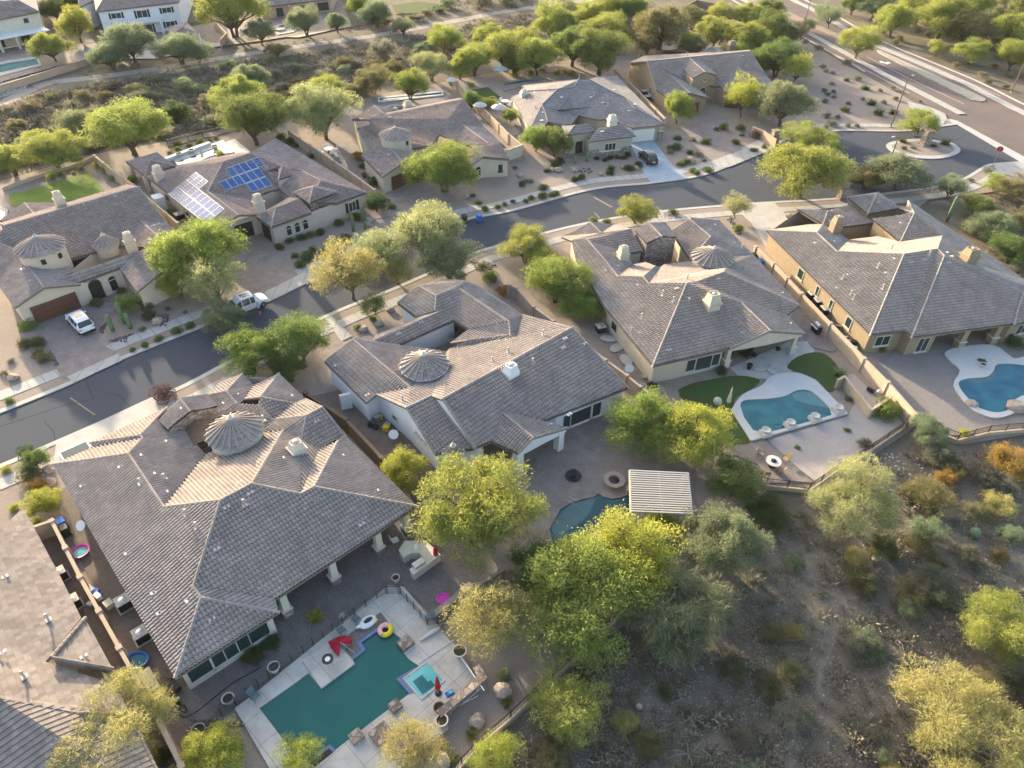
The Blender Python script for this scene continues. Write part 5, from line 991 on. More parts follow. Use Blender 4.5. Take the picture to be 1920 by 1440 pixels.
slab(HP, hc, 'tanning_shelf', [q(690, 440), q(935, 270), q(985, 335), q(770, 492), q(818, 552), q(722, 615), q(668, 560)], .305, .315, 'paverg')
slab(HP, hc, 'blue_tile_band', [q(775, 485), q(980, 335), q(1000, 350), q(790, 500)], .30, .335, 'tileb'); slab(HP, hc, 'blue_tile_band', [q(750, 495), q(775, 485), q(822, 550), q(725, 625), q(718, 608), q(792, 553)], .30, .336, 'tileb')
slab(HP, hc, 'spa_tile_border', [q(1050, 770), q(1218, 672), q(1232, 690), q(1112, 768), q(1180, 865), q(1150, 882)], .30, .36, 'tileb')
mb = MB(); ring(mb, [q(1100, 768), q(1284, 630), q(1420, 782), q(1240, 928)], [q(1118, 770), q(1283, 648), q(1402, 782), q(1240, 910)], .37, .1); mb.v = [(x - hc.x, y - hc.y, z) for x, y, z in mb.v]; mb.build('spa_rim', M['deck'], HP)
slab(HP, hc, 'spa_water', [q(1112, 768), q(1284, 642), q(1408, 782), q(1240, 917)], .305, .34, 'w_spa')
slab(HP, hc, 'spa_bench', [q(1175, 790), q(1245, 740), q(1290, 795), q(1310, 780), q(1345, 820), q(1250, 890)], .34, .344, 'w_teal')
slab(HP, hc, 'spa_step', [q(1255, 690), q(1285, 668), q(1320, 700), q(1280, 725)], .34, .345, 'w_spa')
slab(HP, hc, 'blue_tile_band', [q(385, 1390), q(555, 1262), q(598, 1300), q(575, 1318), q(545, 1290), q(400, 1405)], .22, .33, 'tileb'); slab(HP, hc, 'fire_trough', [q(400, 1405), q(545, 1292), q(578, 1322), q(440, 1430)], .22, .32, 'black')
for k, (x, y, s_) in enumerate([(1123, 512, 1.0), (1045, 985, .8), (755, 1212, .85), (940, 1195, 1.3)]):
    c_ = P(*q(x, y), .3); slabz = MB().box((0, 0, .18), (s_, s_ * .9, .36), R(43)); o = slabz.build('water_bowl_block', M['stone']); o.location = c_; tag(o, ['brown stone block on the right edge of the teal pool', 'brown stone block nearest the spa on the lower pool edge', 'brown stone block on the lower left pool edge', 'wide stone block with dry plants on the lower pool deck'][k], 'stone block')
pool('kidney shaped blue green pool with white rim and four stone bowls, behind the beige house', smooth([(1371, 768), (1392, 740), (1428, 722), (1448, 704), (1492, 698), (1530, 712)], 4)[:-1] + [(1530, 712), (1590, 775), (1408, 826)], smooth([(1388, 760), (1396, 750), (1440, 747), (1472, 742), (1496, 731), (1524, 735), (1563, 772)], 4)[:-1] + [(1560, 778), (1500, 795), (1435, 812), (1412, 806), (1395, 782)], 'w_teal', 'deckw')
o4 = smooth([(1772, 660), (1800, 650), (1860, 646), (1890, 664), (1905, 672), (1940, 665), (1975, 690), (1960, 740), (1935, 752), (1905, 772), (1870, 783), (1835, 774), (1812, 756), (1788, 722), (1800, 694), (1780, 675)], 3, True); i4 = smooth([(1798, 716), (1815, 709), (1850, 706), (1864, 694), (1872, 682), (1920, 684), (1950, 700), (1940, 735), (1915, 742), (1895, 756), (1890, 768), (1870, 773), (1845, 768), (1825, 756), (1803, 732)], 3, True)
pool('deep blue free form pool with white rim on grey gravel, behind the tan house', o4, i4, 'w_blue', 'deckw')
i2_ = [(1030, 992), (1040, 975), (1050, 955), (1072, 942), (1095, 935), (1112, 932), (1122, 925), (1132, 932), (1150, 935), (1165, 932), (1180, 926), (1182, 962), (1175, 1000), (1130, 1040), (1075, 1045), (1040, 1030)]
cx_, cy_ = 1110, 975; o2_ = [(cx_ + (x - cx_) * 1.06, cy_ + (y - cy_) * 1.1) for x, y in i2_]
pool('dark slate blue curved pool partly under the slatted pergola', o2_, i2_, 'w_dark', 'paver2', .24)
pool('small turquoise pool with white deck behind the solar house', [(325, 300), (400, 268), (418, 262), (440, 285), (395, 292), (352, 312), (335, 312)], [(332, 303), (400, 278), (415, 282), (398, 290), (375, 294), (365, 304), (340, 308)], 'w_blue', 'deckw', .3)
pool('small oval pool behind the rose roofed house', smooth([(716, 204), (740, 196), (765, 200), (762, 208), (740, 212)], 3, True), smooth([(720, 203), (740, 198), (760, 201), (757, 206), (740, 209)], 3, True), 'w_teal', 'concrete', .3)
pool('long white edged lap pool behind the rose roofed house', [(708, 182), (740, 179), (830, 170), (832, 178), (740, 188), (709, 191)], [(711, 184), (740, 181.5), (828, 172.5), (829, 176), (740, 185.5), (712, 188.5)], 'w_dark', 'deckw', .35)
pool('dark pool with boulders behind the sage house', [(940, 155), (975, 148), (1030, 145), (1035, 152), (985, 162), (945, 170)], [(945, 157), (975, 151), (1025, 148), (1028, 151), (985, 158), (950, 165)], 'w_dark', 'paver2', .25)
pool('small turquoise pool beside the peach house, cut off by the left edge', [(-40, 398), (0, 385), (15, 392), (12, 408), (-40, 425)], [(-38, 402), (0, 391), (9, 395), (8, 404), (-38, 418)], 'w_spa', 'concrete', .25)
pool('long pale blue pool with steps, beyond the wash in the top left corner', [(-60, 128), (20, 112), (70, 105), (78, 122), (0, 142), (-60, 152)], [(-58, 132), (20, 117), (68, 110), (73, 120), (0, 136), (-58, 146)], 'w_teal', 'concrete', .3)
pool('small turquoise pool with round spa beyond the wash', [(505, 50), (545, 40), (565, 50), (550, 60), (520, 65)], [(522, 48), (545, 44), (560, 50), (545, 56), (528, 54)], 'w_blue', 'concrete', .3)
mb = MB().lathe((0, 0, 0), [(1.3, .0), (1.3, .5), (1.0, .5), (1.0, .42)], 20); o = mb.build('round_spa', M['s_cream']); o.location = P(525, 57, .15); tag(o, 'round cream spa beside the small turquoise pool beyond the wash', 'spa')
M['w_step'] = water_mat('pool_step_water', (.12, .24, .25), (.09, .20, .215)); M['w_step2'] = water_mat('slate_shelf_water', (.075, .15, .165), (.055, .12, .135))
for pn, (root_, c_) in list(POOLS.items()):
    if pn.startswith('kidney'):
        for k, pl in enumerate([[(1485, 738), (1502, 733), (1524, 736), (1545, 750), (1562, 770), (1548, 764), (1530, 760), (1510, 756), (1490, 750)], [(1498, 754), (1512, 758), (1532, 763), (1550, 768), (1560, 774), (1545, 773), (1520, 768), (1503, 761)]]): slab(root_, c_, 'pool_step', pl, .18, .214 - k * .002, 'w_step' if k == 0 else 'w_step2')
    if pn.startswith('dark slate'):
        slab(root_, c_, 'pool_shelf', smooth([(1034, 992), (1046, 970), (1072, 945), (1098, 938), (1116, 932), (1108, 955), (1095, 975), (1070, 990), (1050, 1008)], 3, True), .12, .154, 'w_step2')
    if pn.startswith('deep blue'):
        slab(root_, c_, 'pool_step', smooth([(1815, 711), (1850, 708), (1864, 696), (1868, 704), (1850, 715), (1825, 718)], 3, True), .18, .214, 'w_step2')
hp = [P(x, y, .24) for x, y in smooth([(1456, 752), (1468, 772), (1474, 790), (1470, 800), (1456, 804), (1450, 797), (1462, 794)], 4)]; o = MB().tube([tuple(p - hp[0]) for p in hp], .02, 5).build('pool_hose', M['w_step']); o.location = hp[0]; tag(o, 'thin white hose floating in the kidney shaped pool', 'hose')
# stone bowls on pedestals
for k, (x, y) in enumerate([(1434, 815), (1480, 800), (1526, 788), (1570, 772)]):
    t_ = thing('water_bowl', ['stone water bowl at the left end of the kidney pool edge', 'second stone water bowl along the kidney pool edge', 'third stone water bowl along the kidney pool edge', 'stone water bowl at the right corner of the kidney pool'][k], 'water bowl', tuple(P(x, y, .3)), 0, 'stone bowls on the kidney pool edge')
    MB().box((0, 0, .22), (.95, .95, .44), R(21)).build('pedestal', M['deckw'], t_); MB().lathe((0, 0, .44), [(.2, 0), (.42, .22), (.46, .3), (.4, .3), (.15, .18)], 16).build('bowl', M['potw'], t_)
# ------------------------------------------------------------------ vehicles
def car(name, label, px, py, heading, paint, L_=4.75, Wd=1.9, Hh=1.68, cat='car'):
    t_ = thing(name, label, cat, tuple(P(px, py, ZY + .02)), heading)
    st = [(-2.38, .55, .72, .62, 0), (-2.33, .45, .95, .78, 0), (-2.2, .40, 1.02, .86, 1), (-1.75, .36, 1.04, .93, 2), (-1.1, .30, 1.03, .95, 3), (0.0, .28, 1.0, .95, 3), (.62, .28, .98, .95, 3), (1.3, .30, .97, .94, 1), (1.9, .36, .90, .92, 0), (2.25, .42, .78, .84, 0), (2.38, .5, .66, .66, 0)]
    roofz = {1: 1.08, 2: 1.55, 3: Hh}; k = L_ / 4.76; body, glass = MB(), MB(); rows = []
    for x, zs, zb, hw, c_ in st:
        hw = hw * Wd / 1.9; zt = {0: zb + .03, 1: zb + .04, 2: 1.56, 3: Hh}[c_]; wt = hw * (.74 if c_ >= 2 else .86)
        if c_ == 3 and x > .5: zt = Hh - .06
        h_ = [(hw * .94, zs), (hw, (zs + zb) / 2), (hw * .97, zb), (wt, zt - .02), (wt * .55, zt + .02)]
        rows.append([(x * k, y, z) for y, z in h_] + [(x * k, -y, z) for y, z in h_[::-1]])
    for i in range(len(rows) - 1):
        a_, b_ = rows[i], rows[i + 1]; cab = (st[i][4], st[i + 1][4])
        for j in range(9):
            f = [a_[j], b_[j], b_[j + 1], a_[j + 1]]; side = j in (2, 6); top = j in (3, 4, 5)
            g_ = (side and max(cab) >= 2 and min(cab) >= 2) or (top and cab in ((3, 1), (1, 2)))
            if g_ and side: cen = [sum(p[m_] for p in f) / 4 for m_ in range(3)]; f2 = [tuple(cen[m_] + (p[m_] - cen[m_]) * .86 for m_ in range(3)) for p in f]; body.poly(f); glass.poly([(p[0], p[1] + (.012 if p[1] > 0 else -.012), p[2]) for p in f2])
            elif g_: glass.poly(f)
            else: body.poly(f)
    body.poly(rows[0][::-1]); body.poly(rows[-1])
    o = body.build('body', M[paint], t_, True); glass.build('window_glass', M['glass'], t_)
    MB().box((-.3 * k, 0, Hh + .03), (1.0, .75, .03), 0).build('sunroof', M['glass'], o)
    for sx in (-1.42, 1.45):
        for sy in (-1, 1):
            w_ = MB().tube([(sx * k, sy * (Wd / 2 - .24), .36), (sx * k, sy * (Wd / 2 + .01), .36)], .36, 18).build('wheel', M['tyre'], t_); MB().tube([(sx * k, sy * (Wd / 2 + .005), .36), (sx * k, sy * (Wd / 2 + .02), .36)], .22, 14).build('rim', M['rim'], w_)
    for sy in (-1, 1):
        MB().box((-2.28 * k, sy * .66, .88), (.14, .38, .14), 0).build('tail_light', M['lampred'], t_); MB().box((2.2 * k, sy * .66, .74), (.22, .34, .12), 0).build('headlight', M['potw'], t_)
        MB().box((.95 * k, sy * (Wd / 2 + .1), 1.05), (.14, .2, .14), 0).build('mirror', M[paint], t_)
    MB().box((-2.4 * k, 0, .66), (.03, .5, .14), 0).build('number_plate', M['white'], t_); MB().box((-2.36 * k, 0, .42), (.12, 1.6, .18), 0).build('rear_bumper', M['black'], t_)
    return t_
car('parked_car', 'white crossover car parked on the paver driveway before the brown garage door', 154, 611, R(136), 'carw')
car('parked_car', 'black car parked on the blue grey driveway of the sage house', 1214, 301, R(107), 'carb')
car('parked_car', 'white off road vehicle parked on the street under the grey green tree', 468, 577, R(43), 'carw', 4.6, 1.95, 1.9, cat='off-road vehicle')
# person beside the off-road vehicle
pt = thing('person', 'person in light blue shirt and dark shorts standing beside the white off road vehicle', 'person', tuple(P(488, 590, .02)), R(60))
def skinned(name, verts, edges, rad, m_, parent, lvl=1):
    me = bpy.data.meshes.new(name); me.from_pydata(verts, edges, []); o = bpy.data.objects.new(name, me); COL.objects.link(o); o.parent = parent
    sk = o.modifiers.new('skin', 'SKIN'); sk.use_smooth_shade = True; sl_ = me.skin_vertices[0].data
    for i, r in enumerate(rad): sl_[i].radius = (r, r) if not hasattr(r, '__len__') else r
    sl_[0].use_root = True; sb = o.modifiers.new('sub', 'SUBSURF'); sb.levels = lvl; sb.render_levels = lvl
    me.materials.append(m_); return o
bv = [(0, 0, .95), (0, 0, 1.15), (0, .03, 1.38), (0, .03, 1.5), (0, .06, 1.6), (0, .08, 1.74), (.2, .02, 1.42), (.27, .2, 1.22), (.22, .42, 1.15), (-.2, .02, 1.42), (-.3, .08, 1.15), (-.27, .26, 1.02), (.1, 0, .88), (.12, .04, .5), (.12, -.02, .08), (.12, .12, .04), (-.1, 0, .88), (-.13, -.06, .5), (-.13, -.16, .08), (-.13, -.02, .04)]
be = [(0, 1), (1, 2), (2, 3), (3, 4), (4, 5), (2, 6), (6, 7), (7, 8), (2, 9), (9, 10), (10, 11), (0, 12), (12, 13), (13, 14), (14, 15), (0, 16), (16, 17), (17, 18), (18, 19)]
br_ = [(.16, .11), (.15, .1), (.18, .11), .055, .09, .085, .06, .045, .04, .06, .045, .04, .09, .06, .045, .045, .09, .06, .045, .045]
skinned('body', bv, be, br_, M['skin'], pt)
skinned('shirt', [(0, 0, .98), (0, 0, 1.15), (0, .03, 1.38), (0, .03, 1.46), (.2, .02, 1.41), (.27, .13, 1.27), (-.2, .02, 1.41), (-.28, .06, 1.22)], [(0, 1), (1, 2), (2, 3), (2, 4), (4, 5), (2, 6), (6, 7)], [(.185, .135), (.175, .125), (.20, .13), .07, .08, .07, .08, .07], M['shirt'], pt)
skinned('shorts', [(0, 0, .96), (.1, 0, .86), (.12, .04, .58), (-.1, 0, .86), (-.13, -.05, .58)], [(0, 1), (1, 2), (0, 3), (3, 4)], [(.18, .13), .11, .1, .11, .1], M['shorts'], pt)
skinned('hair', [(0, .055, 1.77), (0, .02, 1.72)], [(0, 1)], [.098, .09], M['dark'], pt)
# bins
def bin_(label, px, py, m_, rz=0, lying=False):
    t_ = thing('wheeled_bin', label, 'wheeled bin', tuple(P(px, py, .03)), rz); MB().box((0, 0, .5), (.62, .66, .95), 0).build('bin_body', M[m_], t_); MB().box((0, 0, 1.02), (.68, .78, .1), 0, .9).build('bin_lid', M[m_], t_)
    for s_ in (-1, 1): MB().tube([(s_ * .3, -.3, .12), (s_ * .36, -.3, .12)], .12, 10).build('wheel', M['tyre'], t_)
    MB().box((0, -.4, .95), (.5, .05, .05), 0).build('handle', M[m_], t_)
bin_('dark green wheeled bin standing on the street by the kerb', 871, 416, 'green', .5); bin_('bright blue wheeled bin standing on the street by the kerb', 898, 415, 'blue', .5)
bin_('blue wheeled bin beside the beige house and the tan wall', 1424, 500, 'blue', .3); bin_('dark green wheeled bin in the corner behind the blue bin of the beige house', 1411, 488, 'green', .3)
bin_('blue wheeled bin in the side yard of the cream turret house', 121, 990, 'blue', R(43)); bin_('dark green wheeled bin below the blue bin in the side yard', 126, 1003, 'green', R(43))
# lamps and signs
def lamp(label, px, py, tx, ty, arm=1, name='street_lamp'):
    b_ = P(px, py, .1); d = ray(tx, ty); h = HC + d.z * Vector((b_.x, b_.y, 0)).length / Vector((d.x, d.y, 0)).length; h = max(4, min(h, 12))
    t_ = thing(name, label, 'street lamp', tuple(b_)); MB().tube([(0, 0, .0), (0, 0, h)], [.13, .08], 8).build('pole', M['wood'], t_); MB().lathe((0, 0, 0), [(.28, 0), (.28, .12), (.1, .16)], 10).build('base', M['concrete'], t_)
    MB().box((.35 * arm, .1, h - .05), (.9, .12, .1), .3).build('arm', M['wood'], t_); MB().box((.75 * arm, .22, h - .05), (.5, .3, .16), .3).build('lamp_head', M['frame'], t_)
lamp('street lamp with brown pole behind the entry island tree', 1670, 238, 1699, 142); lamp('short street lamp below the entry island', 1669, 300, 1678, 259, -1); lamp('tall street lamp pole by the arterial near the top edge', 1500, 77, 1519, -6); lamp('street lamp pole at the right edge beyond the arterial', 1896, 173, 1925, 85)
sp = P(1862, 308, .1); hs_ = 3.0; t_ = thing('stop_sign', 'red octagonal stop sign at the street corner', 'road sign', tuple(sp), R(150)); MB().tube([(0, 0, 0), (0, 0, hs_)], .04, 6).build('post', M['steel'], t_)
oc = [(math.cos(R(22.5 + 45 * k)) * .5, math.sin(R(22.5 + 45 * k)) * .5) for k in range(8)]; mb = MB(); mb.poly([(x, -.05, hs_ - .35 + z) for x, z in oc]); mb.poly([(x, -.02, hs_ - .35 + z) for x, z in oc[::-1]])
face = mb.build('sign_plate', M['signred'], t_)
oc2 = [(x * 1.08, z * 1.08) for x, z in oc]; mb = MB(); mb.poly([(x, -.035, hs_ - .35 + z) for x, z in oc2]); mb.build('sign_border', M['white'], face)
tx = bpy.data.curves.new('stop_text', 'FONT'); tx.body = 'STOP'; tx.size = .34; tx.align_x = 'CENTER'; tx.align_y = 'CENTER'; to0 = bpy.data.objects.new('lettering_curve', tx); to = bpy.data.objects.new('lettering', bpy.data.meshes.new_from_object(to0)); bpy.data.objects.remove(to0); COL.objects.link(to); to.parent = face; to.location = (0, -.06, hs_ - .35); to.rotation_euler = (R(90), 0, 0); to.data.materials.append(M['white'])
# entry monuments
def pillar(label, px, py, w_, h, rz=.3, cat='stone pillar'):
    t_ = thing('stone_pillar', label, cat, tuple(P(px, py, .1)), rz); MB().box((0, 0, h / 2), (w_, w_ * .8, h), 0, .9).build('shaft', M['stone'], t_); MB().box((0, 0, h + .08), (w_ * 1.02, w_ * .86, .16), 0).build('cap', M['s_tan'], t_); MB().box((0, 0, .15), (w_ * 1.15, w_ * .95, .3), 0).build('plinth', M['stone'], t_)
pillar('stone monument pillar on the entry island', 1733, 272, 1.5, 2.6); pillar('stone pillar on the pavement by the tan house drive', 1577, 372, 1.1, 2.4); pillar('stone pillar by the gate right of the farthest tan house', 1450, 268, 1.3, 2.2); pillar('short stone pillar above the low street lamp', 1738, 255, .8, 1.2)
# cooling units
def ac(label, px, py, rz, s_=.85):
    t_ = thing('cooling_unit', label, 'air conditioner', tuple(P(px, py, .13)), rz); MB().box((0, 0, .45), (s_, s_, .8), 0).build('casing', M['black'], t_); MB().box((0, 0, .88), (s_ + .04, s_ + .04, .08), 0).build('top_plate', M['frame'], t_)
    MB().lathe((0, 0, .925), [(s_ * .42, 0), (s_ * .42, .02), (s_ * .33, .02), (s_ * .33, .0)], 20).build('fan_guard', M['frame'], t_); MB().lathe((0, 0, .93), [(s_ * .3, 0), (s_ * .08, .03), (.01, .04)], 16).build('fan', M['steel'], t_); MB().box((0, 0, .03), (s_ + .25, s_ + .25, .06), 0).build('pad', M['concrete'], t_)
ac('air conditioner nearer the satellite dish beside the cream turret house', 235, 1137, R(43), .95); ac('air conditioner nearer the blue paddling pool beside the cream turret house', 268, 1197, R(43), .95)
for k, (x, y) in enumerate([(1520, 560), (1532, 573), (1545, 588)]): ac(['uppermost of three air conditioners along the tan house wall', 'middle one of three air conditioners along the tan house wall', 'lowest of three air conditioners along the tan house wall'][k], x, y, R(13), 1.0)
ac('air conditioner beside the bottom left neighbour, the upper one', 117, 1083, R(43)); ac('air conditioner beside the bottom left neighbour, the lower one', 142, 1135, R(43)); ac('green tinted air conditioner at the side of the beige house', 1125, 622, R(21), 1.0)
ac('air conditioner between the peach house and solar house', 337, 411, R(43), 1.1); ac('air conditioner beside the farthest tan house', 1208, 178, R(17), 1.1); ac('second air conditioner beside the farthest tan house, nearer the street', 1214, 188, R(17), 1.1)
MB_ = MB
def lathe_thing(name, label, cat, px, py, prof, m_, z=.13, seg=20, sx=1, sy=1, rz=0, group=None, parts=()):
    t_ = thing(name, label, cat, tuple(P(px, py, z)), rz, group); 
    MB().lathe((0, 0, 0), prof, seg, sx, sy).build(parts[0] if parts else 'shell', M[m_], t_)
    for nm, pf, mm in parts[1:]: MB().lathe((0, 0, 0), pf, seg, sx, sy).build(nm, M[mm], t_)
    return t_
lathe_thing('paddling_pool', 'purple pink plastic paddling pool in the side yard by the satellite dish', 'paddling pool', 152, 1036, [(.55, 0), (.68, .22), (.72, .24), (.62, .22), (.5, .05)], 'pink', parts=('shell', ('water', [(.58, .1), (.01, .12)], 'w_spa')))
lathe_thing('paddling_pool', 'blue oval paddling pool in the side yard beside the air conditioner', 'paddling pool', 257, 1241, [(.6, 0), (.74, .28), (.79, .3), (.68, .27), (.55, .06)], 'blue', sx=1.15, sy=.85, parts=('shell', ('water', [(.62, .15), (.01, .16)], 'w_blue')))
lathe_thing('plastic_disc', 'bright pink plastic disc lying on the patio above the teal pool', 'toy', 830, 1123, [(.5, 0), (.52, .12), (.44, .14), (.4, .06), (.01, .07)], 'pink')
t_ = thing('storage_tub', 'pale grey bath shaped tub by the tan wall, half under the golden tree', 'tub', tuple(P(277, 1283, .13)), R(43)); MB().box((0, 0, .25), (1.1, 1.7, .5), 0, 1.1).build('tub_shell', M['deckw'], t_); MB().box((0, 0, .51), (.85, 1.4, .02), 0).build('tub_inside', M['frame'], t_)
def dish(label, px, py, z, rz, s_=.5):
    t_ = thing('satellite_dish', label, 'satellite dish', tuple(P(px, py, z)), rz); o = MB().lathe((0, 0, 0), [(s_, .16), (s_ * .98, .14), (s_ * .6, .05), (.02, 0)], 24, 1, .85).build('reflector', M['white'], t_); o.rotation_euler = (R(-38), 0, 0); o.location = (0, 0, .5)
    MB().tube([(0, 0, 0), (0, 0, .5)], .035, 6).build('mast', M['steel'], t_); MB().tube([(0, -.2, .4), (0, -.6, .75)], .02, 5).build('feed_arm', M['steel'], t_)
dish('white satellite dish by the left eave of the cream turret house', 158, 993, 1.5, R(150)); dish('white round satellite dish at the lower left corner of the beige house', 1178, 698, .13, R(200), .55); dish('satellite dish beside the peach house wall near the solar panels', 291, 352, .5, R(150), .45); dish('pale round dish in the side yard of the white house', 740, 822, .3, R(150), .55)
# outdoor kitchen
kc = P(785, 1050, 0); kt = thing('kitchen_island', 'horseshoe shaped outdoor kitchen island with pale stone counter', 'outdoor kitchen', tuple(kc))
def ks(name, pts_, z0, z1, m_): MB().prism([(p.x - kc.x, p.y - kc.y) for p in [P(x, y, z1) for x, y in pts_]], z0, z1).build(name, M[m_], kt)
q = C(480, 720, 4); outl = [q(1070, 1245), q(1115, 1175), q(1275, 1175), q(1385, 1280), q(1180, 1430), q(1150, 1390), q(1255, 1310), q(1225, 1265), q(1165, 1265), q(1105, 1300)]
ks('counter', outl, .98, 1.06, 's_cream'); ks('base', [(x * .985 + 785 * .015, y * .985 + 1045 * .015) for x, y in outl], .13, .98, 's_beige')
p_ = P(*q(1220, 1350), 1.06) - kc; MB().box((p_.x, p_.y, 1.16), (1.0, .55, .22), R(43)).build('grill_hood', M['steel'], kt); p_ = P(*q(1200, 1225), 1.06) - kc; MB().box((p_.x, p_.y, 1.075), (.4, .45, .03), R(43)).build('side_burner', M['steel'], kt)
def chair(label, px, py, rz, m_, z=.13, name='patio_chair', lounge=False, group=None):
    t_ = thing(name, label, 'chair', tuple(P(px, py, z)), rz, group)
    for sx in (-.24, .24):
        for sy in (-.22, .22): MB().tube([(sx, sy, 0), (sx, sy, .4)], .018, 5).build('leg', M['dark'], t_)
    MB().box((0, 0, .42), (.54, .52, .05), 0).build('seat', M[m_], t_); b_ = MB().box((0, .0, .3), (.54, .05, .6), 0).build('backrest', M[m_], t_); b_.location = (0, .26, .44); b_.rotation_euler = (R(-18), 0, 0)
    for sx in (-.29, .29): MB().tube([(sx, -.22, .4), (sx, -.22, .6), (sx, .25, .62)], .016, 5).build('arm', M['dark'], t_)
M['grey_f'] = mat('grey_sling_fabric', (.12, .17, .19), .8); M['tanf'] = mat('tan_sling', (.34, .24, .14), .8)
chair('grey sling lounge chair on the tanning shelf nearer the red canvas', 641, 1186, R(140), 'grey_f', .32); chair('grey sling lounge chair on the tanning shelf nearer the white float', 668, 1165, R(140), 'grey_f', .32); chair('dark chair on the pool deck at the left end of the teal pool', 480, 1310, R(60), 'grey_f', .3); chair('grey chair lying by the mesh fence right of the pool gate', 805, 1163, R(300), 'grey_f', .3)
chair('folded striped chair beside the kitchen island', 742, 1018, R(120), 'white'); chair('small pale chair above the kitchen island', 795, 1008, R(10), 'grey_f')
def closed_umb(label, px, py, m_, h=2.4, z=.3):
    t_ = thing('closed_umbrella', label, 'umbrella', tuple(P(px, py, z))); MB().tube([(0, 0, 0), (0, 0, h)], .025, 6).build('pole', M['steel'], t_); mb = MB()
    mb.lathe((0, 0, .75), [(.16, 0), (.22, .15), (.17, .8), (.1, 1.3), (.03, h - .75)], 10); mb.build('canopy', M[m_], t_); MB().lathe((0, 0, 0), [(.25, 0), (.25, .06), (.05, .1)], 12).build('base', M['black'], t_)
closed_umb('closed red umbrella standing at the lower corner of the spa', 822, 1300, 'red'); closed_umb('closed red umbrella at the right corner of the kitchen island', 818, 1052, 'red', 2.2, .13); closed_umb('closed tan umbrella on the lawn left of the kidney pool', 1363, 764, 'shade', 2.8, .13); closed_umb('closed pale umbrella beside the turquoise pool of the solar house', 382, 303, 'shade', 2.6); closed_umb('closed pale umbrella on the paved side yard of the rose roofed house', 641, 312, 'shade', 2.6)
t_ = thing('fallen_umbrella', 'collapsed red umbrella lying half over the pale pool platform', 'umbrella', tuple(P(640, 1211, .42))); random.seed(5); mb = MB(); vsx = []
for k in range(9):
    an = k / 8 * math.pi * 1.5; vsx.append((math.cos(an) * (.7 + .3 * (k % 2)), math.sin(an) * (.6 + .3 * ((k + 1) % 2)), .05 + .3 * (k % 2)))
for k in range(8): mb.poly([(0, 0, .5), vsx[k], vsx[k + 1]]); mb.poly([(0, 0, .42), vsx[k + 1], vsx[k]])
mb.build('canopy', M['red'], t_); MB().tube([(0, 0, .5), (1.2, -.7, .25)], .025, 6).build('pole', M['steel'], t_)
for k in range(4): MB().tube([(0, 0, .47), tuple(v * .95 for v in vsx[k * 2])], .012, 4).build('rib', M['steel'], t_)
t_ = thing('round_table', 'small white glass topped table on the pale pool platform', 'table', tuple(P(617, 1245, .41)))
MB().lathe((0, 0, 0), [(.42, .7), (.42, .74), (.36, .74), (.36, .72)], 24).build('table_rim', M['dark'], t_); MB().lathe((0, 0, .715), [(.38, 0), (.01, .01)], 24).build('table_top', M['white'], t_)
for k in range(4): MB().tube([(math.cos(k * 1.57) * .3, math.sin(k * 1.57) * .3, 0), (math.cos(k * 1.57) * .12, math.sin(k * 1.57) * .12, .7)], .014, 5).build('leg', M['dark'], t_)
# floats
t_ = thing('ring_float', 'inflatable ring float, half pink and half yellow, at the shelf corner', 'pool float', tuple(P(723, 1183, .3)), R(70))
for nm, a0, m_ in (('pink_half', 0, 'rose'), ('yellow_half', 180, 'yellow')):
    mb = MB(); mb.tube([(math.cos(R(a0 + k * 15)) * .42, math.sin(R(a0 + k * 15)) * .42, .15) for k in range(13)], .19, 12); mb.build(nm, M[m_], t_, True)
t_ = thing('bird_float', 'white inflatable float with black patches lying on the tanning shelf', 'pool float', tuple(P(690, 1168, .33)), R(40)); MB().lathe((0, 0, 0), [(.5, .0), (.62, .12), (.55, .28), (.2, .34)], 20, 1.2, .8).build('float_body', M['white'], t_, True); MB().lathe((.05, 0, .33), [(.3, 0), (.32, .05), (.1, .09)], 12, 1.2, .6).build('black_patch', M['black'], t_); MB().tube([(-.6, 0, .2), (-.85, 0, .3), (-.95, .05, .25)], [.14, .12, .06], 8).build('float_head', M['white'], t_); MB().box((.55, -.3, .12), (.3, .2, .12), .4).build('float_foot', M['yellow'], t_)
t_ = thing('small_float', 'small bright blue float lying on the deck below the spa', 'pool float', tuple(P(843, 1300, .31)), .6); MB().box((0, 0, .06), (.62, .42, .12), 0, .8).build('float_body', M['blue'], t_); MB().box((.08, 0, .13), (.3, .25, .04), 0).build('float_seat', M['w_spa'], t_)
t_ = thing('closed_umbrella', 'folded grey and white umbrella lying on the deck right of the pool', 'umbrella', tuple(P(806, 1190, .32)), R(38)); MB().tube([(-.9, 0, .1), (-.4, 0, .12), (.5, 0, .14), (.9, 0, .12)], [.05, .12, .17, .08], 8).build('canopy', M['deckw'], t_); MB().tube([(.9, 0, .12), (1.9, .05, .08)], .025, 5).build('pole', M['dark'], t_)
for k, (x, y, x2, y2, z) in enumerate([(785, 1243, 850, 1200, .33), (865, 1233, 908, 1295, .9), (850, 1328, 896, 1305, .2), (856, 1295, 880, 1272, .95), (865, 1322, 902, 1290, .2)]):
    a_, b_ = P(x, y, z), P(x2, y2, z + .02); o = MB().tube([(0, 0, 0), tuple(b_ - a_)], .03, 6).build('pool_pole', M['white' if k != 3 else 'steel']); o.location = a_; tag(o, ['long white pole lying across the deck above the spa', 'long white pole leaning over the stone planter wall', 'white pole lying on gravel below the stone planter wall, the outer one', 'short steel pole lying on top of the stone planter wall', 'white pole crossing another on gravel below the stone planter wall'][k], 'pole')
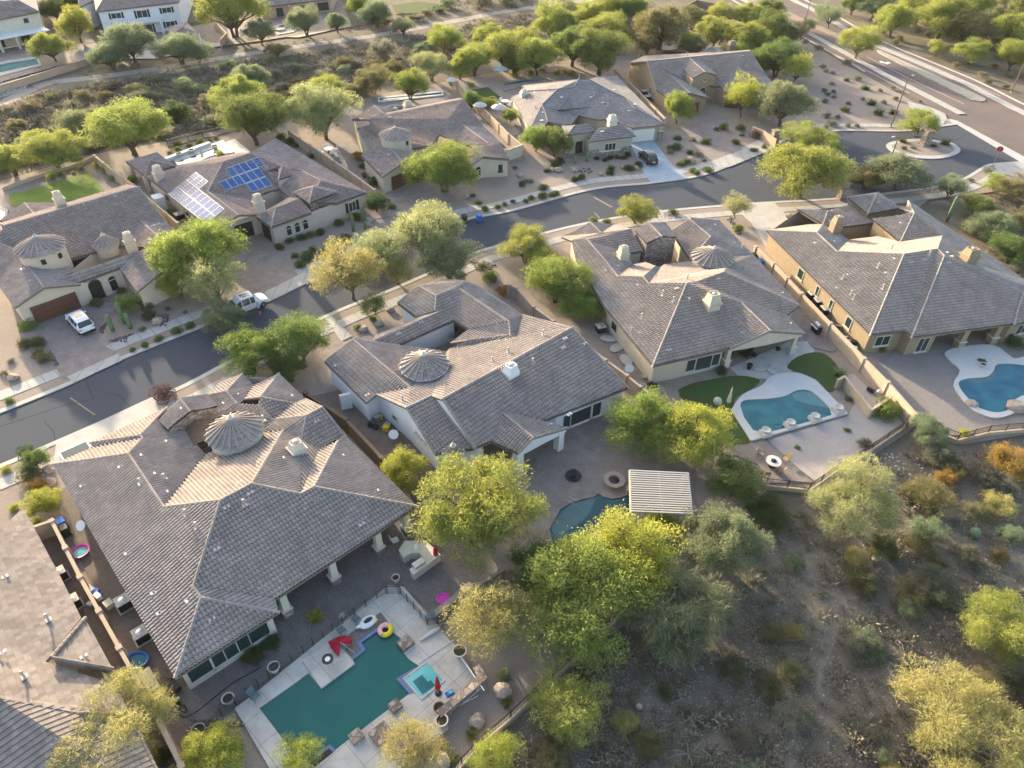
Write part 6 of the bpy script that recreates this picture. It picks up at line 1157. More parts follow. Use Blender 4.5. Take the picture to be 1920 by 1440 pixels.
def pot(label, px, py, s_, m_, z=.3, plant=None, h=.6):
    t_ = thing('plant_pot', label, 'plant pot', tuple(P(px, py, z))); MB().lathe((0, 0, 0), [(s_ * .6, 0), (s_, h), (s_ * 1.08, h), (s_ * 1.08, h + .06), (s_ * .88, h + .06), (s_ * .85, h - .05)], 20).build('pot', M[m_], t_); MB().lathe((0, 0, h - .04), [(s_ * .87, 0), (.01, .02)], 16).build('soil', M['soil'], t_)
    return t_
pot('pale pot with blue green succulent at the right edge of the deck', 862, 1228, .5, 'potw'); pot('brown pot at the lower end of the stone planter wall', 824, 1334, .38, 'pot'); pot('pale pot with dark soil on the deck corner below the spa', 829, 1358, .42, 'potw'); pot('pale pot outside the mesh fence at the left of the pool', 516, 1258, .42, 'potw', .13); pot('pale round pot by the mesh fence near the lower left tree', 431, 1317, .42, 'potw', .13); pot('low grey pot beside the left gate post, near the yellow bush', 376, 1376, .45, 'fenced', .13); pot('small round pot at the top corner of the pool deck', 743, 1091, .32, 'potw', .13)
pot('potted plant on the white deck of the deep blue pool', 1841, 688, .35, 'potw', .3, h=.4); pot('red pot by the side gate of the rose roofed house', 683, 332, .45, 'pot', .13); pot('dark pot on the patio of the beige house', 1404, 692, .3, 'black', .13); pot('white pot on the pale deck behind the solar house', 404, 280, .5, 'potw', .3); pot('pale bowl on the white pool wall, left one behind the solar house', 336, 291, .5, 'potw', .5, h=.3); pot('pale bowl on the white pool wall, right one behind the solar house', 360, 284, .5, 'potw', .5, h=.3)
for x, y, x2, y2 in ((310, 300, 368, 278), (366, 279, 390, 271)): 
    a_, b_ = P(x, y, .6), P(x2, y2, .6)
ww = gwall('white rear wall of the small turquoise pool', [(311, 297), (368, 276), (390, 268)], .6, 's_white', th=.7, posts=False)
# fire pit, fountain, pergola
t_ = thing('fire_pit', 'round stone fire pit on the patio left of the slatted pergola', 'fire pit', tuple(P(1151, 905, .13))); MB().lathe((0, 0, 0), [(.95, 0), (.95, .42), (1.0, .45), (.55, .45), (.5, .3)], 28).build('stone_ring', M['fenced'], t_); MB().lathe((0, 0, .32), [(.5, 0), (.3, .06), (.01, .1)], 14).build('fire_bowl', M['black'], t_)
t_ = thing('fountain', 'dark tiered fountain on the patio behind the white house', 'fountain', tuple(P(1075, 893, .13))); MB().lathe((0, 0, 0), [(.75, 0), (.78, .1), (.6, .12)], 20).build('basin', M['black'], t_); MB().lathe((0, 0, .1), [(.3, 0), (.18, .3), (.42, .42), (.3, .46), (.12, .6), (.26, .7), (.06, .85)], 16).build('tiers', M['dark'], t_)
t_ = thing('hand_rail', 'chrome hand rail at the edge of the dark slate pool', 'hand rail', tuple(P(1062, 945, .2)), R(-30)); 
for s_ in (-.25, .25): MB().tube([(0, s_, 0), (0, s_, .8), (.9, s_, .75), (1.25, s_, .1)], .025, 6).build('rail', M['steel'], t_)
q = C(960, 720, 4); pc = [P(*q(885, 640), 3.0), P(*q(1322, 662), 3.0), P(*q(1355, 980), 3.0), P(*q(893, 962), 3.0)]; oc_ = sum(pc, Vector()) / 4; oc_.z = 0; t_ = thing('pergola', 'square pergola with grey and white slatted roof over the slate pool', 'pergola', tuple(oc_)); pc = [p - oc_ for p in pc]
ns = 19; M['slat'] = mat('pergola_paint', (.40, .38, .36), .8)
sl_mb = MB()
for k in range(ns):
    a_, b_ = pc[0].lerp(pc[3], (k + .5) / ns), pc[1].lerp(pc[2], (k + .5) / ns); d = b_ - a_; c_ = (a_ + b_) / 2; MB().box((c_.x, c_.y, 3.0), (d.length, .12, .09), math.atan2(d.y, d.x)).build('slat', M['slat'], t_)
for a_, b_ in ((pc[0], pc[3]), (pc[1], pc[2]), (pc[0].lerp(pc[1], .5), pc[3].lerp(pc[2], .5))):
    d = b_ - a_; c_ = (a_ + b_) / 2; MB().box((c_.x, c_.y, 2.83), (d.length, .16, .24), math.atan2(d.y, d.x)).build('beam', M['s_beige'], t_)
for p in pc: p2 = p * .88; MB().box((p2.x, p2.y, 1.36), (.38, .38, 2.7), .1).build('post', M['s_beige'], t_); MB().box((p2.x, p2.y, .4), (.6, .6, .8), .1).build('post_base', M['s_tan'], t_)
# barbecues
t_ = thing('barbecue', 'steel gas barbecue on the patio by the long tan wall', 'barbecue', tuple(P(1529, 622, .13)), R(105)); MB().box((0, 0, .45), (1.2, .6, .85), 0).build('cabinet', M['black'], t_); MB().tube([(-.45, 0, .95), (.45, 0, .95)], .3, 14).build('hood', M['steel'], t_); MB().box((0, .45, .85), (1.3, .25, .04), 0).build('side_shelf', M['steel'], t_)
t_ = thing('kettle_barbecue', 'black kettle barbecue under the patio roof of the beige house', 'barbecue', tuple(P(1456, 664, .13))); MB().lathe((0, 0, .55), [(.05, 0), (.28, .1), (.32, .22), (.28, .36), (.05, .48)], 18).build('kettle', M['black'], t_)
for k in range(3): MB().tube([(math.cos(k * 2.1) * .35, math.sin(k * 2.1) * .35, 0), (math.cos(k * 2.1) * .15, math.sin(k * 2.1) * .15, .6)], .015, 5).build('leg', M['steel'], t_)
t_ = thing('pump_equipment', 'black and silver pool pump behind the short tan wall', 'pool pump', tuple(P(1636, 738, .13)), R(-50)); MB().tube([(-.7, 0, .3), (.1, 0, .3)], .22, 12).build('pump', M['black'], t_); MB().lathe((.6, 0, 0), [(.28, 0), (.3, .7), (.2, .9)], 14).build('filter', M['steel'], t_); MB().tube([(-.7, .3, .15), (.9, .3, .15)], .06, 6).build('pipe', M['white'], t_)
t_ = thing('patio_table', 'round mosaic patio table above the iron railing', 'table', tuple(P(1447, 874, .13))); MB().lathe((0, 0, 0), [(.72, .7), (.74, .74), (.3, .75), (.01, .75)], 28).build('table_top', M['deckw'], t_); MB().lathe((0, 0, .75), [(.3, 0), (.25, .06), (.05, .1)], 14).build('fire_bowl', M['black'], t_); MB().lathe((0, 0, 0), [(.4, 0), (.15, .1), (.12, .7)], 12).build('pedestal', M['dark'], t_)
for k, (x, y, a) in enumerate([(1424, 858, 60), (1472, 866, -60), (1462, 886, -130), (1436, 893, 170)]): chair(['tan chair above left of the round mosaic table', 'tan chair right of the round mosaic table', 'tan chair below right of the round mosaic table', 'tan chair below the round mosaic table nearest the railing'][k], x, y, R(a), 'tanf', group='chairs around the round mosaic table')
for k, (x, y, a) in enumerate([(1389, 668, 60), (1402, 664, -60), (1412, 672, -130)]): chair('dark chair at the shaded table under the patio roof of the beige house', x, y, R(a), 'black', group='dark chairs under the patio roof')
t_ = thing('patio_table', 'dark table among chairs under the patio roof of the beige house', 'table', tuple(P(1400, 672, .13))); MB().box((0, 0, .72), (1.6, .9, .05), .3).build('table_top', M['dark'], t_); MB().box((0, 0, .35), (.2, .2, .7), .3).build('pedestal', M['dark'], t_)
for k, (x, y, s_) in enumerate([(1424, 692, .62), (1450, 686, .5), (1447, 696, .55), (1141, 635, .8), (1156, 652, .8), (1174, 675, .85)]):
    o = MB().lathe((0, 0, 0), [(s_, 0), (s_, .05), (.01, .06)], 12, 1.25, .8, k).build('stepping_stone', M['concrete']); o.location = P(x, y, .2); tag(o, ['pale stepping stone nearest the porch column of the beige house', 'upper right one of three pale stepping stones near the kidney pool', 'lower right one of three pale stepping stones near the kidney pool', 'uppermost stepping stone beside the beige house', 'middle stepping stone beside the beige house', 'lowest stepping stone beside the beige house near the dish'][k], 'stepping stone')
for k, (x, y) in enumerate([(1344, 758)]): o = MB().lathe((0, 0, 0), [(.1, 0), (.38, .15), (.45, .42), (.36, .72), (.1, .86)], 18).build('stone_sphere', M['potw'], None, True); o.location = P(x, y, .13); tag(o, 'pale stone sphere on the lawn beside the closed tan umbrella', 'garden ornament')
def table_set(lab, px, py, s_=1.0, m_='white', tb=.8):
    t_ = thing('patio_table', 'round pale table with chairs, ' + lab, 'table', tuple(P(px, py, .13))); MB().lathe((0, 0, 0), [(tb, .7), (tb, .75), (.01, .76)], 20).build('table_top', M[m_], t_); MB().lathe((0, 0, 0), [(.3, 0), (.1, .1), (.08, .7)], 10).build('pedestal', M['dark'], t_)
    for k in range(4):
        an = k * 1.57 + .6; w0 = t_.location + Vector((math.cos(an) * 1.3, math.sin(an) * 1.3, 0)); c_ = thing('patio_chair', 'white armchair at the round pale table, ' + lab, 'chair', tuple(w0), an - 1.57, 'armchairs ' + lab)
        MB().box((0, 0, .35), (.65, .6, .12), 0).build('seat', M[m_], c_); MB().box((0, .3, .6), (.65, .1, .5), 0).build('backrest', M[m_], c_)
        for sx in (-.27, .27):
            for sy in (-.24, .24): MB().box((sx, sy, .15), (.05, .05, .3), 0).build('leg', M[m_], c_)
table_set('left of the rose roofed house', 617, 286); table_set('behind the white umbrella', 947, 196)
M['sagec'] = mat('grey_green_canvas', (.30, .37, .36), .9)
def sail(label, px, py, s_=3.2, h=2.6, m_='white'):
    t_ = thing('parasol', label, 'parasol', tuple(P(px, py, .13))); MB().lathe((0, 0, h - .5), [(s_ / 2, 0), (s_ / 4, .35), (.03, .62)], 8).build('canopy', M[m_], t_); MB().tube([(0, 0, 0), (0, 0, h)], .04, 6).build('pole', M['steel'], t_)
sail('cream open parasol in the garden of the rose roofed house', 935, 222, 3.0, 2.6, 'shade'); sail('white open parasol nearest the long wall behind the rose roofed house', 900, 218, 2.8, 2.6, 'deckw'); sail('grey green open parasol under the tree row behind the sage house', 937, 150, 3.6, 2.8, 'sagec'); sail('small white parasol at the far corner behind the rose roofed house', 848, 170, 2.4, 2.6, 'deckw')
t_ = thing('skylight_frame', 'white framed window well standing at the kerb behind the cream turret house roof', 'window well', tuple(P(143, 848, .1)), R(43)); MB().box((0, 0, .12), (1.5, 2.6, .24), R(-90)).build('frame', M['white'], t_); MB().box((0, 0, .25), (1.2, 2.3, .02), R(-90)).build('glass', M['glass'], t_)
hs = [P(x, y, .16) for x, y in smooth([(325, 1290), (322, 1310), (335, 1330), (350, 1335), (345, 1322), (332, 1328), (345, 1345), (380, 1325), (430, 1285), (470, 1262), (490, 1250), (478, 1258)], 5)]; o = MB().tube([tuple(p - hs[0]) for p in hs], .035, 5).build('garden_hose', M['black']); o.location = hs[0]; tag(o, 'black garden hose winding over the pavers below the cream house windows', 'hose')
t_ = thing('utility_cabinet', 'white utility cabinet at the side of the solar house', 'cabinet', tuple(P(303, 392, .1)), R(43)); MB().box((0, 0, 1.0), (1.3, 1.6, 2.0), 0).build('cabinet_body', M['s_white'], t_); MB().box((0, 0, 2.03), (1.4, 1.7, .08), 0).build('cabinet_lid', M['s_white'], t_)
t_ = thing('trampoline', 'long dark trampoline on the lawn behind the farthest tan house', 'trampoline', tuple(P(1252, 96, .1)), .3); MB().lathe((0, 0, .7), [(2.4, 0), (2.4, .1), (.01, .08)], 20, 1.3, .8).build('mat', M['black'], t_)
for k in range(6): MB().tube([(math.cos(k) * 2.9, math.sin(k) * 1.8, 0), (math.cos(k) * 2.9, math.sin(k) * 1.8, .7)], .05, 5).build('leg', M['steel'], t_)
def clutter(lab, px, py, z, cols, seed, cat='equipment'):
    random.seed(seed); t_ = thing('stored_equipment', lab, cat, tuple(P(px, py, z)), R(43))
    for k in range(6): MB().box((random.uniform(-.8, .8), random.uniform(-1.2, 1.2), random.uniform(.15, .4)), (random.uniform(.2, .6), random.uniform(.3, .9), random.uniform(.2, .6)), random.random()).build(['crate', 'frame', 'panel'][k % 3], M[cols[k % len(cols)]], t_)
clutter('pile of stored frames and a yellow tray beside the white house wall', 712, 800, .13, ['black', 'steel', 'yellow'], 3); clutter('stored dark and silver equipment between the tan wall and tan house', 1560, 612, .13, ['black', 'steel', 'deckw'], 4); clutter('white and black equipment at the lower end of the tan house side yard', 1592, 646, .13, ['white', 'black'], 6); clutter('clutter under the lower left eave corner of the cream turret house', 342, 1295, .13, ['black', 'wood'], 8); clutter('bicycle parts and tools at the lower left corner of the beige house', 1212, 722, .13, ['black', 'steel'], 9)
clutter('small toys beside the tan wall near the air conditioners', 190, 1125, .13, ['white', 'blue', 'potw'], 11, 'toys')
# ------------------------------------------------------------------ vegetation
M['deadwood'] = mat('dead_wood', (.24, .21, .18), .9, .15, 5)
def leaf_mesh(name, seed, lobes, n_clump, n_leaf, clump_r, ll, lw, zr=.62, zc=.95, droop=0.0, up=.2, hollow=.55, flat=.0, mat_='leaf', stringy=0.0, lob_r=(.30, .52), zlow=-.35):
    """crown of radius 1: lobes inside an ellipsoid, leaf clumps over the lobes, small leaf blades in each clump"""
    rg = np.random.default_rng(seed); L = []
    for i in range(lobes):
        an = 2.399 * i + rg.uniform(-.5, .5); z = 1 - (i + .5) / lobes * 1.32; r_ = math.sqrt(max(0, 1 - z * z)); k = rg.uniform(.48, .84) if i % 5 else .3
        L.append((math.cos(an) * r_ * k, math.sin(an) * r_ * k, z * k * zr, rg.uniform(*lob_r)))
    L = np.array(L); N = n_clump
    li = rg.integers(0, lobes, N); d = rg.normal(size=(N, 3)); d[:, 2] += up; d /= np.linalg.norm(d, axis=1)[:, None]
    rad = L[li, 3] * (1 - hollow * rg.random(N) ** 2.2); c = L[li, :3] + d * rad[:, None] * np.array([1, 1, .8]); keep = c[:, 2] > zlow; c, d, li = c[keep], d[keep], li[keep]; N = len(c)
    tone_c = np.clip(.5 + rg.normal(0, .16, N) + (rg.random(lobes)[li] - .5) * .3, 0, 1)
    T = N * n_leaf; ci = np.repeat(np.arange(N), n_leaf)
    off = rg.normal(size=(T, 3)) * clump_r * (.6 + .8 * rg.random(N))[ci][:, None] * np.array([1, 1, .75]); base = c[ci] + off
    dirv = d[ci] * .9 + rg.normal(size=(T, 3)) * .75; dirv[:, 2] += up * .5; dirv[:, 2] -= droop * (1.0 + rg.random(T))
    if stringy: dirv = dirv * (1 - stringy) + np.array([0, 0, -1.4]) * stringy + d[ci] * .5
    dirv /= np.linalg.norm(dirv, axis=1)[:, None]
    sd_ = np.cross(dirv, rg.normal(size=(T, 3))); sd_ /= np.linalg.norm(sd_, axis=1)[:, None]
    l = ll * rg.uniform(.6, 1.4, T)[:, None]; w_ = lw * rg.uniform(.7, 1.3, T)[:, None]
    v = np.empty((T, 4, 3)); v[:, 0] = base - dirv * l * .5; v[:, 1] = base + sd_ * w_ * .5; v[:, 2] = base + dirv * l * .5; v[:, 3] = base - sd_ * w_ * .5
    v[:, :, 2] += zc; v = v.reshape(-1, 3)
    me = bpy.data.meshes.new(name); me.vertices.add(T * 4); me.loops.add(T * 4); me.polygons.add(T)
    me.vertices.foreach_set('co', v.ravel()); me.loops.foreach_set('vertex_index', np.arange(T * 4)); me.polygons.foreach_set('loop_start', np.arange(T) * 4); me.polygons.foreach_set('loop_total', np.full(T, 4))
    tn = me.attributes.new('tone', 'FLOAT', 'FACE'); tn.data.foreach_set('value', np.clip(tone_c[ci] + rg.normal(0, .1, T), 0, 1))
    me.materials.append(M[mat_]); me.update(); me.validate(); return me, L
def trunk_mesh(name, L, seed, zc=.95, trunks=1, r=.055, m_='bark', low=.22):
    random.seed(seed); mb = MB()
    for k in range(trunks):
        a0 = random.random() * 6.28; bx_, by_ = math.cos(a0) * .05 * (trunks > 1), math.sin(a0) * .05 * (trunks > 1); fx, fy = math.cos(a0) * .1, math.sin(a0) * .1
        mb.tube([(bx_, by_, -.02), (bx_ * 1.5 + .02, by_, low * .6), (fx, fy, low + .15)], [r * 1.3, r, r * .85], 7)
        for i, (x, y, z, lr) in enumerate(L):
            if i % trunks != k: continue
            m1 = (fx * .6 + x * .35, fy * .6 + y * .35, low + .15 + (zc + z - low) * .3); mb.tube([(fx, fy, low + .1), m1, (x * .75, y * .75, (zc + z) * .86), (x, y, zc + z + lr * .45)], [r * .7, r * .5, r * .3, r * .08], 5)
            for q_ in range(3):
                an = random.random() * 6.28; e_ = (x + math.cos(an) * lr * .9, y + math.sin(an) * lr * .9, zc + z + random.uniform(-.1, .4) * lr); mb.tube([(x * .75, y * .75, (zc + z) * .86), e_], [r * .22, r * .06], 4)
    me = bpy.data.meshes.new(name); me.from_pydata(mb.v, [], mb.f); me.materials.append(M[m_]); me.update(); return me
TP = {}
def reg(key, n, trunks=1, r=.05, m_='bark', low=.22, zc=.95, **kw):
    TP[key] = []
    for i in range(n):
        lm, L = leaf_mesh('crown_' + key, 100 + 17 * i + len(key) * 7, zc=zc, **kw); TP[key].append((lm, trunk_mesh('trunk_' + key, L, i + 5, zc, trunks, r, m_, low)))
reg('mesq', 3, 2, .045, zc=.74, low=.15, lobes=28, n_clump=2700, n_leaf=12, clump_r=.045, ll=.07, lw=.012, zr=.80, droop=.1, hollow=.75, up=.35, lob_r=(.18, .38), zlow=-.5)
reg('green', 2, 1, .05, zc=.74, low=.15, lobes=25, n_clump=2200, n_leaf=12, clump_r=.05, ll=.052, lw=.02, zr=.85, hollow=.65, up=.2, lob_r=(.22, .40), zlow=-.6)
reg('palo', 2, 3, .03, 'barkl', zc=.7, low=.12, lobes=24, n_clump=2200, n_leaf=13, clump_r=.046, ll=.085, lw=.008, zr=.78, hollow=.85, up=.6, lob_r=(.18, .36), zlow=-.5)
reg('sparse', 2, 1, .032, 'bark', zc=.80, low=.2, lobes=18, n_clump=1250, n_leaf=12, clump_r=.05, ll=.065, lw=.014, zr=.85, hollow=.8, up=.3, lob_r=(.24, .42))
reg('weep', 1, 1, .05, zc=.7, low=.15, lobes=16, n_clump=1500, n_leaf=12, clump_r=.06, ll=.26, lw=.012, zr=.8, stringy=.45, hollow=.7, up=.2, lob_r=(.28, .48), zlow=-.65)
reg('ball', 2, 1, .03, low=.02, zc=.5, lobes=12, n_clump=1900, n_leaf=6, clump_r=.03, ll=.07, lw=.045, zr=.85, hollow=.08, up=.1, lob_r=(.5, .6), zlow=-.5)
reg('bush', 3, 3, .02, low=.02, zc=.42, lobes=15, n_clump=520, n_leaf=11, clump_r=.07, ll=.17, lw=.018, zr=.8, hollow=.7, up=.6, lob_r=(.25, .48), zlow=-.42)
reg('spiky', 1, 1, .02, low=.02, zc=.10, lobes=1, n_clump=170, n_leaf=1, clump_r=.01, ll=1.5, lw=.10, zr=.05, hollow=.0, up=.6, lob_r=(.4, .5), zlow=-.05)
COLS = dict(yg=(.315, .345, .09), g=(.175, .225, .07), dg=(.09, .135, .045), gg=(.235, .275, .155), pale=(.35, .365, .175), yel=(.385, .35, .14), bry=(.38, .395, .08), or_=(.34, .21, .06), brg=(.245, .305, .075), ol=(.21, .20, .095), br=(.20, .175, .125), grey=(.23, .23, .165), teal=(.15, .22, .18), purp=(.15, .10, .125))
def plant(kind, label, px, py, rpx, col, zs=1.0, cat='tree', name=None, group=None, seed=None, sx=1.0, var=.08):
    """px, py, rpx: middle and radius of the crown in the photograph; the plant stands on the ground below it"""
    rpx *= 1.12 if cat == 'tree' else 1.0
    zc = {'ball': .5, 'bush': .42, 'spiky': .10, 'sparse': .8, 'palo': .7, 'weep': .7}.get(kind, .74); R_ = 1.0
    for _ in range(6): v = P(px, py, zc * R_ * zs); R_ = rpx * dep(v) / FPX
    sd_ = seed if seed is not None else int(px * 7 + py * 13); random.seed(sd_); k = sd_ % len(TP[kind]); lm, tm = TP[kind][k]
    t_ = thing(name or ('tree' if cat == 'tree' else 'shrub'), label, cat, (v.x, v.y, 0), random.random() * 6.28, group)
    c = COLS[col]; f = 1 + random.uniform(-var, var); h_ = random.uniform(-.02, .02)
    for nm, me in (('crown' if zc > .6 else 'foliage', lm), ('trunk' if zc > .6 else 'stem', tm)):
        o = bpy.data.objects.new(nm, me); COL.objects.link(o); o.parent = t_; o.scale = (R_ * sx, R_, R_ * zs); o.color = (c[0] * f + h_, c[1] * f, c[2] * f, 1)
    return t_
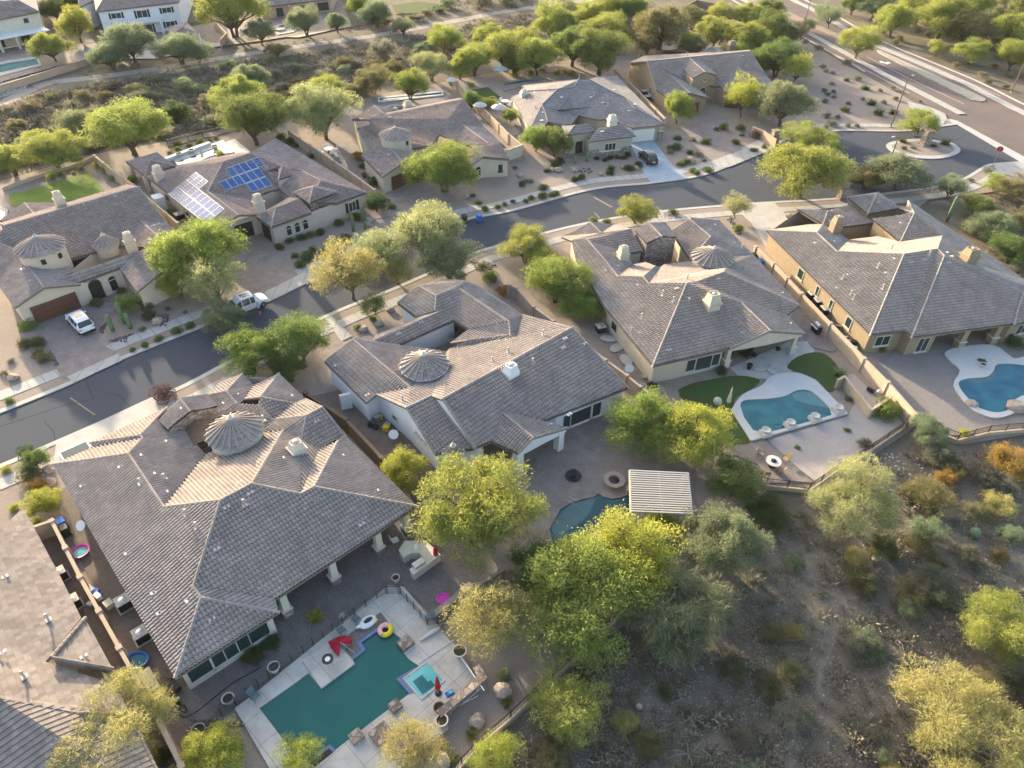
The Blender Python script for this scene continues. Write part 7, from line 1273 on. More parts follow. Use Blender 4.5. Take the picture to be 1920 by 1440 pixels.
T = [ # kind, px, py, r, colour, height factor, label
 ('mesq', 240, 243, 74, 'yg', .8, 'wide yellow green tree beside the small pavilion, behind the lawn'), ('mesq', 100, 285, 54, 'yg', .8, 'yellow green tree left of the wide tree behind the lawn'), ('mesq', 18, 300, 40, 'yg', .85, 'yellow green tree cut off at the left edge, behind the lawn'), ('mesq', 68, 262, 24, 'yg', .9, 'small pale tree between two yellow green trees behind the lawn'),
 ('mesq', 474, 225, 64, 'g', .9, 'dark green tree over the pool of the solar house'), ('mesq', 440, 180, 50, 'yg', .9, 'yellow topped tree just behind the dark green tree over the solar house pool'), ('mesq', 602, 212, 64, 'pale', .95, 'pale olive tree between the solar house and the rose roofed house'), ('mesq', 610, 170, 36, 'yg', .9, 'yellow green tree top behind the pale olive tree'),
 ('palo', 700, 152, 32, 'ol', .95, 'thin olive tree at the wash edge'), ('palo', 665, 172, 22, 'ol', .9, 'small thin tree left of the thin olive tree'), ('mesq', 768, 160, 32, 'yg', 1.05, 'yellow green tree behind the rose roofed house lap pool'), ('palo', 835, 76, 38, 'yg', .9, 'pale yellow green tree standing in the wash'), ('palo', 808, 125, 36, 'pale', .9, 'pale tree in front of the one standing in the wash'), ('bush', 720, 98, 30, 'grey', 1.1, 'grey leafless looking shrub in the middle of the wash'),
 ('mesq', 890, 112, 36, 'yg', .95, 'leftmost tree of the row behind the sage house'), ('mesq', 945, 96, 42, 'yg', 1.0, 'second tree of the row behind the sage house'), ('mesq', 1010, 105, 44, 'yg', .95, 'third tree of the row behind the sage house'), ('mesq', 1035, 45, 42, 'yg', .95, 'tall pale tree behind the row of the sage house'), ('mesq', 1075, 85, 48, 'g', .95, 'fourth tree of the row behind the sage house'), ('mesq', 1125, 100, 52, 'g', 1.0, 'darkest tree of the row behind the sage house'), ('mesq', 1140, 60, 40, 'yg', 1.0, 'bright tree above the darkest tree of the row'),
 ('palo', 1155, 20, 42, 'yg', .9, 'tree at the top edge right of the wash trail'), ('mesq', 1185, 25, 36, 'g', .9, 'green tree at the top edge above the broad olive tree'), ('mesq', 1242, 50, 56, 'ol', .85, 'broad olive tree behind the farthest tan house'), ('mesq', 1340, 62, 36, 'yg', .95, 'tree right of the broad olive tree behind the farthest house'), ('mesq', 1350, 28, 28, 'yg', .9, 'round tree at the corner of the tall tan wall'), ('mesq', 1400, 72, 44, 'yg', .85, 'tree behind the right end of the farthest house'), ('mesq', 1445, 55, 40, 'g', .85, 'green tree between the farthest house and the arterial road'), ('palo', 1190, 50, 24, 'grey', .9, 'grey feathery tree left of the broad olive tree'),
 ('mesq', 1460, 110, 44, 'g', .9, 'green tree behind the bright column of foliage'), ('green', 1272, 204, 27, 'brg', 1.25, 'compact bright green tree on the farthest driveway edge'), ('sparse', 1396, 182, 34, 'bry', 1.25, 'yellow drooping tree before the farthest tan house'), ('sparse', 1494, 130, 30, 'bry', 1.1, 'bright yellow green tree at the gravel corner'), ('mesq', 1475, 195, 52, 'gg', 1.0, 'grey green tree by the stone gate pillar'), ('palo', 1425, 195, 28, 'gg', .9, 'thin grey green tree beside the yellow drooping tree'),
 ('palo', 1612, 80, 40, 'yg', .9, 'airy tree on the arterial road verge'), ('sparse', 1516, 48, 18, 'gg', .9, 'thin tree by the lamp pole at the top edge'), ('sparse', 1558, 32, 24, 'gg', .9, 'thin tree on the planted median'), ('sparse', 1540, 22, 20, 'gg', .9, 'smaller thin tree at the upper end of the median'),
 ('mesq', 1680, 38, 36, 'yg', 1.0, 'first full tree beyond the arterial road'), ('mesq', 1770, 35, 52, 'yg', .95, 'large tree beyond the arterial road'), ('mesq', 1725, 15, 40, 'yg', .9, 'tree behind the first full tree beyond the arterial road'), ('mesq', 1815, 55, 44, 'ol', .9, 'olive tree right of the large tree beyond the arterial'), ('mesq', 1825, 12, 42, 'yg', .9, 'tree at the top edge beyond the arterial'), ('palo', 1758, 92, 20, 'yg', .9, 'small spindly tree on the far verge'), ('mesq', 1822, 98, 33, 'yg', .75, 'umbrella shaped tree on the far verge'), ('mesq', 1905, 105, 36, 'yg', .9, 'tree by the lamp pole at the right edge'), ('mesq', 1900, 55, 42, 'yg', .9, 'tree at the right edge beyond the arterial'), ('mesq', 1930, 15, 40, 'g', .9, 'green tree in the top right corner'),
 ('mesq', 1600, 8, 24, 'g', .9, 'green tree at the top edge beyond the median'), ('palo', 1725, 232, 40, 'yg', .75, 'spreading tree on the entry island'), ('mesq', 1515, 320, 84, 'yg', .75, 'big yellow green tree overhanging the street before the tan house'), ('palo', 1520, 270, 55, 'yg', .7, 'lower bright tree on the street side of the big yellow green tree'), ('mesq', 1690, 325, 58, 'gg', .65, 'grey green tree below the entry island'), ('mesq', 1625, 335, 34, 'ol', .7, 'olive tree between the two trees below the entry island'), ('palo', 1785, 352, 30, 'gg', .9, 'thin grey green tree right of the tan house roof'),
 ('green', 1193, 398, 36, 'yg', .8, 'round tree at the kerb beside the beige house'), ('sparse', 1382, 388, 27, 'pale', 1.0, 'small pale tree by the concrete driveway of the beige house'), ('mesq', 832, 318, 66, 'brg', .85, 'round green tree covering the garage of the rose roofed house'),
 ('mesq', 805, 440, 66, 'pale', 1.0, 'tall pale tree on the street verge above the white house'), ('mesq', 840, 490, 58, 'gg', .8, 'grey green lower tree beside the tall pale verge tree'), ('sparse', 715, 470, 52, 'pale', 1.0, 'thin yellowish tree on the verge left of the tall pale tree'), ('sparse', 655, 512, 68, 'yel', .95, 'airy yellow tree on the verge above the small round tree'), ('sparse', 745, 510, 36, 'yel', .8, 'low yellow foliage tree between the verge trees'),
 ('mesq', 372, 470, 88, 'brg', .85, 'large bright green tree between the peach house and the solar house'), ('mesq', 330, 520, 50, 'yg', .9, 'lower left part tree against the peach house front'), ('sparse', 398, 532, 56, 'pale', 1.05, 'pale yellow tree over the off road vehicle'), ('mesq', 420, 600, 40, 'gg', .9, 'grey green tree on the kerb below the off road vehicle'), ('green', 562, 640, 56, 'g', 1.05, 'dark green dense tree by the drive of the cream turret house'), ('mesq', 470, 662, 54, 'brg', .95, 'light green tree left of the dark dense tree at the kerb'), ('mesq', 535, 690, 38, 'g', .7, 'low green tree under the dark dense tree'),
 ('palo', 985, 462, 48, 'yg', .9, 'bright airy tree on the verge above the beige house side'), ('mesq', 1045, 530, 62, 'brg', .85, 'bright green tree between the white house and the beige house'), ('mesq', 1095, 575, 44, 'brg', .75, 'lower bright green tree against the left side of the beige house'), ('palo', 1020, 495, 40, 'yg', .9, 'thin bright tree between the two bright verge trees'), ('sparse', 702, 572, 29, 'g', .85, 'small flat topped tree on the gravel before the white house'),
 ('green', 755, 885, 44, 'bry', .9, 'yellow flowering tree between the cream turret house and the white house'), ('mesq', 905, 955, 112, 'yg', .95, 'very large rounded yellow green tree in the middle of the yards'), ('green', 1085, 1115, 118, 'yg', .8, 'huge leafy bright green tree below the slate pool'), ('green', 1170, 1050, 98, 'bry', .85, 'sunlit yellow crown touching the huge leafy tree'), ('mesq', 1020, 1070, 70, 'g', .85, 'green tree left of the huge leafy tree'), ('weep', 1262, 1150, 84, 'gg', .8, 'weeping feathery tree right of the huge leafy tree'),
 ('mesq', 1205, 795, 74, 'brg', .8, 'green tree at the corner of the white house patio'), ('mesq', 1290, 815, 80, 'bry', .8, 'yellow flowering tree left of the kidney pool lawn'), ('green', 1378, 905, 52, 'g', .85, 'green leafy tree between pergola and round mosaic table'), ('mesq', 1350, 1010, 78, 'gg', .9, 'grey green tree right of the pergola'), ('palo', 1235, 985, 46, 'bry', .85, 'airy yellow green tree at the pergola posts'),
 ('sparse', 925, 1165, 80, 'yel', 1.0, 'pale yellow thin tree beside the teal pool'), ('palo', 208, 1378, 112, 'yel', .8, 'large golden tree over the bottom left roof'), ('green', 392, 1420, 62, 'bry', .7, 'bright yellow green bush tree at the lower left of the teal pool'), ('sparse', 1062, 1322, 72, 'yg', .85, 'thin bright green tree by the iron railing'), ('sparse', 775, 1405, 62, 'yel', .9, 'sparse yellow tree over the lower pool deck'), ('sparse', 560, 1425, 46, 'bry', .9, 'yellow tree tops at the bottom end of the teal pool'), ('sparse', 930, 1420, 50, 'bry', .9, 'yellow green tree at the bottom edge by the railing'),
 ('palo', 1600, 940, 82, 'pale', .95, 'pale dome shaped tree below the gravel yard corner'), ('palo', 1740, 812, 36, 'gg', .95, 'pale feathery small tree by the wall corner of the tan house'), ('palo', 1885, 1185, 86, 'yg', .85, 'yellow green thin tree in the desert at the right edge'), ('palo', 1800, 1370, 122, 'yel', .75, 'large yellow twiggy tree in the bottom right desert'),
 ('mesq', 430, 18, 62, 'yg', .95, 'large yellow green tree beyond the wash, by the peach patio house'), ('mesq', 572, 40, 32, 'gg', .95, 'grey green tree before the peach patio house'), ('mesq', 632, 42, 20, 'gg', 1.1, 'narrow tree right of the peach patio house'), ('green', 672, 12, 22, 'brg', 1.1, 'bright green tree at the top edge beyond the wash'), ('mesq', 705, 25, 30, 'gg', .95, 'grey green tree by the far curved lawn'), ('mesq', 97, 88, 36, 'yg', .9, 'yellow green tree beside the long pale pool'), ('green', 142, 48, 28, 'bry', 1.25, 'tall golden green tree left of the white two storey house'),
 ('mesq', 245, 80, 42, 'gg', 1.0, 'grey green tree in front of the white two storey house'), ('mesq', 205, 105, 34, 'gg', .9, 'low grey green tree left of the one before the white house'), ('mesq', 335, 92, 42, 'gg', .75, 'wide grey green tree below the brown pavilion'), ('green', 100, 20, 26, 'dg', .9, 'dark green tree at the top edge by the cream house'), ('mesq', 485, 60, 30, 'gg', .9, 'grey tree left of the small turquoise pool'), ('mesq', 470, 150, 38, 'gg', .85, 'grey green tree in the wash above the solar house'), ('bush', 138, 238, 36, 'gg', 1.2, 'round grey green shrub in the wash behind the wide tree'), ('bush', 330, 215, 30, 'dg', 1.0, 'dark shrub in the wash above the solar house pool'), ('green', 130, 4, 26, 'dg', .9, 'green tree at the top edge above the golden tree'),
 ('mesq', 1860, 425, 42, 'gg', .75, 'grey green desert tree right of the tan house'), ('mesq', 1900, 470, 44, 'g', .7, 'green desert tree at the right edge by the tan house'), ('palo', 1905, 355, 36, 'ol', .8, 'olive desert tree at the right edge'), ('mesq', 1830, 385, 30, 'g', .8, 'small green desert tree near the saguaro'), ('palo', 1870, 345, 26, 'yg', .8, 'yellow green desert tree below the street corner'), ('palo', 1925, 415, 34, 'ol', .8, 'desert tree cut off at the right edge'),
 ('green', 1005, 262, 26, 'brg', 1.1, 'bright tree left of the stone entry of the sage house'), ('green', 1040, 268, 30, 'g', 1.05, 'dark green round tree left of the stone entry of the sage house'), ('green', 884, 190, 18, 'g', 1.2, 'small green tree by the wall behind the rose roofed house'), ('green', 957, 218, 16, 'brg', 1.0, 'small green tree beside the cream parasol'), ('green', 239, 570, 23, 'brg', .9, 'bright green round citrus tree by the saguaros'), ('green', 705, 382, 22, 'dg', .9, 'dark green round tree beside the solar house front window'), ('green', 835, 618, 18, 'dg', 1.0, 'dark palm like tree in the courtyard of the white house'), ('mesq', 1352, 65, 20, 'teal', 1.1, 'blue green tree behind the farthest tan house chimney'),
 ('green', 80, 945, 32, 'bry', .85, 'glowing yellow green tree left of the cream turret house'), ('green', 65, 865, 26, 'g', .8, 'small green leafy tree at the kerb left of the cream turret house'), ('mesq', 1440, 960, 40, 'dg', .6, 'dark green low tree below the iron railing'), ('mesq', 862, 130, 26, 'yg', .9, 'small tree at the left end of the row behind the sage house'), ('mesq', 985, 80, 34, 'yg', .95, 'upper tree of the row behind the second and third trees'), ('mesq', 1105, 30, 34, 'yg', .9, 'pale tree at the top edge above the dense row'), ('palo', 1060, 20, 28, 'pale', .9, 'pale wash tree at the top edge, left of the pale row tree'), ('mesq', 1380, 100, 30, 'yg', .8, 'low tree touching the chimney of the farthest house'), ('mesq', 1425, 118, 36, 'g', .8, 'green tree by the right eave of the farthest house'), ('palo', 1300, 90, 26, 'ol', .8, 'olive tree behind the ridge of the farthest house'), ('mesq', 1440, 20, 30, 'g', .9, 'green tree beside the arterial kerb at the top edge'), ('mesq', 1865, 45, 40, 'ol', .85, 'olive tree between two yellow green trees beyond the arterial'), ('mesq', 1640, 12, 30, 'gg', .9, 'grey green tree at the top edge beyond the far verge'), ('mesq', 735, 130, 22, 'ol', .8, 'low olive tree in the wash edge behind the lap pool'), ('mesq', 795, 95, 22, 'gg', .8, 'low grey green wash tree between two pale trees'),
 ('mesq', 915, 70, 30, 'yg', .9, 'tree behind the leftmost trees of the row, at the wash side'), ('mesq', 1060, 60, 32, 'g', .9, 'green tree filling the middle of the dense row'), ('mesq', 1100, 60, 30, 'yg', .9, 'yellow green tree in the dense row near its right end'), ('mesq', 1165, 75, 30, 'g', .8, 'green tree at the right end of the dense row'), ('mesq', 965, 125, 26, 'g', .7, 'low green tree in front of the second row tree'), ('mesq', 1300, 35, 30, 'ol', .8, 'olive tree left of the tall tan wall'), ('mesq', 1215, 85, 26, 'ol', .7, 'low olive tree before the broad olive tree'), ('palo', 1290, 75, 24, 'yg', .8, 'pale low tree right of the saguaro with arms'),
 ('mesq', 1400, 30, 34, 'yg', .8, 'tree between the tall tan wall and arterial'), ('mesq', 1420, 85, 34, 'g', .8, 'dense green tree behind the gravel corner path'), ('mesq', 755, 50, 24, 'gg', .7, 'grey green low tree by the far trail'), ('palo', 520, 95, 24, 'ol', .6, 'low olive tree by the far trail near the small pool'),
 ('mesq', 215, 95, 26, 'yg', .8, 'yellow green low tree left before the white two storey house'), ('palo', 370, 100, 30, 'gg', .7, 'low feathery tree right of the brown pavilion'), ('mesq', 1480, 65, 30, 'ol', .8, 'olive tree on the verge before the airy arterial tree'),
]
for k_, px, py, r, c_, zs, lab in T:
    if lab: plant(k_, lab, px, py, r, c_, zs, 'tree' if k_ != 'bush' else 'shrub')
SH = [ # kind, label/group, colour, list of (px, py, r)
 ('ball', 'round clipped shrub in the kerbside strip before the peach house', 'g', [(249, 656, 6), (272, 647, 7), (297, 636, 8), (332, 621, 9), (356, 611, 9)]),
 ('ball', 'small round shrub in the kerbside strip before the rose roofed house', 'g', [(897, 380, 7), (909, 392, 7), (933, 388, 6), (946, 383, 5), (962, 378, 5), (986, 377, 5), (996, 371, 6), (1018, 368, 8), (1036, 365, 7), (1043, 362, 6)]),
 ('ball', 'round shrub on the gravel below the sage house', 'dg', [(1119, 297, 5), (1134, 300, 5), (1144, 296, 6), (1157, 295, 5), (1169, 296, 6), (1177, 290, 6), (1078, 337, 7), (1091, 333, 7), (1143, 325, 7), (1145, 317, 7), (1180, 316, 9), (1198, 309, 7), (1041, 309, 10), (1050, 302, 8), (1026, 320, 6), (978, 346, 6), (1019, 352, 9)]),
 ('ball', 'round shrub at the corner of the farthest driveway', 'g', [(1277, 308, 7), (1287, 303, 7), (1298, 319, 7), (1307, 325, 6), (1328, 319, 9), (1269, 276, 9), (1257, 278, 7), (1411, 282, 5), (1417, 281, 5), (1432, 275, 5), (1390, 240, 9), (1357, 239, 8), (1380, 267, 8)]),
 ('ball', 'round green shrub on the gravel before the solar house', 'g', [(544, 452, 8), (565, 446, 8), (582, 441, 8), (601, 436, 8), (552, 480, 7), (562, 497, 9), (575, 482, 14), (586, 468, 7), (604, 478, 8), (613, 468, 7), (636, 418, 9), (667, 408, 10), (735, 388, 8), (524, 464, 8), (645, 450, 14)]),
 ('ball', 'clipped shrub on the gravel at the far left', 'ol', [(46, 645, 13), (71, 642, 13), (70, 664, 10), (83, 671, 12), (279, 592, 12), (274, 574, 11), (181, 569, 10)]),
 ('ball', 'clipped shrub along the white pool wall behind the solar house', 'g', [(333, 269, 7), (333, 280, 6), (354, 273, 6), (376, 266, 7), (393, 263, 5), (404, 259, 5), (527, 257, 9), (543, 266, 9), (557, 273, 6), (582, 294, 6), (318, 286, 5)]),
 ('ball', 'small shrub beside the garden wall of the peach house', 'bry', [(183, 309, 9), (199, 318, 10), (246, 334, 7), (250, 340, 7), (215, 335, 9), (322, 398, 8), (95, 332, 9), (115, 327, 5), (137, 324, 4), (152, 315, 6)]),
 ('ball', 'small shrub in the bed behind the sage house', 'bry', [(965, 139, 8), (995, 137, 7), (1017, 132, 6), (1045, 137, 6), (1060, 136, 6), (1072, 139, 7), (916, 194, 14), (847, 155, 6), (882, 160, 7)]),
 ('ball', 'dark clipped shrub near the beige house kerb', 'g', [(1138, 416, 8), (1113, 415, 8), (1262, 398, 8), (1384, 429, 9), (700, 598, 7), (672, 615, 8), (920, 520, 14), (1650, 652, 10)]),
 ('spiky', 'spiky clump on the bare gravel corner by the arterial', 'dg', [(1622, 168, 11), (1635, 197, 11), (1588, 209, 11), (1651, 215, 12), (1677, 214, 11), (1586, 152, 7), (1690, 265, 10), (1774, 270, 11), (1750, 276, 9), (1326, 268, 13), (1273, 262, 9), (1295, 287, 9), (1555, 232, 1)]),
 ('bush', 'grey brown low shrub on the gravel corner by the arterial', 'grey', [(1543, 125, 7), (1548, 133, 6), (1562, 137, 5), (1608, 148, 7), (1560, 157, 6), (1546, 170, 6), (1552, 177, 6), (1563, 172, 5), (1546, 190, 8), (1564, 182, 5), (1590, 194, 6), (1617, 186, 5), (1657, 192, 7), (1679, 185, 6), (1650, 170, 6), (1724, 191, 6), (1718, 208, 7), (1674, 165, 6), (1550, 217, 9), (1570, 220, 6), (1560, 232, 11), (1590, 235, 6), (1607, 236, 6), (1548, 238, 7), (1534, 90, 9), (1589, 118, 9), (1510, 78, 7), (1695, 278, 6), (1712, 277, 6), (1850, 320, 9), (1820, 338, 6), (1805, 345, 6), (1766, 340, 1)]),
 ('bush', 'low shrub on the far verge of the arterial', 'ol', [(1685, 73, 9), (1655, 60, 9), (1650, 50, 8), (1792, 123, 8), (1843, 141, 10), (1852, 154, 8), (1885, 163, 8), (1740, 65, 8), (1722, 58, 8), (1770, 60, 10), (1865, 125, 8), (1925, 145, 9), (1890, 140, 9), (1680, 80, 7)]),
 ('bush', 'thin grey shrub in the gravel before the sage and tan houses', 'grey', [(965, 315, 6), (985, 340, 7), (995, 340, 6), (1257, 285, 7), (1298, 262, 8), (1310, 290, 8), (1320, 302, 5), (1344, 243, 6), (1300, 330, 1), (850, 345, 6), (882, 367, 5), (888, 367, 5), (20, 677, 8), (8, 700, 8), (267, 617, 8), (315, 580, 6), (347, 585, 5), (386, 641, 3)]),
 ('ball', 'bright green clipped shrub by the white car driveway', 'brg', [(52, 610, 15), (210, 566, 1)]),
]
for kind, lab, c_, lst in SH:
    for i, (px, py, r) in enumerate(lst):
        if r > 1: plant(kind, lab, px, py, r, c_, [.8, 1.0, .9, 1.1][i % 4], 'shrub', 'shrub', group=lab, var=.22)
for a in [('ball', 'large purple tinged round shrub at the kerb above the cream turret house', 305, 741, 20, 'purp'), ('ball', 'round dark shrub with purple flowers beside the stone gate', 1420, 253, 11, 'purp'), ('ball', 'bright green globe shrub in the gravel yard corner of the kidney pool', 1658, 770, 22, 'brg'), ('ball', 'rounded shrub between the glowing tree and the kerb', 55, 893, 17, 'ol'), ('ball', 'dark round shrub touching the leafy kerb tree', 48, 850, 14, 'dg'), ('ball', 'small yellow green shrub on the kerb strip at the left edge', 12, 880, 8, 'bry'), ('ball', 'small round shrub on the far left kerb strip', 17, 753, 8, 'g'), ('ball', 'small bright shrub above the bottom left roof', 26, 953, 9, 'bry'), ('ball', 'yellow green shrub at the foot of the glowing tree', 68, 978, 8, 'bry'),
          ('bush', 'orange flowering shrub beside the glowing yellow green tree', 70, 912, 20, 'or_'), ('spiky', 'large yellow green spiky agave in the patio below the cream house', 597, 1160, 21, 'bry'), ('bush', 'low dark green hedge under the cream house windows, right part', 510, 1205, 22, 'dg'), ('bush', 'low dark green hedge under the cream house windows, left part', 475, 1232, 22, 'dg'),
          ('bush', 'orange flowering desert shrub nearest the right edge', 1885, 868, 46, 'or_'), ('bush', 'orange topped olive desert shrub', 1772, 897, 24, 'or_'), ('bush', 'olive desert shrub beneath the orange topped one', 1745, 935, 42, 'ol'), ('bush', 'golden low desert shrub below the pale dome tree', 1600, 1045, 26, 'yel'), ('bush', 'grey twiggy desert shrub left of the orange edge shrub', 1845, 895, 22, 'grey'), ('bush', 'dark desert shrub at the foot of the pale dome tree', 1655, 1030, 30, 'dg'), ('bush', 'green desert shrub below the feathery tree by the wall corner', 1760, 852, 30, 'grey'),
          ('bush', 'yellow shrub inside the railing of the gravel yard', 1808, 815, 13, 'bry'), ('bush', 'dark shrub by the porch of the tan house', 1902, 643, 18, 'dg'), ('spiky', 'pale spiky yucca by the small lawn and short wall', 1577, 705, 16, 'gg'), ('bush', 'small dark shrub by the porch column of the beige house', 1353, 697, 13, 'dg'), ('bush', 'small green shrub inside the pale gravel yard', 1588, 807, 7, 'brg'), ('bush', 'second small green shrub inside the pale gravel yard', 1496, 840, 7, 'brg'), ('bush', 'grey thin shrub at the pale gravel yard railing', 1620, 832, 14, 'grey'), ('bush', 'shrub in the gravel yard by the tan house corner', 1641, 650, 7, 'g'), ('bush', 'small plant in the gravel right of the kidney pool', 1591, 748, 8, 'gg'),
          ('bush', 'yellow potted agave on the white deck of the solar house', 412, 290, 9, 'bry'), ('bush', 'red flowering climber on the rose roofed house side', 672, 295, 14, 'or_'), ('bush', 'green plant in the red pot by the side gate', 680, 312, 10, 'g'), ('bush', 'leafy plant in the pot on the white deck of the blue pool', 1841, 678, 9, 'ol'), ('ball', 'dark hedge by the garage of the rose roofed house', 704, 340, 12, 'dg'), ('spiky', 'blue green agave nearest the sage house drive', 1268, 262, 9, 'teal'), ('spiky', 'blue green agave by the yellow drooping tree', 1392, 255, 7, 'teal'), ('bush', 'green shrub at the gate of the peach house', 180, 569, 12, 'g'), ('bush', 'green shrub by the far gate of the peach house', 228, 545, 10, 'g'),
          ('ball', 'dark round shrub under the golden tree, lower right', 305, 1420, 17, 'dg'), ('bush', 'spiky shrub left of the boulder by the railing', 885, 1375, 14, 'g'), ('bush', 'dark grey shrub near the sparse yellow tree', 828, 1405, 16, 'dg'), ('bush', 'bright small shrub near the sparse yellow tree', 848, 1425, 14, 'brg'), ('bush', 'dark shrub by the golden tree near the left gate post', 445, 1405, 18, 'dg'), ('bush', 'grey green shrub at the thin yellow tree', 945, 1265, 16, 'gg'), ('bush', 'shrub between the boulder and the railing', 950, 1318, 12, 'g'),
          ('bush', 'shrub in the bed behind the white house gravel, orange tinged', 945, 545, 16, 'or_'), ('bush', 'flowering shrub in the courtyard gravel by the verge', 905, 500, 12, 'ol')]:
    plant(a[0], a[1], a[2], a[3], a[4], a[5], 1.0, 'shrub')
# larger desert shrubs of the wash, one by one
random.seed(77)
def inpx(poly, x, y): return inside(poly, x, y)
SE = [(1560, 930), (1700, 850), (1930, 850), (1990, 1000), (1990, 1500), (830, 1500), (960, 1400), (1110, 1250), (1250, 1180), (1400, 1080), (1450, 950)]
NW = [(-30, 215), (75, 178), (175, 160), (325, 138), (480, 114), (680, 84), (805, 62), (960, 32), (1060, 18), (1090, 40), (960, 70), (870, 110), (700, 165), (560, 215), (440, 235), (330, 256), (180, 280), (-30, 330)]
EA = [(1800, 400), (1870, 355), (1990, 340), (1990, 640), (1935, 540), (1860, 480)]
NE = [(1560, -10), (1700, 45), (1800, 85), (1930, 120), (1960, -10)]
for reg_, n, (r0, r1), lab in ((SE, 62, (17, 40), 'low twiggy olive and grey desert shrub in the lower right wash'), (NW, 95, (9, 22), 'low desert shrub in the wash behind the houses'), (EA, 14, (10, 22), 'desert shrub on the slope right of the tan house'), ([(640, 60), (960, 8), (1040, -25), (850, -30), (810, 20), (700, 32)], 16, (9, 20), 'desert shrub between the far trail and the curved lawn'), (NE, 40, (9, 20), 'desert shrub beyond the arterial road')):
    xs = [p[0] for p in reg_]; ys = [p[1] for p in reg_]; k = 0
    while k < n:
        x, y = random.uniform(min(xs), max(xs)), random.uniform(min(ys), max(ys))
        if not inpx(reg_, x, y) or (reg_ is SE and abs(x - 1550) < 40 and y > 1050 and random.random() < .8): continue
        plant('bush', lab, x, y, random.uniform(r0, r1), random.choice(['ol', 'ol', 'grey', 'grey', 'br', 'ol', 'ol', 'gg', 'gg', 'yel']), random.uniform(.6, 1.0), 'shrub', 'desert_shrub', group=lab, var=.25); k += 1
# uncountable low scrub and dry grass
def scrub(name, regs, seed):
    rg = np.random.default_rng(seed); CV, CT = [], []
    for poly, n, s0, s1, nb in regs:
        xs = [p[0] for p in poly]; ys = [p[1] for p in poly]; cnt = 0
        while cnt < n:
            x, y = rg.uniform(min(xs), max(xs)), rg.uniform(min(ys), max(ys))
            if not inside(poly, x, y): continue
            cnt += 1; c = P(x, y, -.04); s = rg.uniform(s0, s1) * rg.choice([.5, .8, 1, 1.5], p=[.3, .3, .3, .1]); d = rg.normal(size=(nb, 3)); d[:, 2] = np.abs(d[:, 2]) * .8 + .15; d /= np.linalg.norm(d, axis=1)[:, None]
            f = rg.uniform(.2, .95, (nb, 1)); b = np.array(c) + d * s * f * np.array([1, 1, .6]) + np.array([0, 0, .05]); dv = d + rg.normal(size=(nb, 3)) * .4; dv /= np.linalg.norm(dv, axis=1)[:, None]
            sd_ = np.cross(dv, rg.normal(size=(nb, 3))); sd_ /= np.linalg.norm(sd_, axis=1)[:, None]; l = s * .38; w_ = s * .07
            q = np.empty((nb, 4, 3)); q[:, 0] = b - dv * l * .5; q[:, 1] = b + sd_ * w_; q[:, 2] = b + dv * l * .5; q[:, 3] = b - sd_ * w_; CV.append(q); CT.append(np.clip(np.full(nb, rg.random()) + rg.normal(0, .1, nb), 0, 1))
    v = np.concatenate(CV).reshape(-1, 3); t = np.concatenate(CT); T_ = len(t); me = bpy.data.meshes.new(name); me.vertices.add(T_ * 4); me.loops.add(T_ * 4); me.polygons.add(T_)
    me.vertices.foreach_set('co', v.ravel()); me.loops.foreach_set('vertex_index', np.arange(T_ * 4)); me.polygons.foreach_set('loop_start', np.arange(T_) * 4); me.polygons.foreach_set('loop_total', np.full(T_, 4))
    me.attributes.new('tone', 'FLOAT', 'FACE').data.foreach_set('value', t); me.materials.append(M['twig']); me.update()
    o = bpy.data.objects.new(name, me); COL.objects.link(o); o.color = (.225, .20, .145, 1); return o
tag(scrub('desert_scrub', [(SE, 2800, .25, .75, 38), (NW, 4600, .7, 1.6, 36), (EA, 500, .4, 1.0, 34), (NE, 700, .5, 1.2, 32), ([(640, 60), (960, 8), (1040, -25), (850, -30), (810, 20), (700, 32)], 420, .5, 1.3, 32), ([(1930, 850), (2450, 800), (2500, 1500), (1990, 1500)], 500, .3, .8, 30), ([(830, 1500), (1990, 1500), (2400, 1900), (700, 1900)], 400, .25, .7, 30), ([(1990, 340), (2400, 420), (2450, 800), (2130, 780), (1990, 640)], 300, .4, .9, 30), ([(-60, 130), (170, 120), (600, 70), (960, 8), (1080, -20), (1000, 30), (480, 110), (75, 165), (-60, 210)], 300, .4, .9, 26), ([(1050, 10), (1180, -20), (1300, 40), (1300, 90), (1180, 80), (1090, 40)], 160, .4, .9, 30)], 3), 'low grey brown desert scrub covering the wash', 'scrub', kind='stuff')
def scatter_rocks(name, regs, seed, m_, lab, cat):
    rg = random.Random(seed); mb = MB()
    for poly, n, s0, s1, z in regs:
        xs = [p[0] for p in poly]; ys = [p[1] for p in poly]; k = 0
        while k < n:
            x, y = rg.uniform(min(xs), max(xs)), rg.uniform(min(ys), max(ys))
            if not inside(poly, x, y): continue
            k += 1; p = P(x, y, z); s = rg.uniform(s0, s1); mb.box((p.x, p.y, z + s * .2), (s, s * rg.uniform(.6, 1), s * .6), rg.random() * 3, .6)
    return tag(mb.build(name, M[m_]), lab, cat, kind='stuff')
M['palerock'] = mat('pale_stone', (.42, .39, .35), .9, .2, 3); M['darkrock'] = mat('dark_stone', (.13, .11, .115), .9, .3, 3)
scatter_rocks('loose_stones', [(SE, 420, .05, .16, -.04), ([(1560, 850), (1700, 850), (1760, 900), (1640, 900)], 120, .08, .25, -.04), (NW, 300, .1, .35, -.04), ([(-30, 160), (50, 150), (50, 165), (0, 185), (-30, 195)], 220, .25, .6, -.03)], 5, 'palerock', 'pale loose stones scattered over the desert soil', 'stones')
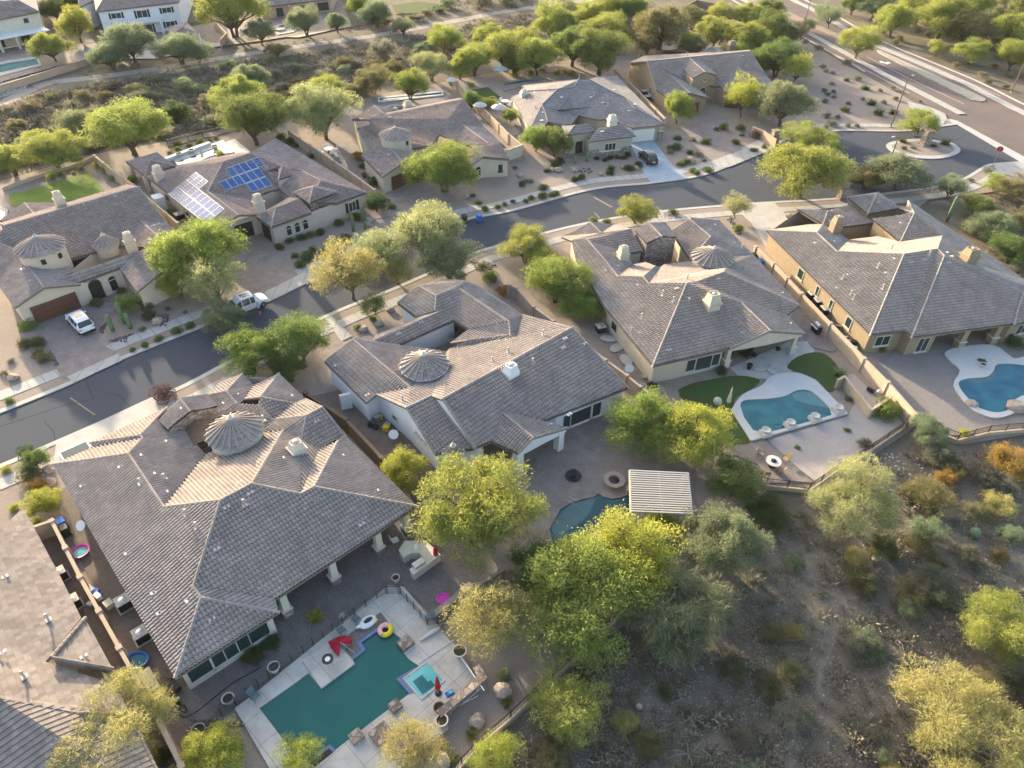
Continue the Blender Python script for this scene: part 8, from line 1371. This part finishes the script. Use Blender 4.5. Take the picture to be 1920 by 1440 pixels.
scatter_rocks('dark_river_stones', [([(185, 618), (215, 590), (205, 600), (192, 625)], 60, .12, .25, .07), ([(200, 640), (240, 628), (255, 622), (235, 642)], 60, .12, .25, .07), ([(95, 655), (112, 685), (106, 690), (92, 664)], 40, .12, .25, .07), ([(290, 590), (318, 588), (312, 612), (296, 612)], 60, .12, .28, .07), ([(398, 1350), (460, 1355), (455, 1362), (410, 1365), (360, 1350)], 130, .12, .28, .13), ([(1165, 405), (1200, 398), (1300, 405), (1260, 412)], 70, .12, .28, .07), ([(1370, 405), (1392, 440), (1382, 440), (1362, 410)], 60, .12, .25, .07), ([(1075, 318), (1110, 312), (1115, 325), (1090, 330)], 40, .15, .3, .07), ([(880, 485), (930, 495), (925, 510), (890, 505)], 50, .12, .3, .07)], 6, 'darkrock', 'dark river stones in curved beds on the gravel', 'stones')
# boulders
for k, (x, y, s_, lab) in enumerate([(943, 1295, 1.3, 'tall grey boulder beside the thin yellow tree'), (894, 1352, 1.2, 'round tan boulder near the railing'), (822, 1430, 1.6, 'large tan boulder at the bottom edge by the sparse tree'), (1047, 318, 1.5, 'large pale boulder before the sage house, right of the green globe shrub'), (1035, 318, 1.1, 'pale boulder beside the green globe shrub before the sage house'), (1076, 318, 1.4, 'tan boulder in the middle of the sage house gravel'), (1126, 326, 1.0, 'low tan boulder near the kerb before the sage house'), (1169, 313, 1.1, 'boulder left of the grey green shrub near the black car'), (1192, 315, 1.2, 'white boulder nearest the black car'), (1294, 300, 1.8, 'pale pair boulder by the blue grey driveway'), (975, 328, 1.2, 'low brown boulder right of the rose roofed house'), (295, 602, 1.4, 'flat tan boulder by the saguaros'), (694, 412, 1.3, 'pale boulder beside the solar house saguaros'), (690, 421, 1.1, 'second pale boulder beside the solar house saguaros'), (712, 608, 1.1, 'tan boulder below the small flat topped tree'), (681, 617, 1.2, 'tan boulder beside the dark shrub before the white house'), (732, 580, 1.1, 'tan boulder near the white house gate wing'), (25, 707, 1.2, 'dark boulder on the gravel at the left edge'), (1905, 762, 2.0, 'tan boulder at the deep blue pool edge, right side'), (1822, 757, 1.3, 'grey boulder at the deep blue pool edge, left side'), (90, 880, 1.1, 'brown boulder under the leafy kerb tree'), (92, 905, 1.2, 'brown boulder above the glowing tree'), (1480, 405, 1.2, 'sunlit boulder under the big street tree'), (1505, 418, 1.1, 'second sunlit boulder by the tan house roof'), (875, 368, 1.1, 'tan boulder below the round green garage tree'), (642, 1155, .7, 'small reddish rock beside the spiky agave'), (1198, 1325, .5, 'small pale rock on the desert track'), (1640, 1048, .6, 'small tan rock below the pale dome tree')]):
    random.seed(k); bm = bmesh.new(); bmesh.ops.create_icosphere(bm, subdivisions=2, radius=s_ * .5)
    for v in bm.verts: v.co *= 1 + random.uniform(-.16, .12); v.co.z = v.co.z * .62
    me = bpy.data.meshes.new('boulder'); bm.to_mesh(me); bm.free(); me.materials.append(M['rock']); o = bpy.data.objects.new('boulder', me); COL.objects.link(o); o.location = P(x, y, .06 + s_ * .18); o.rotation_euler = (0, 0, k); tag(o, lab, 'boulder')
# cacti
def saguaro(lab, px, py, tx, ty, arms=0):
    b_ = P(px, py, .08); d = ray(tx, ty); h = HC + d.z * Vector((b_.x, b_.y, 0)).length / Vector((d.x, d.y, 0)).length; h = max(1.2, min(h, 5)); t_ = thing('saguaro', lab, 'cactus', tuple(b_)); mb = MB(); r = .26
    for k in range(1): mb.lathe((0, 0, 0), [(r * .8, 0), (r, h * .3), (r, h * .8), (r * .75, h * .94), (.03, h)], 12)
    mb.build('column', M['cactus'], t_, True)
    for k in range(12): an = k * math.pi / 6; MB_r = MB().tube([(math.cos(an) * r * .95, math.sin(an) * r * .95, .05), (math.cos(an) * r * .97, math.sin(an) * r * .97, h * .85)], .035, 4); (k == 0) and None; mb2 = MB_r if k == 0 else mb2; 
    for k in range(arms): s_ = 1 if k else -1; MB().tube([(0, 0, h * .4), (s_ * .6, .1, h * .45), (s_ * .65, .1, h * .8)], [.15, .17, .12], 8).build('arm', M['cactus'], t_)
for a in [('saguaro cactus nearest the white car', 212, 620, 200, 590), ('tallest saguaro beside the citrus tree', 233, 606, 216, 569), ('saguaro to the right of the tallest one', 245, 615, 235, 588), ('saguaro before the solar house window, left', 663, 433, 660, 402), ('saguaro before the solar house window, right', 682, 415, 679, 388), ('short saguaro between shrubs of the solar house', 617, 463, 615, 450), ('short saguaro by the pale boulders of the solar house', 686, 429, 684, 415), ('saguaro at the stone entry of the sage house', 1078, 305, 1078, 292), ('saguaro right of the stone entry of the sage house', 1100, 302, 1099, 285)]: saguaro(*a)
saguaro('dark saguaro on the slope right of the tan house', 1775, 415, 1796, 368, 0); saguaro('tall saguaro with arms behind the farthest tan house', 1302, 52, 1303, 24, 2)
o = MB().lathe((0, 0, 0), [(.2, 0), (.42, .25), (.45, .55), (.3, .85), (.03, .95)], 14).build('barrel_cactus', M['cactus'], None, True); o.location = P(1824, 1005, 0); tag(o, 'round barrel cactus in the desert below the orange shrub', 'cactus')
o = MB().lathe((0, 0, 0), [(.2, 0), (.46, .25), (.48, .6), (.3, .9), (.03, 1.0)], 14).build('barrel_cactus', M['cactus'], None, True); o.location = P(1724, 1092, 0); tag(o, 'lower round barrel cactus beside the desert path', 'cactus')

random.seed(9)
for k, (x, y, r_, lab) in enumerate([(1230, 1375, 1.5, 'pale bare branches of a dead shrub near the bottom middle of the desert'), (1300, 1350, 1.0, 'small pale dead branches right of the larger dead shrub'), (1290, 1415, 1.4, 'bare grey branches at the bottom edge of the desert'), (1705, 1245, 1.6, 'long bare branch lying between olive shrubs above the large yellow tree'), (1880, 1255, 1.4, 'bare twisted branch below the yellow green thin tree at right'), (1835, 1315, 1.2, 'grey dead branches beside the large yellow twiggy tree'), (1800, 985, .9, 'curved bare branch above the barrel cactus')]):
    mb = MB()
    for j in range(7):
        an = random.random() * 6.28; p = [(0, 0, .05)]
        for q_ in range(4): an += random.uniform(-.5, .5); l = p[-1]; p.append((l[0] + math.cos(an) * r_ * .3, l[1] + math.sin(an) * r_ * .3, .05 + abs(math.sin(q_ + j)) * .35))
        mb.tube(p, [.04, .03, .022, .015, .008], 5)
    o = mb.build('dead_branch', M['deadwood']); o.location = P(x, y, -.03); tag(o, lab, 'dead branch')
# ------------------------------------------------------------------ evening haze over the whole place
mb = MB(); mb.box((0, 190, 30), (1300, 600, 62)); hz = mb.build('haze', M['white']); tag(hz, 'thin warm evening haze filling the air over the houses', 'haze', kind='stuff')
hm = bpy.data.materials.new('haze'); hm.use_nodes = True; t = hm.node_tree; t.nodes.clear(); vo = t.nodes.new('ShaderNodeVolumePrincipled'); ou = t.nodes.new('ShaderNodeOutputMaterial')
vo.inputs['Density'].default_value = .00006; vo.inputs['Color'].default_value = (.95, .93, .88, 1); vo.inputs['Anisotropy'].default_value = 0; t.links.new(vo.outputs[0], ou.inputs['Volume']); hz.data.materials.clear(); hz.data.materials.append(hm)
SC.cycles.volume_bounces = 0
